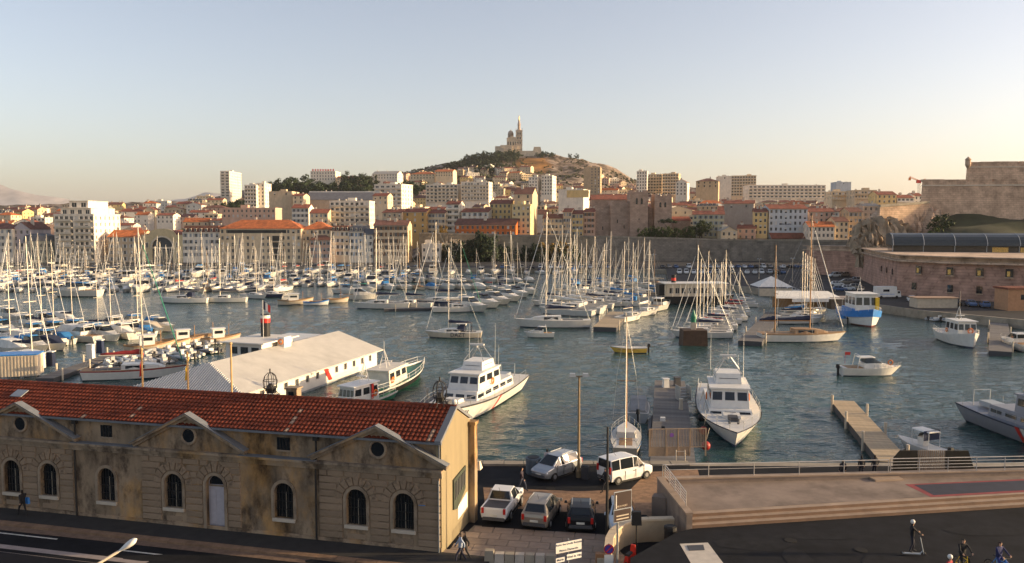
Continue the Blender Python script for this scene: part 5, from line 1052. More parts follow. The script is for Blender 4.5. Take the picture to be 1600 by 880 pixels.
for c in range(int((LENB - .4) / pit)):
    x = -.42 - c * pit
    for r in range(rows):
        T = Matrix.Translation((x + rng.uniform(-.012, .012), yE + math.cos(an) * r * SL / rows, zE + math.sin(an) * r * SL / rows + .0)) @ Rm
        pale = (c == 33 and rng.random() < .65) or (c == 1 and r < 3) or (c in (72, 84) and rng.random() < .2)
        if cnt < 297 or pale: o = link('roof_tile', tmesh2 if pale else tmesh, hb); o.matrix_local = T; cnt += 1
        else: joined.add(tg.v, tg.f, 0, T)
joined.build('roof_tiles_joined', TILEJ, hb)['kind'] = 'stuff'
k = MB(); n = int(LENB / .42)
for i in range(n): k.tube((-i * .42, yR, zR + .03), (-(i + 1) * .42 - .05, yR, zR + .04), .15, .12, 8)
k.build('ridge_tiles', TILEJ, hb)['kind'] = 'stuff'
k = MB(); k.box(-LENB, yE - .12, zE - .1, .1, yE + .06, zE + .015); k.build('gutter', LEAD, hb)
k = MB(); k.add([(-.32, yE - .05, zE + .1), (.06, yE - .05, zE + .1), (.06, yR, zR + .14), (-.32, yR, zR + .14), (-.32, yE - .05, zE - .1), (.06, yE - .05, zE - .1), (.06, yR, zR - .06), (.06, DEPB + .3, zE + .1), (-.32, DEPB + .3, zE + .1), (.06, DEPB + .3, zE - .1)], [(0, 1, 2, 3), (1, 5, 6, 2), (0, 4, 5, 1), (3, 2, 7, 8), (2, 6, 9, 7)]); k.build('verge_flashing', LEAD, hb)
def ridge_thing(px): return -s_of(px)
for px in (403, 664):
    s = s_of(px) * 1.06; k = MB(); r0 = .42
    for i in range(8):
        a = i * math.pi / 4; k.path([(.45 * math.cos(a) * f, .45 * math.sin(a) * f, z) for f, z in ((1.3, 0), (.7, .35), (.9, .6), (1, .95), (.75, 1.3), (.25, 1.5))], .022, 4)
    k.lathe([(.25, .2), (.3, .5), (.12, .8)], 8); k.tube((0, 0, 1.45), (0, 0, 1.75), .05)
    for zz in (.55, 1.0): k.path([(.44 * math.cos(i * .6), .44 * math.sin(i * .6), zz) for i in range(12)], .02, 4)
    k.build('iron_bell_cage', IRON, hb).location = (-s, yR, zR + .05)
k = MB(); s = s_of(435) * 1.06; k.cbox(0, 0, 0, .75, .6, .65); k.cbox(0, 0, .65, .9, .75, .1); k.cbox(0, -.32, .25, .35, .05, .25, 1); k.build('chimney', [OLDT, GLASS], hb).location = (-s, yR + .3, zR - .1)
k = MB(); k.ball((-.12, yR, zR + .32), .17); k.tube((-.12, yR, zR), (-.12, yR, zR + .2), .06); k.build('ball_finial', WHITE, hb)
k = MB(); k.box(-.45, 0, .12, .45, .75, .17); o = k.build('skylight', STEEL, hb); o.matrix_local = Matrix.Translation((-s_of(12) - .3, yE + 1.6 * math.cos(an), zE + 1.6 * math.sin(an))) @ Rm
# ---------------------------------------------------------------- boats
ANTI = mat('antifoul', (.05, .06, .1), .7)
DECK = mat('boat_deck', (.62, .59, .53), .6, var=.08, rnd=.06)
def hull(L, Bm, Fb, sheer=.3, stern=.75, rake=.12, p=2.2, bul=.0, draft=.35, n=16, flare=.12, st=.12, canoe=False):
    """lofted hull, bow towards +x, waterline at z=0; slots 0 topside 1 rail stripe 2 boot 3 deck"""
    mb = MB(); secs = []
    for i in range(n + 1):
        t = i / n; w_ = (stern + (1 - stern) * math.sin(math.pi / 2 * min(1, t / .45))) if t < .45 else 1 - ((t - .45) / .55) ** p
        if canoe and t < .4: w_ = 1 - ((.4 - t) / .4) ** 2.2
        b = max(.015, Bm / 2 * w_); zd = Fb + sheer * Fb * (max(0, t - .3) / .7) ** 2 + (.25 * sheer * Fb * ((.3 - t) / .3) ** 2 if t < .3 else 0)
        x = -L / 2 + L * t; k = max(0, (t - .55) / .45) ** 2 * rake * L
        rows = []
        for f, bw in ((1, 1), (1 - st, 1 - flare * .12), (.55, 1 - flare * .6), (.09, 1 - flare * 1.3), (-draft / zd, .35)):
            z = zd * f if f > 0 else -draft; xx = x - k * (1 - max(0, f)) - (.02 * L * (1 - max(0, f)) if t == 0 else 0) * -1; rows.append((xx, b * bw * (1 - max(0, (t - .6)) * flare * (1 - max(0, f)) * 2), z))
        secs.append(rows)
    m = 5
    for sy in (1, -1):
        o = len(mb.v)
        mb.v += [(x, y * sy, z) for rows in secs for x, y, z in rows]
        for i in range(n):
            for j in range(m - 1):
                f = (o + i * m + j, o + (i + 1) * m + j, o + (i + 1) * m + j + 1, o + i * m + j + 1); mb.f.append(f if sy < 0 else f[::-1]); mb.m.append((1, 0, 0, 2)[j])
    o2 = m * (n + 1)
    for i in range(n): mb.add([(secs[i][0][0], secs[i][0][1] * .96, secs[i][0][2] - bul), (secs[i][0][0], -secs[i][0][1] * .96, secs[i][0][2] - bul), (secs[i + 1][0][0], -secs[i + 1][0][1] * .96, secs[i + 1][0][2] - bul), (secs[i + 1][0][0], secs[i + 1][0][1] * .96, secs[i + 1][0][2] - bul)], [(0, 1, 2, 3)], 3)
    if bul:
        for sy in (1, -1):
            for i in range(n): a, b = secs[i][0], secs[i + 1][0]; mb.add([(a[0], a[1] * sy, a[2]), (b[0], b[1] * sy, b[2]), (b[0], b[1] * sy * .96, b[2] - bul), (a[0], a[1] * sy * .96, a[2] - bul)], [(0, 1, 2, 3)], 1)
    q = secs[0]; mb.add([(x, y, z) for x, y, z in q] + [(x, -y, z) for x, y, z in q[::-1]], [tuple(range(2 * m))], 0)
    mb.deck = lambda t: (secs[int(t * n)][0][1], secs[int(t * n)][0][2] - bul)
    return mb
def trunk(mb, pts, z0s, z1s, inset, m=0, mt=None):
    """cabin trunk: list of (x, half width); lofted with slanted sides"""
    n = len(pts); vs = []
    for (x, b), z0, z1 in zip(pts, z0s, z1s): vs += [(x, b, z0), (x, b - inset, z1), (x, -b + inset, z1), (x, -b, z0)]
    fs = []; ms = []
    for i in range(n - 1):
        a, c = i * 4, (i + 1) * 4; fs += [(a, c, c + 1, a + 1), (a + 1, c + 1, c + 2, a + 2), (a + 2, c + 2, c + 3, a + 3)]
    fs += [(0, 1, 2, 3), ((n - 1) * 4 + 3, (n - 1) * 4 + 2, (n - 1) * 4 + 1, (n - 1) * 4)]; mb.add(vs, fs, m); return mb
def rail_path(hl, t0, t1, h, n=8):
    pts = []
    for i in range(n + 1):
        t = t0 + (t1 - t0) * i / n; b, z = hl.deck(min(.999, t)); pts.append((t, b * .93, z + h))
    return pts
def guard(t, hl, L, h=.6, t0=.03, t1=.97, m=STEEL, r=.018, name='guardrail'):
    mb = MB(); pts = rail_path(hl, t0, t1, h)
    for sy in (1, -1):
        P3 = [(-L / 2 + L * q, b * sy, z) for q, b, z in pts]
        mb.path(P3, r, 4); mb.path([(x, y, z - h * .45) for x, y, z in P3], r * .7, 4)
        for x, y, z in P3: mb.tube((x, y, z - h), (x, y, z), r, None, 4)
    x, y, z = -L / 2 + L * pts[-1][0], pts[-1][1], pts[-1][2]; mb.path([(x, y, z), (x + .3, 0, z), (x, -y, z)], r, 4)
    return mb.build(name, m, t)
def sailboat(L, hc=None, cover=NAVYC, mast=1.25, wood=False, furl=True, det=True, hood=None, name='sailboat', masts=1):
    t = thing(name, '', 'sailboat'); Bm = L * .31 if L < 12 else L * .27; Fb = .085 * L + .15; hc = hc or [GEL, GEL, ANTI, DECK]
    h = hull(L, Bm, Fb, .18, .72, .1, 1.9); h.build('hull', hc, t, False)
    b, z = h.deck(.5); mb = MB(); xs = [-.12, .0, .12, .22, .3]; trunk(mb, [(x * L, Bm * q) for x, q in zip(xs, (.3, .32, .3, .24, .12))], [z] * 5, [z + .045 * L + .1, z + .045 * L + .1, z + .04 * L + .1, z + .03 * L + .06, z + .03], .1); mb.build('cabin', hc[3] if wood else GEL, t)
    for sy in (1, -1):
        mb = MB(); mb.box(-.08 * L, min(sy * Bm * .306, sy * Bm * .29), z + .12, .1 * L, max(sy * Bm * .306, sy * Bm * .29), z + .04 * L); mb.build('cabin_window', GLASS, t)
    mb = MB(); mb.box(-.4 * L, -Bm * .2, z - .02, -.14 * L, Bm * .2, z + .03); mb.build('cockpit', TEAK if wood else DGREY, t)
    for k in range(masts):
        xm = .08 * L if k == 0 else -.32 * L; H = L * mast * (1 if k == 0 else .75); M = WOODM if wood else ALU; r = max(.06, L * .0082)
        mb = MB(); mb.tube((xm, 0, z), (xm - .01 * H, 0, z + H), r, r * .7, 7); mb.build('mast', M, t)
        for f in ((.45, .72) if L > 9 else (.55,)): mb = MB(); mb.tube((xm, -Bm * .3, z + H * f), (xm, Bm * .3, z + H * f), r * .45, None, 5); mb.build('spreader', M, t)
        zb = z + .12 * L + .2; xb = (-.34 * L if k == 0 else -.5 * L)
        mb = MB(); mb.tube((xm, 0, zb), (xb, 0, zb + .1), r * .8, None, 6); mb.build('boom', M, t)
        if cover:
            mb = MB(); n = 7; pr = []
            for i in range(n + 1): f = i / n; rr = (.02 * L + .03) * (1.25 - .8 * f) * (1 + .12 * math.sin(i * 2.3)); pr.append((xm - .05 + (xb - xm) * .95 * f, rr))
            vs = [(x, rr * .6 * math.cos(a * math.pi / 4), zb + .1 + rr + rr * math.sin(a * math.pi / 4)) for x, rr in pr for a in range(8)]
            mb.add(vs, [(i * 8 + a, i * 8 + (a + 1) % 8, (i + 1) * 8 + (a + 1) % 8, (i + 1) * 8 + a) for i in range(n) for a in range(8)] + [tuple(range(8)), tuple(range(n * 8, n * 8 + 8))]); mb.build('sail_cover', cover, t, True)
        mb = MB(); rr = max(.012, L * .0012); tp = (xm - .01 * H, 0, z + H * .97); bz = h.deck(.97)[1]
        if k == 0:
            mb.tube((L * .47, 0, bz), tp, rr, None, 4); mb.tube((-L * .49, 0, z), tp, rr, None, 4)
        for sy in (1, -1): mb.tube((xm - .02 * L, sy * Bm * .46, z), (xm, sy * Bm * .3, z + H * .5), rr, None, 4); mb.tube((xm, sy * Bm * .3, z + H * .5), tp, rr, None, 4)
        mb.build('rigging', STEEL, t)
        if furl and k == 0: mb = MB(); a, b_ = Vector((L * .47, 0, bz)), Vector(tp); mb.tube(a.lerp(b_, .04), a.lerp(b_, .9), r * .75, r * .45, 6); mb.build('furled_jib', WHITEC if furl is True else furl, t)
    if hood: mb = MB(); trunk(mb, [(-.2 * L, Bm * .3), (-.13 * L, Bm * .31), (-.06 * L, Bm * .3)], [z + .25] * 3, [z + .11 * L, z + .12 * L, z + .05 * L], .15); mb.build('spray_hood', hood, t)
    if det: guard(t, h, L, .6)
    return t
def motorboat(L, style='cruiser', canopy=None, hc=None, name='motor_cruiser'):
    t = thing(name, '', 'motorboat'); Bm = L * .33; Fb = .1 * L + .25; hc = hc or [GEL, GEL, ANTI, DECK]
    h = hull(L, Bm, Fb, .28, .9, .16, 2.6, flare=.2); h.build('hull', hc, t); b, z = h.deck(.5); c = .085 * L + .45
    if style == 'cruiser':
        mb = MB(); trunk(mb, [(-.15 * L, Bm * .4), (.0, Bm * .42), (.12 * L, Bm * .38), (.36 * L, Bm * .18)], [z, z, z, z + .1], [z + .55 * c, z + .6 * c, z + .55 * c, z + .2], .12); mb.build('cabin', GEL, t)
        mb = MB(); trunk(mb, [(-.12 * L, Bm * .36), (.0, Bm * .37), (.14 * L, Bm * .32)], [z + .5 * c] * 3, [z + 1.15 * c, z + 1.2 * c, z + .62 * c], .16); mb.build('windscreen', GLASS, t)
        mb = MB(); trunk(mb, [(-.22 * L, Bm * .32), (.0, Bm * .3), (.04 * L, Bm * .26)], [z + 1.16 * c, z + 1.21 * c, z + 1.18 * c], [z + 1.24 * c, z + 1.3 * c, z + 1.25 * c], .1); mb.build('hard_top', canopy or GEL, t)
        mb = MB(); mb.box(-.42 * L, -Bm * .36, z - .05, -.16 * L, Bm * .36, z + .06); mb.build('cockpit', TEAK, t)
        mb = MB(); mb.path([(-.26 * L, Bm * .38, z), (-.22 * L, Bm * .34, z + 1.5 * c), (-.22 * L, -Bm * .34, z + 1.5 * c), (-.26 * L, -Bm * .38, z)], .05, 5); mb.build('radar_arch', WHITE, t)
        guard(t, h, L, .5, .5, .97)
    elif style == 'open':
        mb = MB(); mb.cbox(-.02 * L, 0, z, .12 * L, Bm * .32, c * .8); mb.build('console', GEL, t)
        mb = MB(); mb.add([(.05 * L, -Bm * .16, z + c * .7), (.05 * L, Bm * .16, z + c * .7), (.0, Bm * .14, z + c * 1.2), (.0, -Bm * .14, z + c * 1.2)], [(0, 1, 2, 3)]); mb.build('windscreen', GLASS, t)
        outboard(t, L, z)
        if canopy: mb = MB(); trunk(mb, [(-.25 * L, Bm * .36), (.1 * L, Bm * .36)], [z + c * 1.5] * 2, [z + c * 1.6] * 2, .1); [mb.tube((x * L, y * Bm, z), (x * L, y * Bm, z + c * 1.5), .03, None, 5) for x in (-.24, .09) for y in (-.34, .34)]; mb.build('bimini', canopy, t)
    elif style == 'covered':
        mb = MB(); trunk(mb, [(-.45 * L, Bm * .4), (-.2 * L, Bm * .45), (.1 * L, Bm * .42), (.38 * L, Bm * .16)], [z] * 3 + [z + .1], [z + .25 * c, z + 1.0 * c, z + .9 * c, z + .25], .3); mb.build('boat_cover', canopy or WHITEC, t)
        outboard(t, L, z)
    return t
def outboard(t, L, z):
    mb = MB(); mb.box(-L / 2 - .55, -.2, z + .05, -L / 2 - .1, .2, z + .55, 0, None, .06, .04); mb.box(-L / 2 - .4, -.09, -.2, -L / 2 - .15, .09, z + .04); mb.build('outboard_motor', BLACK, t)
def rib(L, tube=DGREY, name='inflatable_boat'):
    t = thing(name, '', 'inflatable boat'); r = .25; Bm = L * .19; mb = MB(); pts = [(-.5, 1), (-.2, 1), (.15, 1), (.32, .85), (.43, .5), (.48, 0)]
    P3 = [(x * L, y * Bm, .35 + .25 * max(0, x)) for x, y in pts]; mb.path(P3 + [(x, -y, z) for x, y, z in P3[::-1][1:]], r, 8); mb.build('tube', tube, t, False)
    mb = MB(); mb.box(-.45 * L, -Bm, .12, .3 * L, Bm, .3); mb.build('floor', DECK, t); mb = MB(); mb.cbox(-.05 * L, 0, .3, .6, .6, .85, 0, None, .06, .06); mb.cbox(-.22 * L, 0, .3, .6, .9, .45, 0); mb.build('console', GEL, t); outboard(t, L, .5); return t
def pointu(L, name='fishing_boat', hc=None, cab=True):
    t = thing(name, '', 'fishing boat'); hc = hc or [GELC, TEAK, ANTI, TEAK]; h = hull(L, L * .34, .11 * L + .2, .55, .4, .05, 2.2, bul=.25, canoe=True, flare=.25); h.build('hull', hc, t); b, z = h.deck(.5)
    if cab:
        mb = MB(); trunk(mb, [(-.2 * L, L * .11), (.08 * L, L * .11)], [z - .1] * 2, [z + 1.7] * 2, .1); mb.cbox(-.06 * L, 0, z + 1.7, .34 * L, L * .24, .12); mb.build('wheelhouse', WHITE, t)
        mb = MB(); mb.box(-.15 * L, -L * .112, z + .9, .04 * L, L * .112, z + 1.4, 0, None, 0, .04); mb.cbox(.08 * L, 0, z + .9, .06, L * .17, .5); mb.build('wheelhouse_window', GLASS, t)
    else: mb = MB(); mb.cbox(0, 0, z, L * .5, L * .2, .4); mb.build('engine_box', TEAK, t)
    mb = MB(); mb.tube((.2 * L, 0, z), (.2 * L, 0, z + 2.4), .05); mb.build('mast', WOODM, t); return t
def put(t, loc, head, label, group=None, pend=False, sc_=None):
    t.location = loc; t.rotation_euler = (rng.uniform(-.012, .012), 0, head); t['label'] = label
    if group: t['group'] = group
    if sc_: t.scale = (sc_,) * 3
    if pend: PENDING.append((t, label))
    return t
# --- prototypes for the packed marina
covs = {'navy': NAVYC, 'blue': BLUEC, 'white': WHITEC, 'red': REDC, 'beige': BEIGEC}
PS = {}
for cn, cm in covs.items():
    for L in (9, 11.5): PS[cn, L] = sailboat(L, None, cm, 1.3, hood=(cm if cn in ('navy', 'blue') else None), det=L > 10)
PS['navyhull', 11.5] = sailboat(11.5, [NAVY, WHITE, ANTI, TEAK], WHITEC, 1.3)
PS['creamhull', 9] = sailboat(9, [GELC, TEAK, ANTI, TEAK], BEIGEC, 1.25, True)
PM = {('cruiser', 'white', 9): motorboat(9), ('cruiser', 'blue', 9): motorboat(9, 'cruiser', BLUEC), ('cruiser', 'white', 13): motorboat(13, name='motor_yacht'), ('cruiser', 'navy', 12): motorboat(12, 'cruiser', NAVYC, [NAVY, WHITE, ANTI, DECK], name='motor_yacht'),
      ('open', 'blue', 6): motorboat(6, 'open', BLUEC, name='open_motorboat'), ('covered', 'white', 7): motorboat(7, 'covered', WHITEC, name='covered_motorboat'), ('covered', 'blue', 7): motorboat(7, 'covered', BLUEC, name='covered_motorboat'), ('open', 'none', 6): motorboat(6, 'open', name='open_motorboat')}
PR = {'grey': rib(6, GREYP), 'black': rib(6, DGREY), 'white': rib(5.5, GEL)}
PF = {'cream': pointu(8), 'white': pointu(6.5, hc=[WHITE, BLUEP, ANTI, TEAK]), 'open': pointu(5.5, cab=False)}
def bzone(px):
    for lim, s in ((84, 'by the lilac gabled house'), (150, 'below the stepped white block'), (221, 'below the orange-roofed house'), (285, 'before the arched hall'), (343, 'below the brown mansard house'), (410, 'before the hotel left half'), (484, 'before the hotel, right half'), (583, 'below the white quay pair'), (660, 'below the climbing-plant building'), (780, 'below the tan wall'), (930, 'below the long tan rampart')):
        if px < lim: return s
    return 'below the grey rampart'
NB = {'s': 0, 'm': 0}
def moor(px0, px1, y, gapm, psail, rowname, hd=None, jit=.25, yend=None, sizes=None):
    px = px0
    while px < px1:
        yy = y if yend is None else y + (yend - y) * (px - px0) / (px1 - px0); c = pz(px, yy, 0); hd_ = (hd if hd is not None else rng.choice([-1.57, 1.57, -1.4, -1.75])) + rng.uniform(-jit, jit)
        if rng.random() < psail:
            k = rng.choices(list(PS), [4, 5, 3, 3, 4, 4, 1, 1, 2, 2, 1, 1])[0]; o = copy_tree(PS[k]); cn = k[0]; d = {'navyhull': 'navy-hulled sailboat', 'creamhull': 'wooden-masted cream sailboat'}.get(cn, 'white sailboat with %s sail cover' % cn); wd = k[1] * .31; NB['s'] += 1
        else:
            k = rng.choices(list(PM), [6, 2, 2, 1, 2, 3, 1, 2])[0]; o = copy_tree(PM[k]); d = {'cruiser': 'white motor cruiser', 'open': 'small open motorboat', 'covered': 'motorboat under %s cover' % k[1]}[k[0]] + (' with %s top' % k[1] if k[0] == 'cruiser' and k[1] in ('blue',) else ''); wd = k[2] * .33; NB['m'] += 1
            if k[1] == 'navy': d = 'navy-hulled motor yacht'
            if k == ('cruiser', 'white', 13): d = 'long white motor yacht'
        put(o, c, hd_, '%s, %s %s' % (d, rowname, bzone(px).replace('the ', '')), 'boats moored in %s' % rowname.replace('the ', ''), True, rng.uniform(.85, 1.12))
        if hd_ % 3.14159 < .5 or hd_ % 3.14159 > 2.64: wd = wd * 3.1
        px += (wd + gapm + rng.uniform(0, 1.2)) * F / c.y
moor(-30, 650, 421.5, 1.4, .55, 'quay row'); moor(-20, 655, 427, 1.0, .62, 'fifth row'); moor(-25, 640, 433, .9, .58, 'fourth row'); moor(-20, 650, 440, .9, .62, 'third row')
moor(225, 590, 447, .8, .75, 'second row'); moor(-20, 220, 447, .8, .3, 'second row'); moor(-30, 230, 456, .7, .15, 'front row', -1.2); moor(225, 440, 455, .9, .8, 'front row')
moor(655, 900, 428, 2.5, .5, 'rampart row'); moor(590, 830, 441, 1.2, .55, 'third row', -.9); moor(560, 800, 452, 1.2, .5, 'second row', -.75)
# front line of the marina, boat by boat
BH = lambda x, y: pz(x, y, 0)
put(motorboat(15, 'cruiser', BLUEC, name='motor_yacht'), BH(117, 463), 3.1, 'big white motor yacht with blue canopy, bow left, front of the left marina')
put(sailboat(13, None, NAVYC, 1.3, hood=NAVYC), BH(287, 473), 3.14, 'white sailboat with dark boom cover lying side-on, bow left, in open water')
put(sailboat(12, None, NAVYC, 1.3), BH(350, 472), 3.2, 'second white sailboat side-on, tucked behind the first one')
put(sailboat(10, [NAVY, WHITE, ANTI, DECK], NAVYC, 1.3), BH(425, 464), -.6, 'dark-hulled sailboat right of the two side-on white ones')
put(sailboat(10, None, NAVYC, 1.3), BH(398, 466), -.6, 'white sailboat wedged left of the dark-hulled sailboat')
put(pointu(9, 'trawler'), BH(462, 476), .3, 'stubby cream cabin boat with an orange buoy on its wheelhouse')
put(pointu(6.5, 'fishing_boat', [WHITE, BLUEP, ANTI, TEAK], False), BH(494, 477), .15, 'small white open rowing boat next to the cabin boat')
put(pointu(7, 'fishing_boat', [GELC, TEAK, ANTI, TEAK], False), BH(524, 473), .2, 'small varnished wooden fishing boat with single mast')
put(motorboat(9, 'cruiser', BLUEC), BH(543, 459), -.4, 'white cabin cruiser with blue windows and roof')
put(motorboat(8, 'cruiser', GREENC), BH(570, 456), -.3, 'white cabin cruiser with pale green canopy')
put(motorboat(11, 'cruiser'), BH(563, 468), .05, 'low white sports cruiser side-on beneath the green-canopied one')
put(sailboat(14, None, NAVYC, 1.3), BH(595, 482), 3.14, 'long white sailboat with dark boom, left end of the middle pontoon')
put(sailboat(12, None, NAVYC, 1.3), BH(640, 480), 2.9, 'white sailboat with red fenders beside the middle pontoon')
put(sailboat(15, [NAVY, WHITE, ANTI, TEAK], NAVYC, 1.3), BH(688, 478), 3.0, 'navy sailboat with dark sail cover on the middle pontoon')
put(sailboat(12, None, WHITEC, 1.3, furl=GREENC), BH(715, 487), .15, 'white sailboat with green furled jib at the pontoon end')
for i, (x, y, h_) in enumerate(((735, 486, -.7), (757, 480, -.75), (775, 475, -.75), (793, 470, -.8), (808, 464, -.8), (822, 459, -.85))): put(motorboat(12 - i * .4, 'cruiser', (None, NAVYC, None)[i % 3]), BH(x, y), h_, 'white sports cruiser, %s in the slanting row of six' % nth(i), 'slanting row of cruisers')
# middle pontoon
def pontoon(a, b, wd, z, label, m=PIERW, plank=.5, posts=6, name='pontoon', skirt=DGREY):
    a, b = Vector((a.x, a.y)), Vector((b.x, b.y)); d = b - a; L = d.length; t = thing(name, label, 'pontoon', (a.x, a.y, 0), math.atan2(d.y, d.x)); mb = MB(); mb.box(0, -wd / 2 + .06, -.3, L, wd / 2 - .06, z - .06); mb.build('float', skirt, t)
    n = max(2, int(L / plank)); pm = MB(); l = L / n; pm.box(.012, -wd / 2, -.055, l - .012, wd / 2, 0); me = pm.mesh('plank', m)
    for i in range(n): link('plank', me, t, (i * l, 0, z + rng.uniform(-.006, .006)))
    for i in range(posts):
        mb = MB(); s = 1 if i % 2 else -1; mb.tube((0, 0, -1), (0, 0, z + 1.0), .13, None, 8); mb.build('mooring_post', GELC, t).location = (L * (i + .5) / posts, s * (wd / 2 + .14), 0)
    return t
pontoon(BH(600, 486), BH(735, 483), 2.2, .55, 'long low pontoon behind the slanting sailboats', PIERG, 1.2, 4)
pontoon(pz(945, 512, .8), pz(968, 488, .8), 4.5, .9, 'sunlit wooden jetty end beside the largest sailboat', PIERW, .8, 4)
pontoon(pz(1172, 533, .8), pz(1212, 488, .8), 4.0, .8, 'narrow wooden jetty between the sailboats and the ketch', PIERG, .8, 6)
# centre sailboats
put(sailboat(15.5, None, NAVYC, 1.38, hood=None), BH(862, 511), 3.12, 'largest white sailboat with tall mast and black boom cover, side-on', None)
cx = [(884, 492, 14, 'white', 1.35), (897, 488, 14.5, 'white', 1.4), (906, 484, 13, 'beige', 1.4), (921, 481, 12, 'navy', 1.3), (934, 478, 12, 'white', 1.35), (948, 474, 11, 'navy', 1.3), (958, 470, 12, 'blue', 1.45), (872, 483, 11, 'white', 1.3), (860, 478, 11, 'navy', 1.3), (912, 470, 11, 'white', 1.3), (930, 466, 10, 'white', 1.3), (890, 470, 10, 'white', 1.3), (870, 468, 10, 'beige', 1.3), (945, 464, 10, 'white', 1.3), (905, 462, 11, 'navy', 1.25)]
for i, (x, y, L, cn, ms) in enumerate(cx): put(sailboat(L, None, covs[cn], ms), BH(x, y), 2.75 + rng.uniform(-.15, .15), 'white sailboat with %s boom cover in the cluster behind the largest sailboat' % cn, 'central sailboat cluster', True)
put(sailboat(11, None, NAVYC, 1.4), BH(985, 500), 1.0, 'white sailboat with black fenders right of the sunlit jetty')
put(sailboat(11, None, WHITEC, 1.4), BH(1010, 492), .9, 'white sailboat moored right behind the one with black fenders')
put(motorboat(10, 'cruiser'), BH(1032, 484), 1.0, 'white motor cruiser left of the floating restaurant')
for i, (x, y) in enumerate(((980, 478), (1000, 470), (1018, 464), (975, 462), (995, 456), (965, 455), (950, 449), (935, 447), (1010, 450), (985, 446), (915, 449), (895, 452), (1025, 446))): put(copy_tree(PS[rng.choice(list(PS))]), BH(x, y), 2.6 + rng.uniform(-.3, .3), 'sailboat in the rear cluster between jetty and rampart', 'rear sailboat cluster', True)
# right-hand pontoon rows
for i in range(13):
    f = i / 12; L = 10.5 - f * 2; p = pz(1118 + f * 62, 527 - f * 52, 0); cn = ('navy', 'white', 'red', 'navy', 'red', 'white')[i % 6]; put(sailboat(L * rng.uniform(.8, 1.1), None, covs[cn], rng.uniform(1.15, 1.5), det=i < 6), (p.x - 3.0 + rng.uniform(-1, .6), p.y, 0), 2.98 + rng.uniform(-.16, .16), 'white sailboat with %s boom cover left of the narrow jetty' % cn, 'sailboats left of the narrow jetty', True)
for i in range(6):
    f = i / 5; p = pz(1216 + f * 26, 505 - f * 22, 0); cn = ('navy', 'blue', 'white')[i % 3]; put(sailboat(11 - f * 2, None, covs[cn], 1.25, det=False), (p.x + 4, p.y, 0), .1, 'white sailboat with %s boom cover behind the wooden ketch' % cn, 'sailboats right of the narrow jetty', True)
put(sailboat(15.5, [GEL, TEAK, ANTI, TEAK], NAVYC, 1.32, True, masts=2, name='ketch'), BH(1254, 533), .03, 'classic wooden ketch with white hull, varnished rail and two wooden masts')
# boats under way
sb = put(sailboat(10.5, [GELC, WHITE, ANTI, DECK], NAVYC, 1.45, hood=NAVYC), BH(708, 527), 3.1, 'cream sailboat motoring left through open water with people in the cockpit')
mb = MB(); mb.box(-2.4, -.9, 2.5, -.6, .9, 2.56); mb.box(-2.4, -.9, 2.2, -2.36, .9, 2.5); mb.build('bimini', WHITEC, sb)
me = text_mesh('DAZT', 1.0, NAVY); o = link('hull_lettering', me, sb, (-1, 1.66, .6), (math.pi / 2, 0, math.pi)); o['label'] = 'dark hull lettering'
put(motorboat(5.6, 'cruiser', WHITEC, name='small_cruiser'), BH(842, 527), 3.1, 'little white motorboat with cream top heading left')
yb = put(motorboat(6, 'open', None, [mat('yellow_hull', (.7, .45, .08), .45), WHITE, ANTI, DECK], 'open_motorboat'), BH(981, 551), 3.12, 'yellow open motorboat with a standing man')
wb = put(motorboat(8.2, 'cruiser', None, name='speedboat'), BH(1360, 586), -.03, 'white speedboat with red lifebuoy crossing the harbour to the right')
mb = MB(); mb.torus((2.2, -1.0, 1.9), .3, .08); mb.build('lifebuoy', ORANGE, wb); outboard(wb, 8.2, .9); mb = MB(); mb.box(-3.4, .2, 2.7, -2.7, .25, 3.1); mb.tube((-3.4, .2, 1.5), (-3.4, .2, 3.1), .02); mb.build('flag', RED, wb)
cb = put(motorboat(5.6, 'open', WHITEC, name='open_motorboat'), BH(1440, 709), 1.9, 'small white boat with navy canopy tied at the right pontoon')
mb = MB(); mb.box(-1.1, -.9, 1.5, -1.05, .9, 2.35); mb.build('canopy_curtain', NAVYC, cb)
# left near cluster
for i, (x, y, L, st, cn) in enumerate(((15, 503, 10, 'cruiser', 'white'), (45, 513, 9, 'cruiser', 'white'), (75, 511, 10, 'cruiser', 'white'), (100, 505, 9, 'covered', 'white'), (5, 522, 9, 'cruiser', 'blue'))): put(motorboat(L, st, covs[cn] if cn != 'white' else None), BH(x, y), -.5, 'white cruiser, %s in the row behind the near left cluster' % nth(i), 'near left cluster')
for i, (x, y, L, st, cn) in enumerate(((118, 528, 9.5, 'covered', 'white'), (140, 530, 9, 'cruiser', 'white'), (165, 532, 9, 'cruiser', 'white'), (190, 528, 9, 'covered', 'white'), (210, 525, 8, 'cruiser', 'white'), (235, 521, 8.5, 'covered', 'beige'), (252, 517, 8.5, 'cruiser', 'white'))): put(motorboat(L, st, covs[cn] if cn != 'white' else None), BH(x, y), -.55, 'white cruiser, %s along the near left pontoon tip' % nth(i), 'near left pontoon tip')
for i, (x, y, L, st, cn) in enumerate(((20, 553, 9, 'covered', 'white'), (52, 549, 8.5, 'cruiser', 'blue'), (80, 546, 8.5, 'covered', 'navy'), (5, 535, 9, 'cruiser', 'white'), (40, 538, 9, 'covered', 'white'))): put(motorboat(L, st, covs[cn]), BH(x, y), -.5, 'cruiser with %s canvas, near left, %s from the edge' % (cn, nth(i)), 'near left cruisers')
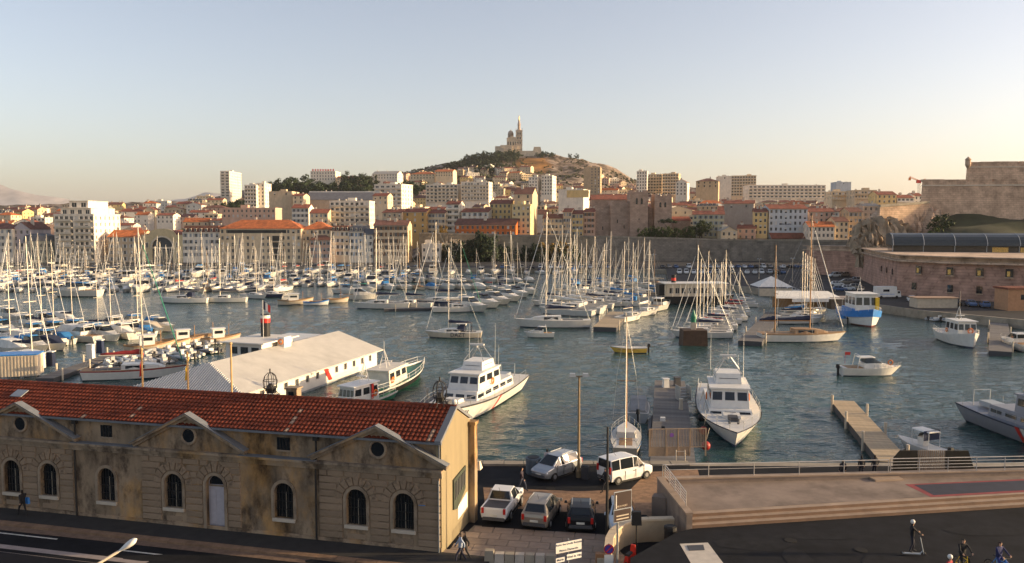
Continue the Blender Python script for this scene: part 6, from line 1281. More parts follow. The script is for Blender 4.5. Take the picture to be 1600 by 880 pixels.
for i in range(16):
    f = i / 15; put(copy_tree(PM[rng.choice([('cruiser', 'white', 9), ('covered', 'white', 7), ('cruiser', 'blue', 9), ('cruiser', 'white', 9), ('covered', 'blue', 7)])]), BH(2 + f * 235, 545 - f * 22 - (i % 2) * 13), 2.6 + rng.uniform(-.15, .15), 'cruiser in the double row filling the near left basin', 'near left double row', True)
for i, (x, y, L, ms, cn) in enumerate(((45, 565, 11, 1.6, 'navy'), (62, 520, 10, 1.35, 'navy'), (80, 512, 10, 1.35, 'blue'), (110, 508, 9, 1.35, 'navy'), (150, 522, 9, 1.2, 'navy'), (170, 522, 9, 1.3, 'navy'), (212, 524, 9, 1.3, 'navy'), (12, 540, 10, 1.5, 'white'))): put(sailboat(L, None, covs[cn], ms), BH(x, y), -.45, 'sailboat with %s cover in the near left cluster, %s mast' % (cn, nth(i)), 'near left sailboats')
sb = put(sailboat(13, [GEL, REDC, ANTI, TEAK], REDC, 1.45, furl=GREENC), BH(212, 590), .25, 'sailboat with tall white mast and teal furled jib behind the club roof')
pontoon(BH(70, 598), BH(190, 556), 2.4, .6, 'long near left pontoon with planks and white posts', PIERG, .7, 6)
k = 0
for i in range(18):
    f = i / 17; p = pz(150 + f * 180 + rng.uniform(-6, 6), 588 - f * 40 + (i % 2) * -12, 0); cn = ('grey', 'black', 'white')[i % 3]; put(copy_tree(PR[cn]), p, 2.3 + rng.uniform(-.35, .35), '%s inflatable boat with black outboard behind the floating club' % cn, 'inflatable boats by the club', True)
for i, (x, y) in enumerate(((235, 548), (260, 545), (290, 538), (320, 532), (345, 535))): put(pointu(8 - i * .3, 'fishing_boat', [GELC, TEAK, ANTI, TEAK], i % 2 == 0), BH(x, y), .5, 'cream fishing boat, %s of five left of the funnel' % nth(i), 'fishing boats by the funnel')
# white container hut on the pontoon
p = pz(12, 590, 0); t = thing('container_hut', 'white corrugated hut with blue door frame on the left pontoon', 'hut', (p.x, p.y, .3), .25); mb = MB(); mb.box(-4, -1.4, 0, 4, 1.4, 2.8); mb.build('body', GELC, t); mb = MB(); [mb.box(-3.9 + i * .4, -1.46, .05, -3.75 + i * .4, -1.402, 2.7) for i in range(20)]; mb.build('corrugation', GELC, t)['kind'] = 'stuff'; mb = MB(); mb.box(-4.1, -1.5, 2.805, 4.1, 1.5, 2.95); mb.build('roof', BLUEP, t)
for i, (x, y, m) in enumerate(((64, 575, WHITE), (80, 572, NAVY), (142, 560, WHITE), (157, 552, NAVY))):
    t = thing('fuel_cabinet', ('white', 'dark blue', 'white', 'blue')[i] + ' service cabinet on the left pontoon, ' + nth(i) + ' from the hut', 'cabinet', pz(x, y, .6)); mb = MB(); mb.cbox(0, 0, 0, .9, .9, 2.0, 0, None, .04, .04); mb.build('body', m, t); mb = MB(); mb.cbox(0, 0, 2.0, 1.0, 1.0, .12); mb.build('cap', WHITE, t)
# right-hand quay small boats
for i, (x, y) in enumerate(((1445, 487), (1462, 492), (1478, 493), (1492, 489), (1506, 492), (1470, 501), (1488, 502), (1502, 500))): put(copy_tree(PR[('white', 'black', 'grey')[i % 3]]), BH(x, y), .3, 'small dinghy tied under the fort quay, %s from the left' % nth(i), 'dinghies under the fort')
put(copy_tree(PM['open', 'none', 6]), BH(1433, 481), .2, 'open white motorboat under the fort, left of the dinghies')
put(copy_tree(PM['cruiser', 'white', 9]), BH(1588, 545), 1.5, 'white cruiser at the right jetty by the frame edge')
put(copy_tree(PM['covered', 'blue', 7]), BH(1318, 503), 1.4, 'small blue-covered dinghy behind the blue workboat')
pontoon(pz(1563, 550, .7), pz(1561, 505, .7), 3.2, .8, 'short jetty beside the white workboat under the fort', PIERG, .7, 4)
for q in list(PS.values()) + list(PM.values()) + list(PR.values()) + list(PF.values()): drop_tree(q)
# ---------------------------------------------------------------- individual working boats
def boatthing(name, label, cat, bow, stern):
    c = (bow + stern) / 2; d = bow - stern; t = thing(name, label, cat, (c.x, c.y, 0), math.atan2(d.y, d.x)); return t, d.length
def winbar(t, mb_pts, name='window', m=GLASS):
    for q in mb_pts: k = MB(); k.add(q, [(0, 1, 2, 3)]); k.build(name, m, t)
def cabin_box(t, x0, x1, hw0, hw1, z0, z1, fr, m, name='cabin', nf=3, ns=3, zw0=.5, zw1=.85, rk=.1, roof=None):
    """wheelhouse with a raked front (towards +x) and framed windows"""
    mb = MB(); vs = [(x0, hw0, z0), (x1, hw1, z0), (x1, -hw1, z0), (x0, -hw0, z0), (x0 + rk, hw0 - .12, z1), (x1 - fr, hw1 - .12, z1), (x1 - fr, -hw1 + .12, z1), (x0 + rk, -hw0 + .12, z1)]
    mb.add(vs, [(0, 3, 2, 1), (4, 5, 6, 7), (1, 2, 6, 5), (0, 1, 5, 4), (2, 3, 7, 6), (3, 0, 4, 7)]); c = mb.build(name, m, t)
    V = [Vector(v) for v in vs]
    def panel(a, b, c_, d, n, g, off):
        for i in range(n):
            u0, u1 = (i + g) / n, (i + 1 - g) / n; q = []
            for u, w_ in ((u0, zw0), (u1, zw0), (u1, zw1), (u0, zw1)): lo = a.lerp(b, u); hi = d.lerp(c_, u); q.append(lo.lerp(hi, w_) + off)
            nn = (q[1] - q[0]).cross(q[3] - q[0]).normalized(); k = MB(); k.add([v - nn * .0 for v in q] + [v - nn * .03 for v in q], [(0, 1, 2, 3), (0, 4, 5, 1), (1, 5, 6, 2), (2, 6, 7, 3), (3, 7, 4, 0)]); k.build('window', GLASS, c)
    panel(V[2], V[1], V[5], V[6], nf, .12, Vector((.03, 0, 0))); panel(V[1], V[0], V[4], V[5], ns, .14, Vector((0, .03, 0))); panel(V[3], V[2], V[6], V[7], ns, .14, Vector((0, -.03, 0)))
    if roof: k = MB(); k.box(x0 - .15, -max(hw0, hw1) + .02, z1 + .003, x1 - fr + .3, max(hw0, hw1) - .02, z1 + .14); k.build('cabin_roof', roof, t)
    return c
def patrol(name, label, bow, stern, Bm, Fb, hc, cabm, big=True, stripe=None, txt=None, dh=1.0, wh=1.6, fl=.85):
    t, L = boatthing(name, label, 'patrol boat', bow, stern); h = hull(L, Bm, Fb, .5, .85, .1, 2.3, bul=.0, flare=.28, st=.08, n=20); h.build('hull', hc, t); z = h.deck(.5)[1]; zb = h.deck(.75)[1]
    cabin_box(t, -.3 * L, .14 * L, Bm * .36, Bm * .33, z - .05, z + dh, .4, cabm, 'deckhouse', 3, 5, .35, .7)
    cabin_box(t, -.16 * L, .1 * L, Bm * .31, Bm * .29, z + dh, z + dh + wh, .55, cabm, 'wheelhouse', 3, 3, .42, .84, roof=cabm)
    cabin_box(t, -.14 * L, .0, Bm * .22, Bm * .2, z + dh + wh + .15, z + dh + wh + .15 + fl, .3, cabm, 'flybridge', 1, 1, .5, .55)
    k = MB(); zz = z + dh + wh + .15 + fl; ks = .72
    for sx in (-.12, -.02):
        for sy in (-1, 1): k.tube((sx * L, sy * Bm * .2, zz), ((sx * .5 - .045) * L, sy * .25, zz + 1.5), .045)
    k.tube((-.075 * L, 0, zz + 1.1), (-.075 * L, 0, zz + 3.0), .045); k.tube((-.08 * L, -.9, zz + 1.5), (-.08 * L, .9, zz + 1.5), .035); k.tube((-.08 * L, -.5, zz + 2.3), (-.08 * L, .5, zz + 2.3), .03); k.build('mast', STEEL, t)
    k = MB(); k.cbox(-.06 * L, 0, zz + 1.65, .25, 1.7, .18); k.tube((-.06 * L, 0, zz + 1.4), (-.06 * L, 0, zz + 1.65), .12); k.build('radar', WHITE, t)
    for ax, ay, az, bz in ((-.12, -.26, dh + wh, 7.4), (-.12, .26, dh + wh, 7.6), (-.2, .2, dh, 4.8)): k = MB(); k.tube((ax * L, ay * Bm, z + az), (ax * L - .2, ay * Bm, z + bz), .025, .012, 4); k.build('antenna', WHITE, t)
    guard(t, h, L, .9, .05, .97, STEEL, .022)
    k = MB(); k.cbox(.27 * L, 0, zb, 1.2, .9, .5); k.tube((.33 * L, .4, zb), (.33 * L, .4, zb + .6), .12); k.tube((.33 * L, -.4, zb), (.33 * L, -.4, zb + .6), .12); k.build('windlass', DGREY, t)
    k = MB(); k.cbox(.2 * L, 0, zb - .1, 1.6, 1.8, .4, 0, None, .1, .1); k.build('hatch', cabm, t)
    k = MB(); k.torus((-.05 * L, Bm * .33, z + dh + .45), .32, .08); k.build('lifebuoy', ORANGE, t); k = MB(); k.torus((-.05 * L, -Bm * .33, z + dh + .45), .32, .08); k.build('lifebuoy', ORANGE, t)
    k = MB(); k.cbox(-.38 * L, 0, z + .2, 2.6, 1.4, .5); k.tube((-.46 * L, -.9, z), (-.46 * L, -.9, z + 1.6), .05); k.tube((-.46 * L, .9, z), (-.46 * L, .9, z + 1.6), .05); k.tube((-.46 * L, -.9, z + 1.6), (-.46 * L, .9, z + 1.6), .05); k.build('tender', GREYP, t)
    if stripe:
        for i, m in enumerate(stripe):
            for sy in (1, -1):
                k = MB(); t0 = .5 + i * .028 if not isinstance(m, tuple) else m[0]; vs = []
                mm = m[1] if isinstance(m, tuple) else m
                for f in (0, .5, 1):
                    for dt in (0, .024):
                        tt = t0 + dt; ii = tt * 20; i0 = int(ii); fr = ii - i0
                        def P_(i_, f_): o_ = 0 if sy > 0 else 105; row = h.v[o_ + i_ * 5: o_ + i_ * 5 + 4]; return Vector(row[0]).lerp(Vector(row[3]), f_) if f_ != .5 else Vector(row[2])
                        p = P_(i0, f).lerp(P_(i0 + 1, f), fr); p.y += sy * .035; vs.append(p)
                k.add(vs, [(0, 1, 3, 2), (2, 3, 5, 4)] if sy < 0 else [(2, 3, 1, 0), (4, 5, 3, 2)]); k.build('hull_stripe', mm, t)
    if txt:
        for sy in (1, -1):
            me = text_mesh(txt, 1.15, NAVY, .01, True); b1, b2 = h.v[(0 if sy > 0 else 105) + 17 * 5 + 2], h.v[(0 if sy > 0 else 105) + 15 * 5 + 2]
            o = link('hull_number', me, t); a, b = Vector(b1), Vector(b2); d = (a - b) if sy < 0 else (b - a); m_ = (a + b) / 2; up = (Vector(h.v[(0 if sy > 0 else 105) + 16 * 5 + 1]) - Vector(h.v[(0 if sy > 0 else 105) + 16 * 5 + 3])).normalized(); d.normalize(); nn = d.cross(up).normalized(); up = nn.cross(d)
            M_ = Matrix((d, up, nn)).transposed().to_4x4(); M_.translation = m_ + nn * .12 + up * .1; o.matrix_local = M_
    return t
LGREY = mat('light_grey_paint', (.22, .23, .26), .45, var=.06)
patrol('patrol_boat', 'white customs patrol boat with red hull stripe beside the red-roofed gable', Vector((-8.6, 77.5, 0)), Vector((-.2, 101.5, 0)), 6.0, 1.75, [WHITE, DGREY, ANTI, DECK], WHITE, True, [(.44, RED), (.47, WHITE)], 'DF 41')
patrol('patrol_boat', 'white patrol boat moored bow-on beside the central pontoon', Vector((20.1, 72.5, 0)), Vector((25.0, 97.5, 0)), 6.6, 1.3, [WHITE, NAVY, ANTI, DECK], WHITE, dh=.5, wh=1.9, fl=1.0)
patrol('patrol_boat', 'grey patrol boat with blue, white and red hull stripes at the frame edge', Vector((50.6, 61.5, 0)), Vector((48.6, 85.5, 0)), 5.4, 1.7, [LGREY, NAVY, ANTI, LGREY], LGREY, True, [(.40, RED), (.43, WHITE), (.46, BLUEP), (.49, BLUEP)])
def workboat(name, label, bow, stern, Bm, Fb, hc, cabm, x0, x1, hgt, deckm=None, st=.13, fr=.35, nf=3, ns=3):
    t, L = boatthing(name, label, 'workboat', bow, stern); h = hull(L, Bm, Fb, .55, .75, .06, 2.6, bul=.25, flare=.22, st=st, n=18); h.build('hull', hc, t); z = h.deck(.5)[1]
    cabin_box(t, x0 * L, x1 * L, Bm * .34, Bm * .31, z - .1, z + hgt, fr, cabm, 'wheelhouse', nf, ns, .48, .85, roof=cabm)
    k = MB(); zz = z + hgt + .14; k.tube(((x0 + .08) * L, -.5, zz), ((x0 + .1) * L, 0, zz + 2.2), .05); k.tube(((x0 + .08) * L, .5, zz), ((x0 + .1) * L, 0, zz + 2.2), .05); k.tube(((x0 + .18) * L, 0, zz), ((x0 + .1) * L, 0, zz + 2.2), .05); k.tube(((x0 + .1) * L, 0, zz + 2), ((x0 + .1) * L, 0, zz + 3.2), .03); k.build('mast', WHITE, t)
    k = MB(); k.cbox((x0 + .14) * L, 0, zz + .6, .2, 1.3, .15); k.build('radar', WHITE, t)
    k = MB(); k.torus((x0 * L + .8, Bm * .36, z + .8), .32, .08); k.torus((x0 * L + .8, -Bm * .36, z + .8), .32, .08); k.build('lifebuoy', ORANGE, t); guard(t, h, L, .9, .03, .97, WHITE, .025)
    return t, L, h, z
GH = [GREENP, WHITE, BLACK, GREENP]
# pilot boats behind the red roof
p1, p2 = pz(668, 590, 0), pz(574, 637, 0)
t, L, h, z = workboat('pilot_boat', 'green and white pilot boat with orange lifebuoys lying by the floating club', Vector((-12.3, 112.5, 0)), Vector((-17.5, 93, 0)), 4.6, 1.15, [BLACK, WHITE, GREENP, GREENP], mat('cream_cabin', (.66, .6, .5), .5), -.24, .06, 1.9, ns=3)
t, L, h, z = workboat('pilot_boat', 'smaller white pilot boat with red bow flashes tucked behind the roof ridge', Vector((-19.9, 86.5, 0)), Vector((-14.6, 96.5, 0)), 3.6, .9, [GREENP, WHITE, BLACK, GREENP], WHITE, -.2, .2, 1.9, nf=4)
k = MB(); k.box(-1.2, 1.22, z + .2, -.8, 1.28, z + 1.9); k.build('red_flash', RED, t)
# blue workboat, white workboat
t, L, h, z = workboat('workboat', 'blue and white workboat with yellow mast post facing the camera', pz(1362, 512, 0) + Vector((0, -.6, 0)), pz(1362, 512, 0) + Vector((1.5, 15, 0)), 7.4, 2.4, [WHITE, BLUEP, mat('rust_red', (.2, .04, .03), .7), LGREY], WHITE, -.15, .25, 4.0, st=.42)
k = MB(); k.box(.22 * L, 1.6, z, .27 * L, 2.3, z + 3.4); k.build('yellow_post', YELLOW, t); k = MB(); k.box(-.2 * L, -2.9, z - .1, .24 * L, 2.9, z + 1.1); k.build('blue_superstructure', BLUEP, t)
t, L, h, z = workboat('workboat', 'white workboat with red lifebuoy on its front, below the fort', pz(1521, 545, 0) + Vector((0, -.4, 0)), pz(1521, 545, 0) + Vector((1.2, 12, 0)), 5.0, 1.7, [WHITE, WHITE, ANTI, LGREY], WHITE, -.1, .28, 2.6)
k = MB(); T = Matrix.Translation((.285 * L, .4, z + 1.1)) @ Matrix.Rotation(math.pi / 2, 4, 'Z'); k.torus((0, 0, 0), .4, .1, 0, 14, 6, T); k.build('lifebuoy', ORANGE, t); k = MB(); k.tube((0, 0, z + 2.6), (0, 0, z + 7.5), .08); k.build('signal_mast', DGREY, t)
# floating club
RC = Vector((-19.4, 117.5, 0)); dirn = Vector((-.301, -.953, 0)); left = Vector((-.953, .301, 0)); t = thing('floating_club', 'white floating club house with low hipped roof and red wall band', 'floating building', RC, math.atan2(-dirn.y, -dirn.x))
LW, WW, ez, rz_ = 31.5, 13.6, 2.45, 4.7                       # local +x points away, +y to the left; x runs from -LW (near) to 0 (far)
k = MB(); k.box(-LW, 0, -.4, 0, WW, .25); k.build('hull', GREYP, t)
wins = [(-LW + 1.2 + i * 2.35 + LW / 2, 1.15, .8, .85) for i in range(13)]; k = MB(); T = Matrix.Translation((-LW / 2, 0, 0)); facade(k, LW, ez, wins, T); facade(k, LW, ez, [], Matrix.Translation((-LW / 2, WW, 0)) @ Matrix.Rotation(math.pi, 4, 'Z')); k.add([(0, 0, 0), (0, WW, 0), (0, WW, ez), (0, WW / 2, rz_), (0, 0, ez)], [(0, 1, 2, 3, 4)]); k.add([(-LW, 0, 0), (-LW, WW, 0), (-LW, WW, ez), (-LW, 0, ez)], [(3, 2, 1, 0)]); k.build('wall', mat('club_white', (.7, .66, .58), .6, scale=.7, var=.08), t)
for x, zz, a_, b_ in wins: link('window', WINM[None], t, (x - LW / 2, REC, zz), None, (a_, 1, b_))
k = MB(); e = .45; rn = -27.8; dz = .12; k.add([(-LW - e, -e, ez - .05), (1.2, -e, ez - .05), (1.2, WW / 2, rz_ + dz), (rn, WW / 2, rz_ + dz), (1.2, WW + e, ez - .05), (-LW - e, WW + e, ez - .05), (-LW - e, -e, ez - .2), (1.2, -e, ez - .2)], [(0, 1, 2, 3), (3, 2, 4, 5), (0, 3, 5), (6, 7, 1, 0)]); k.build('roof', mat('pale_roof_sheet', (.46, .44, .4), .55, scale=.5, var=.1, stain=.14, streak=.6), t)
for i in range(44):
    y = -e + (WW + 2 * e) * (i + .5) / 44; f = 1 - abs(y - WW / 2) / (WW / 2 + e); k = MB(); k.tube((-LW - e, y, ez - .03), (-LW - e + (rn + LW + e) * f, y, ez - .03 + (rz_ + dz - ez + .05) * f), .06, None, 5); k.build('roof_rib', WHITE, t)
k = MB(); k.box(-13.5, -.03, .5, -12.6, -.005, 2.3); k.v = [(x + (z - .5) * -.75, y, z) for x, y, z in k.v]; k.build('red_band', RED, t)
k = MB(); k.box(-17, WW * .55, ez, -10, WW - .8, ez + 2.9); k.box(-17.6, WW * .5, ez + 2.905, -9.4, WW - .4, ez + 3.05); c = k.build('upper_cabin', MATS['club_white'], t)
for i in range(3): q = MB(); q.box(-17.04, WW * .58 + i * 1.6, ez + 1.5, -16.99, WW * .58 + i * 1.6 + 1.1, ez + 2.4); q.build('window', GLASS, c)
k = MB(); k.tube((-11.5, WW - 3, ez + 3), (-11.5, WW - 3, ez + 6), .62, None, 14); f = k.build('funnel', BLACK, t)
k = MB(); k.tube((-11.5, WW - 3, ez + 4.9), (-11.5, WW - 3, ez + 5.5), .635, None, 14); k.build('red_band', RED, f); k = MB(); k.tube((-11.5, WW - 3, ez + 5.5), (-11.5, WW - 3, ez + 5.9), .64, None, 14); k.build('white_band', WHITE, f)
k = MB(); k.tube((-12.3, WW - 3.2, ez + 3), (-12.3, WW - 3.2, ez + 8), .04); k.build('flagpole', WHITE, t); k = MB()
for i, (m, x) in enumerate(((0, 0), (1, .3), (2, .6))): k.add([(-12.3 + x * .3, WW - 3.25 - x, ez + 7.9 - x * .8), (-12.3 + x * .3 + .1, WW - 3.25 - x - .3, ez + 7.7 - x * .8), (-12.3 + x * .3 + .1, WW - 3.25 - x - .3, ez + 6.6 - x * .6), (-12.3 + x * .3, WW - 3.25 - x, ez + 6.8 - x * .6)], [(0, 1, 2, 3)], m)
k.build('flag', [NAVY, WHITE, RED], t)
k = MB(); k.add([(-24, WW * .56, rz_ - .15), (-17.8, WW * .56, rz_ - .15), (-17.8, WW - 1.0, ez + .45), (-24, WW - 1.0, ez + .45)], [(0, 1, 2, 3)]); k.build('brown_deck', TEAK, t)
k = MB(); k.box(-14.2, WW / 2 - .8, rz_ - .2, -12.6, WW / 2 + .2, rz_ + 1.2); b = k.build('vent_box', WHITE, t); q = MB(); q.torus((-14.26, WW / 2 - .3, rz_ + .6), .3, .08, 0, 14, 6, Matrix.Translation((-14.26, WW / 2 - .3, 0)) @ Matrix.Rotation(math.pi / 2, 4, 'Z') @ Matrix.Translation((14.26, -WW / 2 + .3, 0))); q.build('lifebuoy', ORANGE, b)
k = MB(); k.box(-8.5, WW * .62, ez, -2, WW - .6, ez + 2.0); k.box(-9, WW * .58, ez + 2.0, -1.5, WW - .2, ez + 2.15, 1); k.build('bar_cabin', [TEAK, GEL], t)
# floating restaurant
t = thing('floating_restaurant', 'black-hulled floating restaurant with cream upper deck and small funnel', 'ship', pz(1093, 476, 0) + Vector((0, 4, 0)), .06); L = 20
h = hull(L, 6.5, 2.0, .1, .9, .03, 4, flare=.05); h.build('hull', [BLACK, BLACK, ANTI, DECK], t)
k = MB(); facade(k, 15, 3.2, [(-6.2 + i * 1.55, .7, 1.1, 1.5) for i in range(9)], Matrix.Translation((-1, -2.8, 2.0))); k.box(-8.5, -2.55, 2.0, 6.5, 2.8, 5.2); k.build('saloon', GELC, t)
for i in range(9): link('window', WINM[None], t, (-7.2 + i * 1.55, -2.62, 2.7), None, (1.1, 1, 1.5))
k = MB(); k.box(-9.2, -3.3, 5.21, 7.5, 3.3, 5.4); k.build('awning_deck', WHITE, t); k = MB(); [MB().tube((-9 + i * 2, -3.2, 2), (-9 + i * 2, -3.2, 5.2), .06).build('deck_post', WHITE, t) for i in range(9)]
k = MB(); k.tube((-6, 0, 5.4), (-6, 0, 7.4), .6, None, 12); f = k.build('funnel', BLACK, t); k = MB(); k.tube((-6, 0, 5.9), (-6, 0, 6.6), .62, None, 12); k.build('red_band', RED, f)
k = MB(); k.box(-10.2, -2, 2.2, -8.6, 2, 5.0); k.build('bow_house', BLACK, t)
tg_ = pontoon(pz(1000, 462, .8), pz(1052, 461, .8), 2.2, 1.6, 'raised gangway leading to the floating restaurant', PIERG, 1.0, 2, 'gangway')
# dark mooring block with green light
t = thing('mooring_dolphin', 'dark brown floating block carrying a green navigation light', 'buoy', pz(1087, 541, 0)); k = MB(); k.cbox(0, 2, -.4, 4.2, 3.6, 3.0, 0, None, .1, .1); k.build('block', mat('rusty_brown', (.07, .04, .025), .8, var=.3), t)
k = MB(); k.cbox(0, 2, 2.6, .8, .8, 1.2); k.build('plinth', BEIGEC, t); k = MB(); k.lathe([(.45, 3.8), (.5, 4.8), (.3, 5.3), (.1, 5.9)], 10, 0, (0, 2, 0)); k.build('green_light', GREENP, t)
# central pontoon and gate
pc = pontoon(Vector((13.2, 66.5, 0)), Vector((19.9, 103, 0)), 3.7, .8, 'grey plank pontoon beside the bow-on patrol boat', PIERG, .45, 0)
t = thing('pontoon_gate', 'tan slatted gate with round sign closing the central pontoon', 'gate', (11.1, 65.6, 1.75), .05); W = 4.6; k = MB()
GATE = mat('gate_tan', (.36, .26, .17), .7, scale=2, var=.15, rnd=.1)
for x in (0, 1.35, 2.35, 3.3, W): q = MB(); q.box(x - .05, -.06, 0, x + .05, .06, 2.25); q.build('post', GATE, t)
for z in (.7, 2.2): q = MB(); q.box(0, -.035, z, W, .035, z + .07); q.build('rail', GATE, t)
q = MB(); q.box(.05, -.02, .02, 3.25, .02, .7); q.build('solid_panel', GATE, t)
sm_ = MB(); sm_.box(-.025, -.02, .77, .025, .02, 2.2); me = sm_.mesh('slat', GATE)
for i in range(36): link('slat', me, t, (.12 + i * .126, 0, 0))
q = MB(); q.lathe([(.17, 0), (.17, .02)], 16); q.v = [(x + 1.8, -.07 - z, y + 1.75) for x, y, z in q.v]; q.build('round_sign', mat('sign_violet', (.2, .08, .3), .5), t)
t = thing('gangway_ladder', 'small pale ladder at the central pontoon gate', 'ladder', pz(1064, 732, 1.2)); q = MB()
for s in (-.35, .35): q.tube((s, 0, -.8), (s, .3, 1.4), .045)
for i in range(5): q.tube((-.35, .03 + i * .07, -.4 + i * .42), (.35, .03 + i * .07, -.4 + i * .42), .03)
q.build('frame', GELC, t)
t = thing('gangway_ramp', 'tan ramp from the quay to the central pontoon', 'ramp', (12.6, 64.2, .9), .05); q = MB(); q.box(-.2, -.5, 0, 1.9, 2.4, .12); q.build('deck', TREAD, t)
for i, (x, y, cl) in enumerate(((1064, 640, GELC), (1040, 605, WHITE), (1068, 625, STEEL), (1058, 603, DGREY))):
    p = pz(x, y, .8); t = thing('dock_box', ['pale service pedestal', 'white dock locker', 'steel boarding steps', 'dark dock locker'][i] + ' standing on the central pontoon', 'dock box', p, .18); q = MB()
    if i == 2:
        for s in range(5): q.box(-.6, -.6 + s * .3, s * .3, .6, -.3 + s * .3, s * .3 + .08)
        q.box(-.65, -.6, 0, -.6, .9, 1.6); q.box(.6, -.6, 0, .65, .9, 1.6)
    else: q.cbox(0, 0, 0, .7 if i else .35, .7 if i else .35, 1.0 if i else 1.1, 0, None, .04, .04); q.cbox(0, 0, 1.0 if i else 1.1, .8 if i else .4, .8 if i else .4, .08)
    q.build('body', cl, t)
for i in range(5):
    p = Vector((18.2, 72.5, 0)).lerp(Vector((22.4, 94, 0)), i / 4); t = thing('fender', ('red ball fender', 'red ball fender', 'black ball fender', 'black ball fender', 'black ball fender')[i] + ' between pontoon and bow-on patrol boat, %s from the quay' % nth(i), 'fender', (p.x - .9, p.y, .75)); q = MB(); q.ball((0, 0, 0), .42, 0, 12); q.tube((0, 0, .4), (.3, 0, 1.6), .03, None, 4, 1); q.build('ball', [mat('fender_red', (.3, .02, .015), .5) if i < 2 else BLACK, ROPE], t, True)
sb = put(sailboat(9.5, [GELC, BLUEP, ANTI, DECK], None, 1.15, True, furl=False), Vector((10.6, 75.5, 0)), 1.42, 'small old sailboat with brown wooden mast left of the central pontoon')
k = MB(); k.path([(-4.7, 1.2, 1.1), (-5.0, .8, 1.8), (-5.0, -.8, 1.8), (-4.7, -1.2, 1.1)], .03, 5); k.build('pushpit', STEEL, sb)
put(motorboat(7.5, 'covered', mat('canvas_grey', (.2, .21, .22), .9), [GREYP, GREYP, ANTI, DECK], 'covered_motorboat'), Vector((13.6, 87.5, 0)), 1.4, 'grey covered boat behind the old sailboat'); put(rib(6.5, DGREY), Vector((15.2, 82, 0)), 1.4, 'dark inflatable boat squeezed against the central pontoon')
# pontoon beside the customs boat
pontoon(Vector((-10.5, 84, 0)), Vector((-4.6, 108, 0)), 2.6, .8, 'grey pontoon left of the white customs boat', PIERG, .5, 4)
# right pontoon with dark gate
pontoon(pz(1400, 722, .8), pz(1316, 626, .8), 2.5, .8, 'sunlit plank pontoon reaching out from the terrace', PIERW, .45, 6)
t = thing('pontoon_gatehouse', 'dark trapezoid gate screen with tan slatted door by the terrace', 'gate', (28.9, 61.5, 1.3), -.02); q = MB(); W = 6.2; q.prismy([(0, 0), (1.8, 0), (1.8, 2.1), (.5, 2.1), (0, 1.5)][::1], -.05, .05); q.build('dark_wing', mat('rust_dark', (.045, .035, .02), .7, var=.3), t); q = MB(); q.prismy([(3.9, 0), (6.3, 0), (5.6, 2.1), (3.9, 2.1)], -.05, .05); q.build('dark_wing', mat('rust_dark', (.045, .035, .02), .7, var=.3), t)
me = MB().box(-.05, -.03, 0, .05, .03, 2.1).mesh('slat', GATE)
for i in range(14): link('slat', me, t, (1.9 + i * .148, 0, 0))
# tents, kiosk and quay hut on the right
t = thing('marquee', 'white pagoda tent by the jetty root', 'tent', pz(1212, 463, 1.8) + Vector((0, 4, 0))); q = MB(); q.add([(-4.5, -4, 2.4), (4.5, -4, 2.4), (4.5, 4, 2.4), (-4.5, 4, 2.4), (0, 0, 5.0), (-1.2, 0, 4.2)], [(0, 1, 4), (1, 2, 4), (2, 3, 4), (3, 0, 4)]); q.build('canopy', WHITEC, t); q = MB(); [q.tube((x, y, 0), (x, y, 2.4), .06) for x in (-4.4, 4.4) for y in (-3.9, 3.9)]; q.build('pole', STEEL, t); q = MB(); q.box(-4.2, -3.9, 0, 4.2, -3.8, 2.0); q.build('side_sheet', BEIGEC, t)
t = thing('marquee', 'long flat white awning behind the ketch masts', 'tent', pz(1266, 484, 1.8) + Vector((0, 3, 0))); q = MB(); q.add([(-7.5, -3, 2.5), (7.5, -3, 2.3), (6, 3, 3.6), (-6, 3, 3.7)], [(0, 1, 2, 3)]); q.add([(-4, -3.02, 1.7), (4, -3.02, 1.7), (4, -3.02, 2.45), (-4, -3.02, 2.45)], [(0, 1, 2, 3)]); q.build('canopy', WHITEC, t); q = MB(); [q.tube((x, y, 0), (x, y, 2.4), .06) for x in (-7, -3.5, 0, 3.5, 7) for y in (-2.9, 2.9)]; q.build('pole', STEEL, t); q = MB(); q.box(-6.5, 2.6, 0, 6.5, 2.8, 2.4); q.build('back_sheet', TEAK, t)
t = thing('quay_hut', 'low dark quay hut left of the blue workboat', 'hut', pz(1318, 482, 1.8)); q = MB(); q.box(-3.5, -2, 0, 3.5, 2, 2.4); q.build('body', mat('hut_brown', (.12, .1, .085), .85), t); q = MB(); q.box(-3.8, -2.3, 2.41, 3.8, 2.3, 2.6); q.build('roof', mat('hut_roof', (.3, .25, .22), .9), t)
t = thing('quay_hut', 'orange-brown hut under the fort at the frame edge', 'hut', pz(1592, 484, 1.8)); q = MB(); q.box(-4, -2.5, 0, 7, 2.5, 4.6); q.build('body', mat('hut_orange', (.4, .22, .12), .85), t); q = MB(); q.box(-4.3, -2.8, 4.61, 7.2, 2.8, 5.0); q.build('roof', ROOF['red'], t); q = MB(); q.box(-1.2, -2.53, 2.4, -.3, -2.505, 3.5); q.build('window', GLASS, t)
t = thing('boat_shed', 'low tan shed on the fort quay behind the dinghies', 'shed', pz(1458, 480, 1.8)); q = MB(); q.box(-4.5, -1.8, 0, 4.5, 1.8, 2.1); q.build('body', BEIGEC, t); q = MB(); q.box(-4.8, -2.1, 2.11, 4.8, 2.1, 2.3); q.build('roof', mat('shed_roof', (.38, .25, .17), .9), t)
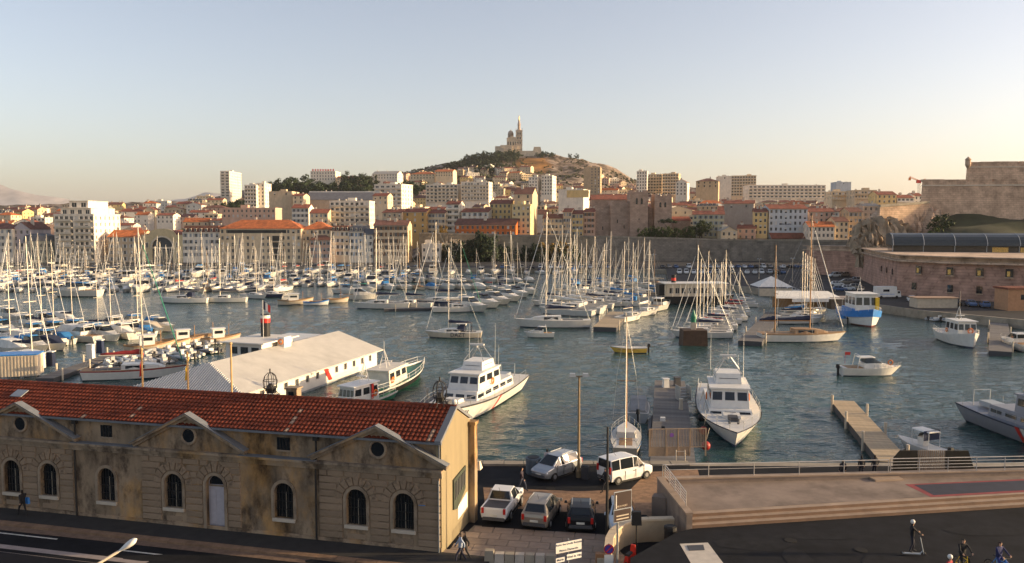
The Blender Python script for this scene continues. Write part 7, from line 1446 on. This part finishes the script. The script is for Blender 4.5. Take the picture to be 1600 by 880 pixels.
# ---------------------------------------------------------------- vehicles
TYRE, RIMM = BLACK, mat('wheel_rim', (.4, .4, .4), .35, .7)
TAILL, HEADL, PLATE = mat('tail_light', (.5, .02, .015), .3), mat('head_light', (.7, .72, .74), .15), mat('number_plate', (.7, .68, .6), .5)
def car(kind, paint, label, loc, head, group=None, far=False, name='parked_car', cat='car'):
    """nose towards +x. body loft of sections (x, bottom z, belt z, roof z, half width belt, half width roof)"""
    SP = {'hatch': ([(-1.95, .35, .75, .8, .72, .6), (-1.9, .28, .95, 1.0, .8, .66), (-1.78, .25, 1.0, 1.06, .84, .7), (-1.45, .22, 1.0, 1.44, .86, .58), (-.5, .2, .98, 1.5, .87, .6), (.3, .2, .96, 1.46, .87, .58), (1.0, .22, .95, 1.0, .86, .72), (1.7, .25, .85, .88, .82, .7), (2.0, .3, .68, .7, .7, .6)], 2.5),
          'mpv': ([(-2.1, .35, .8, .85, .74, .6), (-2.05, .28, 1.0, 1.05, .84, .7), (-1.9, .25, 1.02, 1.1, .87, .72), (-1.6, .22, 1.02, 1.58, .88, .6), (-.4, .2, 1.0, 1.66, .89, .62), (.45, .2, .98, 1.6, .88, .58), (1.35, .22, .97, 1.02, .86, .72), (1.9, .25, .85, .88, .8, .7), (2.15, .32, .68, .7, .66, .56)], 2.7),
          'van': ([(-2.02, .4, .9, .95, .8, .72), (-2.0, .3, 1.05, 1.15, .86, .78), (-1.98, .25, 1.05, 1.8, .88, .74), (-1.2, .22, 1.05, 1.86, .88, .74), (.1, .2, 1.03, 1.86, .88, .72), (.55, .2, 1.02, 1.78, .88, .68), (1.2, .22, 1.0, 1.08, .86, .74), (1.8, .25, .92, .95, .82, .7), (2.05, .32, .7, .72, .7, .6)], 2.7),
          'pickup': ([(-2.55, .5, 1.0, 1.02, .8, .8), (-2.5, .45, 1.08, 1.1, .86, .84), (-1.0, .42, 1.08, 1.1, .88, .85), (-.95, .4, 1.1, 1.14, .88, .8), (-.7, .4, 1.1, 1.66, .88, .64), (.25, .4, 1.08, 1.72, .88, .64), (1.0, .42, 1.06, 1.12, .87, .74), (2.1, .45, 1.0, 1.02, .84, .76), (2.4, .5, .8, .82, .74, .66)], 3.0)}[kind]
    sec, wb = SP; t = thing(name, label, cat, loc, head, group); mb = MB(); gl = MB(); n = len(sec); ring = []
    for x, zb, zbelt, zr, wb_, wr in sec: ring.append([(x, wb_ * .9, zb), (x, wb_ * 1.0, (zb + zbelt) / 2), (x, wb_ * .97, zbelt), (x, wr, zr), (x, -wr, zr), (x, -wb_ * .97, zbelt), (x, -wb_, (zb + zbelt) / 2), (x, -wb_ * .9, zb)])
    o = 0; mb.v = [v for r in ring for v in r]
    for i in range(n - 1):
        for j in range(8): a, b = i * 8 + j, i * 8 + (j + 1) % 8; mb.f.append((a, b, b + 8, a + 8)); mb.m.append(0)
    mb.f += [tuple(range(8))[::-1], tuple(range((n - 1) * 8, n * 8))]; mb.m += [0, 0]
    bo = mb.build('body', paint, t, False); bv = bo.modifiers.new('bevel', 'BEVEL'); bv.width = .05; bv.segments = 2; bv.limit_method = 'ANGLE'
    tall = [i for i in range(n) if sec[i][3] - sec[i][2] > .3]; i0, i1 = tall[0], tall[-1]
    def pane(nm, a, b, c, d, g=.1, off=.025):
        a, b, c, d = map(Vector, (a, b, c, d)); ce = (a + b + c + d) / 4; q = [v.lerp(ce, g) for v in (a, b, c, d)]; nn = (q[1] - q[0]).cross(q[3] - q[0]).normalized()
        if nn.dot(ce - Vector((0, 0, .9))) < 0: nn = -nn
        k = MB(); k.add([v + nn * off for v in q] + [v - nn * .02 for v in q], [(0, 1, 2, 3), (0, 4, 5, 1), (1, 5, 6, 2), (2, 6, 7, 3), (3, 7, 4, 0)]); k.build(nm, GLASS, t)
    pane('windscreen', ring[i1][3], ring[i1][4], ring[i1 + 1][4], ring[i1 + 1][3]); pane('rear_window', ring[i0 - 1][3], ring[i0 - 1][4], ring[i0][4], ring[i0][3], .13)
    for s in (0, 1):
        for i in range(i0, i1):
            A, B_ = (2, 3) if s == 0 else (5, 4); pane('side_window', ring[i][A], ring[i + 1][A], ring[i + 1][B_], ring[i][B_], .12)
        A, B_ = (2, 3) if s == 0 else (5, 4); a, b, c = Vector(ring[i1][A]), Vector(ring[i1 + 1][A]), Vector(ring[i1][B_]); ce = (a + b + c) / 3; q = [v.lerp(ce, .2) + Vector((0, .02 if s == 0 else -.02, 0)) for v in (a, b, c)]; k = MB(); k.add(q, [(0, 1, 2)]); k.build('side_window', GLASS, t)
    r = .31 if kind != 'pickup' else .38
    for x in (-wb / 2 - .05, wb / 2 - .05):
        for sy in (-1, 1):
            k = MB(); k.tube((x, sy * .62, r), (x, sy * .9, r), r, None, 16); wl = k.build('wheel', TYRE, t); k = MB(); k.tube((x, sy * .86, r), (x, sy * .92, r), r * .62, r * .5, 12); k.build('rim', RIMM, wl)
    if far: return t
    xf, xr = sec[-2][0], sec[1][0]
    for sy in (-1, 1):
        k = MB(); k.cbox(xr - .03, sy * .7, sec[1][2] - .32 + (.1 if kind == 'van' else 0), .12, .16, .34 if kind != 'van' else .5); k.build('tail_light', TAILL, t); k = MB(); k.cbox(xf + .08, sy * .62, sec[-2][2] - .2, .22, .3, .15, 0, None, .04, .03); k.build('headlight', HEADL, t)
        k = MB(); k.cbox(sec[i1 + 1][0] - .25, sy * 1.0, sec[i1][2] + .0, .14, .2, .16, 0, None, .03, .03); k.build('mirror', paint, t)
    k = MB(); k.cbox(sec[0][0] - .02, 0, .58, .05, .5, .12); k.build('number_plate', PLATE, t); k = MB(); k.cbox(sec[-1][0] + .02, 0, .48, .05, .5, .11); k.build('number_plate', PLATE, t)
    k = MB(); k.cbox(sec[0][0] - .0, 0, .35, .18, 1.45, .18, 0, None, .03, .05); k.build('bumper', DGREY, t); k = MB(); k.cbox(sec[-1][0] - .02, 0, .32, .2, 1.3, .2, 0, None, .03, .05); k.build('bumper', DGREY, t)
    for sy in (-1, 1):
        for x in (-.75, .25, 1.05) if kind != 'pickup' else (-.7, .15, 1.0): k = MB(); k.box(x, sy * .885 - .012, .32, x + .018, sy * .885 + .012, .93); k.build('door_seam', BLACK, t)
        k = MB(); k.box(.0, sy * .89 - .02, .82, .16, sy * .89 + .02, .86); k.build('door_handle', DGREY, t)
    k = MB(); k.box(-1.7, -.8, .1, 1.75, .8, .24); k.build('underbody', BLACK, t)
    if kind == 'pickup': k = MB(); k.box(-2.42, -.72, 1.06, -1.02, .72, 1.115); k.build('load_cover', DGREY, t)
    if kind in ('mpv', 'hatch'): k = MB(); [k.tube((-1.2, sy * .55, sec[4][3] + .04), (.1, sy * .55, sec[4][3] + .03), .025) for sy in (-1, 1)]; k.build('roof_rail', STEEL, t)
    k = MB(); k.tube((-.9, 0, sec[4][3]), (-1.2, 0, sec[4][3] + .35), .012, None, 4); k.build('aerial', BLACK, t)
    return t
def paintm(n, c, metal=.2): return mat('car_' + n, c, .28, metal, var=.02)
WP, SP_, BP, BK, CH = paintm('white', (.72, .72, .7), 0), paintm('silver', (.42, .44, .46), .6), paintm('blue', (.06, .12, .25)), paintm('black', (.012, .013, .016)), paintm('champagne', (.33, .29, .24), .5)
car('mpv', SP_, 'silver people carrier parked at the quay edge, nose towards the building', pz(870, 742, ZQ), R(228), name='people_carrier')
car('van', WP, 'white panel van with rear windows parked beside the signs', pz(977, 748, ZQ), R(33), name='white_van', cat='van')
car('pickup', WP, 'white pickup truck with dark rear window, leftmost in the parking bay', pz(787, 800, ZQ), R(76), name='pickup_truck', cat='pickup')
car('mpv', CH, 'grey-beige estate car parked between the pickup and the black car', pz(847, 812, ZQ), R(74))
car('hatch', BK, 'black hatchback parked in the bay', pz(908, 816, ZQ), R(84))
car('hatch', paintm('iceblue', (.5, .58, .66), .2), 'pale silver-blue car facing the camera behind the signboards', pz(971, 822, ZQ), R(-95))
# far car park
FAR = [(n, car(k, m, '', (0, 0, 0), 0, far=True)) for n, k, m in (('white', 'hatch', WP), ('silver', 'mpv', SP_), ('dark blue', 'hatch', BP), ('black', 'hatch', BK), ('white', 'van', WP), ('grey', 'mpv', CH))]
def park(px0, px1, y, step, head, rowname, y1=None, skipp=.15):
    x = px0
    while x < px1:
        yy = y if y1 is None else y + (y1 - y) * (x - px0) / (px1 - px0)
        if rng.random() > skipp:
            n, pr = rng.choice(FAR); o = copy_tree(pr); o.location = pz(x, yy, 1.81); o.rotation_euler = (0, 0, head + rng.uniform(-.05, .05) + rng.choice([0, math.pi])); o['label'] = '%s car parked in %s' % (n, rowname); o['group'] = 'cars parked in ' + rowname; PENDING.append((o, o['label']))
        x += step * rng.uniform(.92, 1.15)
park(785, 1040, 419.5, 14, 1.57, 'the row under the tan rampart'); park(1045, 1330, 419, 10, 1.57, 'the row under the grey rampart'); park(1050, 1230, 428, 11, 1.4, 'the middle row of the car park'); park(1290, 1333, 434, 14, .2, 'the short row before the fort corner', 431); park(1308, 1338, 447, 12, -.2, 'the column of cars by the fort', 440); park(1312, 1350, 455, 14, -.2, 'the front column of cars by the fort', 451)
park(1425, 1560, 472, 22, 1.3, 'the row at the foot of the fort', 482, .2); park(1238, 1252, 458, 20, .1, 'the spot beside the white pagoda tent', None, 0)
for n, pr in FAR: drop_tree(pr)
p = pz(1385, 466, 1.8); t = thing('camper_van', 'white camper van parked under the fort', 'camper van', p, .05); k = MB(); k.box(-3, -1.1, .4, 2.2, 1.1, 3.0, 0, None, .08, .08); k.box(2.2, -1.0, .4, 3.3, 1.0, 1.9, 0, None, .2, .06); k.build('body', WHITE, t); k = MB(); k.box(-1.4, -1.06, 1.6, .2, -1.03, 2.3); k.box(2.4, -.98, 1.3, 3.0, -.9, 1.8); k.build('side_window', GLASS, t); k = MB(); k.box(-2.4, -1.08, .9, 1.5, -1.05, 1.15); k.build('side_stripe', BLUEP, t)
for x in (-1.9, 2.1): k = MB(); k.tube((x, -1.12, .36), (x, 1.12, .36), .36, None, 12); k.build('axle_wheels', TYRE, t)
# ---------------------------------------------------------------- lamps and poles
def lamp_post(px, py, z, ytop, label, double=True, m=None, name='street_lamp'):
    p = pz(px, py, z); H = pd(px, ytop, p.y).z - z; t = thing(name, label, 'street lamp', p); m = m or mat('lamp_post_tan', (.22, .16, .09), .7)
    k = MB(); k.tube((0, 0, 0), (0, 0, H), .11, .075, 8); k.lathe([(.2, 0), (.2, .5), (.12, .6)], 10); k.build('post', m, t)
    k = MB(); k.tube((-.5, 0, H), (.5, 0, H), .05, None, 6); k.build('crossbar', m, t)
    for s in (-1, 1): k = MB(); k.box(s * .48 - .24, -.2, H - .03, s * .48 + .24, .3, H + .2, 0, None, .05, .05); k.build('lamp_head', GREYP, t)
    return t
lamp_post(904, 746, ZQ, 588, 'tall twin-headed lamp post on the quay beside the people carrier')
for i, (x, y, yt) in enumerate(((1238, 440, 404), (1022, 428, 398), (1186, 436, 405))): lamp_post(x, y, 1.8, yt, ('slim lamp post in the car park behind the pagoda tent', 'slim lamp post under the rampart left of the restaurant', 'slim lamp post in the car park behind the jetty')[i], m=GELC)
p = Vector((-15.4, 26.4, ZQ)); t = thing('street_lamp', 'white teardrop street lamp rising over the street in the corner', 'street lamp', p); tip = pd(214, 842, 28.0) - p; nk = pd(185, 862, 27.8) - p; k = MB(); k.path([Vector((0, 0, 0)), Vector((0, 0, nk.z - 1.6)), Vector((.25, .1, nk.z - 1.0)), nk.lerp(Vector((.25, .1, nk.z - 1.0)), .45) + Vector((-.05, 0, .06)), nk], .05, 8); k.build('pole', GELC, t)
d = (tip - nk); L = d.length; k = MB(); q = d.to_track_quat('X', 'Z').to_matrix().to_4x4(); q.translation = nk; prof = [(0, .05), (.18, .09), (.45, .17), (.7, .2), (.88, .16), (1, .03)]; vs = [q @ Vector((L * f, r_ * math.cos(a * math.pi / 5), .55 * r_ * math.sin(a * math.pi / 5))) for f, r_ in prof for a in range(10)]; k.add(vs, [(i * 10 + a, i * 10 + (a + 1) % 10, (i + 1) * 10 + (a + 1) % 10, (i + 1) * 10 + a) for i in range(5) for a in range(10)] + [tuple(range(10)), tuple(range(50, 60))]); k.build('lamp_head', WHITE, t, True)
for x, yb, yt, fl in ((224, 606, 546, RED), (295, 611, 552, YELLOW), (363, 615, 537, None)):
    Yd = 60.5; a, b = pd(x, yb + 30, Yd), pd(x, yt, Yd); t = thing('flagpole', ('tan flagpole with furled red flag', 'tan flagpole with furled yellow flag', 'bare tan pole')[[RED, YELLOW, None].index(fl)] + ' standing behind the red roof', 'flagpole', (a.x, Yd, ZQ)); k = MB(); k.tube((0, 0, 0), (0, 0, b.z - ZQ), .09, .07, 8); k.ball((0, 0, b.z - ZQ), .12); k.build('pole', mat('pole_tan', (.5, .32, .14), .6), t)
    if fl: k = MB(); hh = b.z - ZQ; k.add([(.05, 0, hh - .3), (.1, .1, hh - .3), (-.28, .12, hh - 2.1), (.04, .0, hh - 1.9), (-.12, -.1, hh - 1.2)], [(0, 1, 2, 4), (0, 4, 2, 3)]); k.build('flag', fl, t)
# signs beside the forecourt
t = thing('signal_pole', 'tall thin black pole beside the information signs', 'pole', pz(948, 857, ZQ)); H = pd(948, 667, t.location.y).z - ZQ; k = MB(); k.tube((0, 0, 0), (0, 0, H), .1, .055, 8); k.build('post', BLACK, t)
t = thing('direction_sign', 'dark framed information board with a second dark sign below on grey post', 'sign', pz(965, 905, ZQ), R(28)); Yp = t.location.y; zz = lambda y: pd(965, y, Yp).z - ZQ; k = MB(); k.tube((0, .05, 0), (0, .05, zz(775)), .06, None, 8); k.build('post', STEEL, t)
pxm = Yp / F; SGN = mat('sign_dark', (.035, .018, .015), .6)
for nm, x0, x1, y0, y1 in (('information_board', -9, 25, 803, 768), ('direction_board', -11, 23, 815, 795)):
    fr = MB(); off_ = -.06 if nm == 'direction_board' else 0; fr.box(x0 * pxm, -.05 + off_, zz(y0), x1 * pxm, .0 + off_, zz(y1)); f = fr.build(nm, GREYP, t); k = MB(); k.box((x0 + .9) * pxm, -.06 + off_, zz(y0 - 1), (x1 - .9) * pxm, -.052 + off_, zz(y1 + 1)); k.build('panel', SGN, f)
    if nm == 'information_board':
        for i, (ln, yy) in enumerate((('VIEUX PORT', 791), ('PARKING', 796))): me = text_mesh(ln, .13, GELC, .002); link('lettering', me, f, (4 * pxm + .05, -.064, zz(yy)), (math.pi / 2, 0, 0))
        k = MB(); k.box(-6 * pxm, -.066, zz(794), -4.4 * pxm, -.0605, zz(773)); k.build('white_mark', WHITE, f)
    else:
        for i in range(2): k = MB(); k.box(-6 * pxm, -.128, zz(811 - i * 5), 18 * pxm, -.1215, zz(809.2 - i * 5)); k.build('text_line', BEIGEC, f)
t = thing('traffic_light', 'small dark traffic signal on a post by the curved wall', 'traffic light', pz(994, 872, ZQ)); Yp = t.location.y; z1, z0 = pd(994, 799, Yp).z - ZQ, pd(994, 820, Yp).z - ZQ; k = MB(); k.tube((0, 0, 0), (0, 0, z0), .05); k.build('post', BLACK, t); k = MB(); k.cbox(0, 0, z0, .55, .3, z1 - z0, 0, None, .04, .02); k.build('signal_box', BLACK, t)
t = thing('no_parking_sign', 'round no-parking sign with white plate on a short post', 'sign', pz(951, 905, ZQ)); Yp = t.location.y; zz2 = lambda y: pd(951, y, Yp).z - ZQ; k = MB(); k.tube((0, .05, 0), (0, .05, zz2(850)), .04); k.build('post', STEEL, t)
for nm, r_, y, m in (('red_disc', .27, 0, RED), ('blue_disc', .22, -.012, mat('sign_blue', (.06, .04, .25), .5))): k = MB(); k.lathe([(r_, 0), (r_, .01)], 20); k.v = [(x, -.02 - z + y, yy + zz2(858)) for x, yy, z in k.v]; k.build(nm, m, t)
k = MB(); k.box(-.03, -.05, -.22, .03, -.043, .22); o = k.build('red_bar', RED, t); o.location = (0, 0, zz2(858)); o.rotation_euler = (0, R(45), 0)
k = MB(); k.box(-.24, -.03, zz2(880), .24, -.01, zz2(867)); k.build('plate', WHITE, t)
t = thing('junction_box', 'small brown metal box beside the no-parking sign', 'box', pz(938, 898, ZQ)); k = MB(); k.cbox(0, 0, 0, .55, .4, pd(938, 864, t.location.y).z - ZQ, 0, None, .02, .02); k.build('body', mat('box_brown', (.3, .16, .08), .7), t); k = MB(); k.cbox(0, -.21, .5, .4, .02, .5); k.build('door', BEIGEC, t)
t = thing('direction_sign', 'two white direction signs pointing to the museum and the town hall', 'sign', pz(890, 915, ZQ), R(26)); Yp = t.location.y; z3 = lambda y: pd(885, y, Yp).z - ZQ; pxm = Yp / F; k = MB(); k.tube((-.05, .06, 0), (-.05, .06, z3(842)), .045); k.build('post', STEEL, t)
for x0, x1, y0, y1, lines, sz in ((-27, 22, 862, 844, ('Musée des Docks Romains', 'Maison Diamantée'), .15), (-27, -9, 876, 867, ('Mairie',), .16), (-7, 22, 875, 864.5, ('Hôtel de Ville',), .16)):
    k = MB(); k.box(x0 * pxm, -.03, z3(y0), x1 * pxm, .0, z3(y1)); f = k.build('sign_board', NAVY, t); k = MB(); k.box((x0 + .9) * pxm, -.04, z3(y0 - .9), (x1 - .9) * pxm, -.031, z3(y1 + .9)); k.build('panel', WHITE, f)
    for i, ln in enumerate(lines): me = text_mesh(ln, sz, NAVY, .002, True); link('lettering', me, f, ((x0 + x1) / 2 * pxm, -.043, z3(y1 + (y0 - y1) * (i + .5) / len(lines))), (math.pi / 2, 0, 0))
def bin_(px, py, z, label, m=DGREY, r=.38, h=1.15): t = thing('litter_bin', label, 'bin', pz(px, py, z)); k = MB(); k.lathe([(r * .92, 0), (r, .1), (r, h * .85), (r * 1.08, h * .87), (r * 1.05, h)], 14); k.build('body', m, t); k = MB(); k.lathe([(r * .8, h), (r * .8, h + .04)], 14); k.build('lid', BLACK, t)
bin_(833, 740, ZQ, 'grey-blue litter bin at the quay edge left of the people carrier', mat('bin_slate', (.1, .13, .16), .6), .55, 1.25); bin_(1047, 858, ZQ, 'black litter bin at the end of the curved wall', BLACK, .35, 1.35); bin_(914, 748, ZQ, 'dark litter bin beside the twin-headed lamp post', DGREY, .3, .95)
# ---------------------------------------------------------------- people
def person(label, loc, face, top=(.02, .02, .025), leg=(.02, .02, .03), hair=(.02, .015, .012), h=1.75, pose='walk', bag=None, group=None, cap=None):
    key = lambda n, c: mat('%s_%d_%d_%d' % (n, *[int(x * 100) for x in c]), c, .85, var=.1)
    J = {'pel': (0, 0, .95, .14), 'bel': (0, 0, 1.1, .13), 'che': (.0, 0, 1.32, .155), 'nec': (0, 0, 1.49, .055), 'hd': (.03, 0, 1.58, .085), 'hd2': (.03, 0, 1.66, .1), 'hd3': (.02, 0, 1.74, .07)}
    st = {'stand': .06, 'walk': .32, 'ride': .1, 'scoot': .12, 'sit': .1}[pose]
    for s, y in (('l', 1), ('r', -1)):
        f = st * y; J['hip' + s] = (0, .1 * y, .9, .095); J['kne' + s] = (.08 + f * .55, .1 * y, .5, .065); J['ank' + s] = (f - .02, .1 * y, .09, .045); J['toe' + s] = (f + .17, .11 * y, .04, .04)
        J['sho' + s] = (0, .2 * y, 1.42, .065); J['elb' + s] = (-f * .5 - .03, .25 * y, 1.15, .048); J['wri' + s] = (-f * .7 + .06, .26 * y, .92, .035); J['han' + s] = (-f * .7 + .09, .26 * y, .82, .04); J['thu' + s] = (-f * .7 + .13, .22 * y, .87, .018)
        if pose in ('ride', 'scoot'):
            J['elb' + s] = (.2, .28 * y, 1.2, .048); J['wri' + s] = (.42, .26 * y, 1.08, .035); J['han' + s] = (.5, .25 * y, 1.06, .04); J['thu' + s] = (.5, .2 * y, 1.03, .018)
        if pose == 'ride': J['kne' + s] = (.32 + .1 * y, .12 * y, .62 + .1 * y, .065); J['ank' + s] = (.14 + .12 * y, .12 * y, .28 + .13 * y, .045); J['toe' + s] = (.3 + .12 * y, .12 * y, .24 + .13 * y, .04)
    E_ = [('pel', 'bel'), ('bel', 'che'), ('che', 'nec'), ('nec', 'hd'), ('hd', 'hd2'), ('hd2', 'hd3')]
    for s in 'lr': E_ += [('pel', 'hip' + s), ('hip' + s, 'kne' + s), ('kne' + s, 'ank' + s), ('ank' + s, 'toe' + s), ('che', 'sho' + s), ('sho' + s, 'elb' + s), ('elb' + s, 'wri' + s), ('wri' + s, 'han' + s), ('wri' + s, 'thu' + s)]
    N = list(J); me = bpy.data.meshes.new('person'); me.from_pydata([J[n][:3] for n in N], [(N.index(a), N.index(b)) for a, b in E_], []); o = bpy.data.objects.new('tmp', me)
    md = o.modifiers.new('skin', 'SKIN'); sv = me.skin_vertices[0].data
    for i, n in enumerate(N): r_ = J[n][3]; sv[i].radius = (r_, r_ * (1.15 if n in ('che', 'bel', 'pel') else 1)); sv[i].use_root = n == 'pel'
    ms = o.modifiers.new('sub', 'SUBSURF'); ms.levels = ms.render_levels = 1; m2 = bake(o); bpy.data.objects.remove(o); m2.materials.clear()
    for q in (key('top', top), key('trousers', leg), SKIN, key('hair', hair), BLACK): m2.materials.append(q)
    hp = [Vector(J['han' + s][:3]) for s in 'lr']
    for f in m2.polygons:
        c = f.center; f.use_smooth = True; i = 0
        if c.z < .96: i = 1
        if c.z < .11: i = 4
        if c.z > 1.5: i = 3 if (c.z > 1.67 or c.x < .01) else 2
        if min((c - q).length for q in hp) < .1: i = 2
        f.material_index = i
    b = link('person', m2, None, loc, (0, 0, face), (h / 1.8,) * 3); tag(b, label, 'person', group)
    if cap: k = MB(); k.ball((.02, 0, 1.7), .125, 0, 12); k.build('cap', cap, b, True)
    if bag: k = MB(); k.cbox(-.05, -.3, .75, .35, .16, .4, 0, None, .03, .02); k.build('bag', bag, b)
    return b
person('person in dark jacket walking along the quay between parked cars', pz(815, 767, ZQ), R(-20), (.03, .02, .03), (.04, .05, .08))
person('person in white shirt standing at the water edge behind the people carrier', pz(855, 736, ZQ), R(100), (.65, .55, .52), (.05, .05, .07), pose='stand')
person('person in black leaning near the black pole', pz(946, 769, ZQ), R(200), (.012, .012, .015), (.015, .015, .02), pose='walk')
person('person in dark clothes with light bag strolling at the gable corner', pz(720, 879, ZQ), R(190), (.35, .4, .5), (.03, .03, .05), bag=WHITE)
person('person in black walking right behind the one with the light bag', pz(727, 876, ZQ), R(190), (.015, .014, .015), (.015, .015, .02))
person('person in black with blue backpack walking along the stone facade', pz(36, 806, ZQ + .13), R(150), (.012, .012, .015), (.012, .012, .014), bag=BLUEP)
person('person in black with white cap standing on a scooter', pz(1424, 866, ZP) + Vector((0, 0, .12)), R(-8), (.012, .012, .014), (.015, .016, .03), pose='scoot', cap=WHITE)
person('cyclist in black facing the camera on the plaza', pz(1503, 894, ZP) + Vector((0, 0, .05)), R(-85), (.012, .012, .014), (.012, .012, .014), pose='ride')
person('woman-height cyclist in navy jacket and white top at the frame corner', pz(1560, 899, ZP) + Vector((0, 0, .05)), R(-70), (.02, .025, .09), (.03, .05, .2), hair=(.03, .01, .008), pose='ride')
person('person with white helmet at the bottom edge left of the black cyclist', pz(1482, 922, ZP), R(-60), (.25, .02, .03), (.02, .02, .04), pose='stand', cap=WHITE)
for i, x in enumerate((1317, 1346, 1367)): person(('person in dark coat sitting low behind the terrace railing', 'person in dark coat standing behind the terrace railing', 'person in black at the railing beside the pontoon gate')[i], (pd(x, 730, 60.2).x, 60.2, ZQ - (.35, .05, .0)[i]), R(90), (.02, .02, .025), (.02, .02, .03), pose='stand')
sv_ = BH(708, 527)
for i, (dx, z) in enumerate(((2.2, 1.05), (3.4, 1.1), (.9, 1.2))): person(('person in black at the helm of the motoring sailboat', 'person in dark top in the cockpit of the motoring sailboat', 'person seated by the mast of the motoring sailboat')[i], (sv_.x + dx, sv_.y + .3, z), R(180), (.02, .02, .025), pose='stand', h=1.4)
person('person in white standing in the yellow motorboat', BH(985, 551) + Vector((0, 0, .85)), R(180), (.5, .48, .45), (.03, .03, .04), pose='stand')
# ---------------------------------------------------------------- two-wheelers
def bike(label, p, face, col, scooter=False):
    t = thing('kick_scooter' if scooter else 'bicycle', label, 'scooter' if scooter else 'bicycle', p, face); r = .11 if scooter else .33; x0, x1 = (-.45, .62) if scooter else (-.52, .52)
    for x in (x0, x1): k = MB(); k.torus((x, 0, r), r - .02, .022, 0, 18, 5); [k.tube((x, 0, r), (x + (r - .03) * math.cos(a), 0, r + (r - .03) * math.sin(a)), .004, None, 3) for a in np.arange(0, 6.28, .785)]; k.build('wheel', BLACK, t)
    k = MB()
    if scooter: k.box(-.45, -.08, .1, .45, .08, .14); k.tube((.62, 0, .12), (.42, 0, 1.02), .025); k.tube((.45, 0, .14), (.58, 0, .3), .03)
    else: k.path([(-.52, 0, .33), (-.05, 0, .3), (.38, 0, .8), (-.15, 0, .82), (-.05, 0, .3)], .02, 6); k.path([(-.52, 0, .33), (-.17, 0, .85), (-.18, 0, .95)], .016, 6); k.path([(.52, 0, .33), (.4, 0, .72), (.36, 0, 1.0)], .02, 6)
    k.build('frame', col, t); k = MB(); x, z = (.42, 1.02) if scooter else (.36, 1.0); k.path([(x + .06, -.28, z), (x, 0, z + .02), (x + .06, .28, z)], .017, 6); k.build('handlebar', BLACK, t)
    if not scooter: k = MB(); k.cbox(-.18, 0, .95, .26, .15, .06, 0, None, .03, .03); k.build('saddle', BLACK, t)
bike('dark kick scooter with white markings under the white-capped rider', pz(1424, 868, ZP), R(-8), GREYP, True); bike('bicycle ridden by the black-clad cyclist', pz(1503, 895, ZP), R(-85), YELLOW); bike('bicycle ridden by the cyclist in navy jacket', pz(1560, 900, ZP), R(-70), BLUEP)
t = thing('red_helmet_scooter', 'small red scooter parked by the curved wall', 'scooter', pz(985, 885, ZQ), R(60)); k = MB(); k.torus((-.5, 0, .25), .2, .07); k.torus((.5, 0, .25), .2, .07); k.build('wheel', BLACK, t); k = MB(); k.cbox(-.3, 0, .35, .7, .3, .4, 0, None, .08, .06); k.cbox(.38, 0, .3, .15, .36, .8, 0, None, .03, .06); k.cbox(.1, 0, .22, .6, .28, .1); k.build('body', RED, t); k = MB(); k.cbox(-.25, 0, .76, .6, .26, .1, 0, None, .05, .04); k.build('seat', BLACK, t)
# ---------------------------------------------------------------- haze
m = bpy.data.materials.new('air_haze'); m.use_nodes = True; m.node_tree.nodes.clear(); pv = m.node_tree.nodes.new('ShaderNodeVolumePrincipled'); ou = m.node_tree.nodes.new('ShaderNodeOutputMaterial')
pv.inputs['Color'].default_value = (.86, .88, .92, 1); pv.inputs['Density'].default_value = HAZE; pv.inputs['Anisotropy'].default_value = .2; m.node_tree.links.new(pv.outputs[0], ou.inputs['Volume'])
if HAZE: mb = MB(); mb.box(-14500, -200, -3, 14500, 14500, 520); tag(mb.build('haze', m), 'thin pale evening haze over the harbour', 'haze', None, 'stuff')
# ---------------------------------------------------------------- labels: number the look-alikes from the left
bpy.data.scenes.remove(TMP)
from collections import defaultdict
dd = defaultdict(list)
for o, lb in PENDING: dd[lb].append(o)
for lb, os_ in dd.items():
    if len(os_) == 1: os_[0]['label'] = lb; continue
    os_.sort(key=lambda o: topx(o.location)[0])
    for i, o in enumerate(os_): o['label'] = (lb if len(lb.split()) < 14 else lb.replace(' the ', ' ')) + ', ' + nth(i) + ' from left'
for o in C.objects:
    for k_ in ('_w', '_h'):
        if k_ in o: del o[k_]
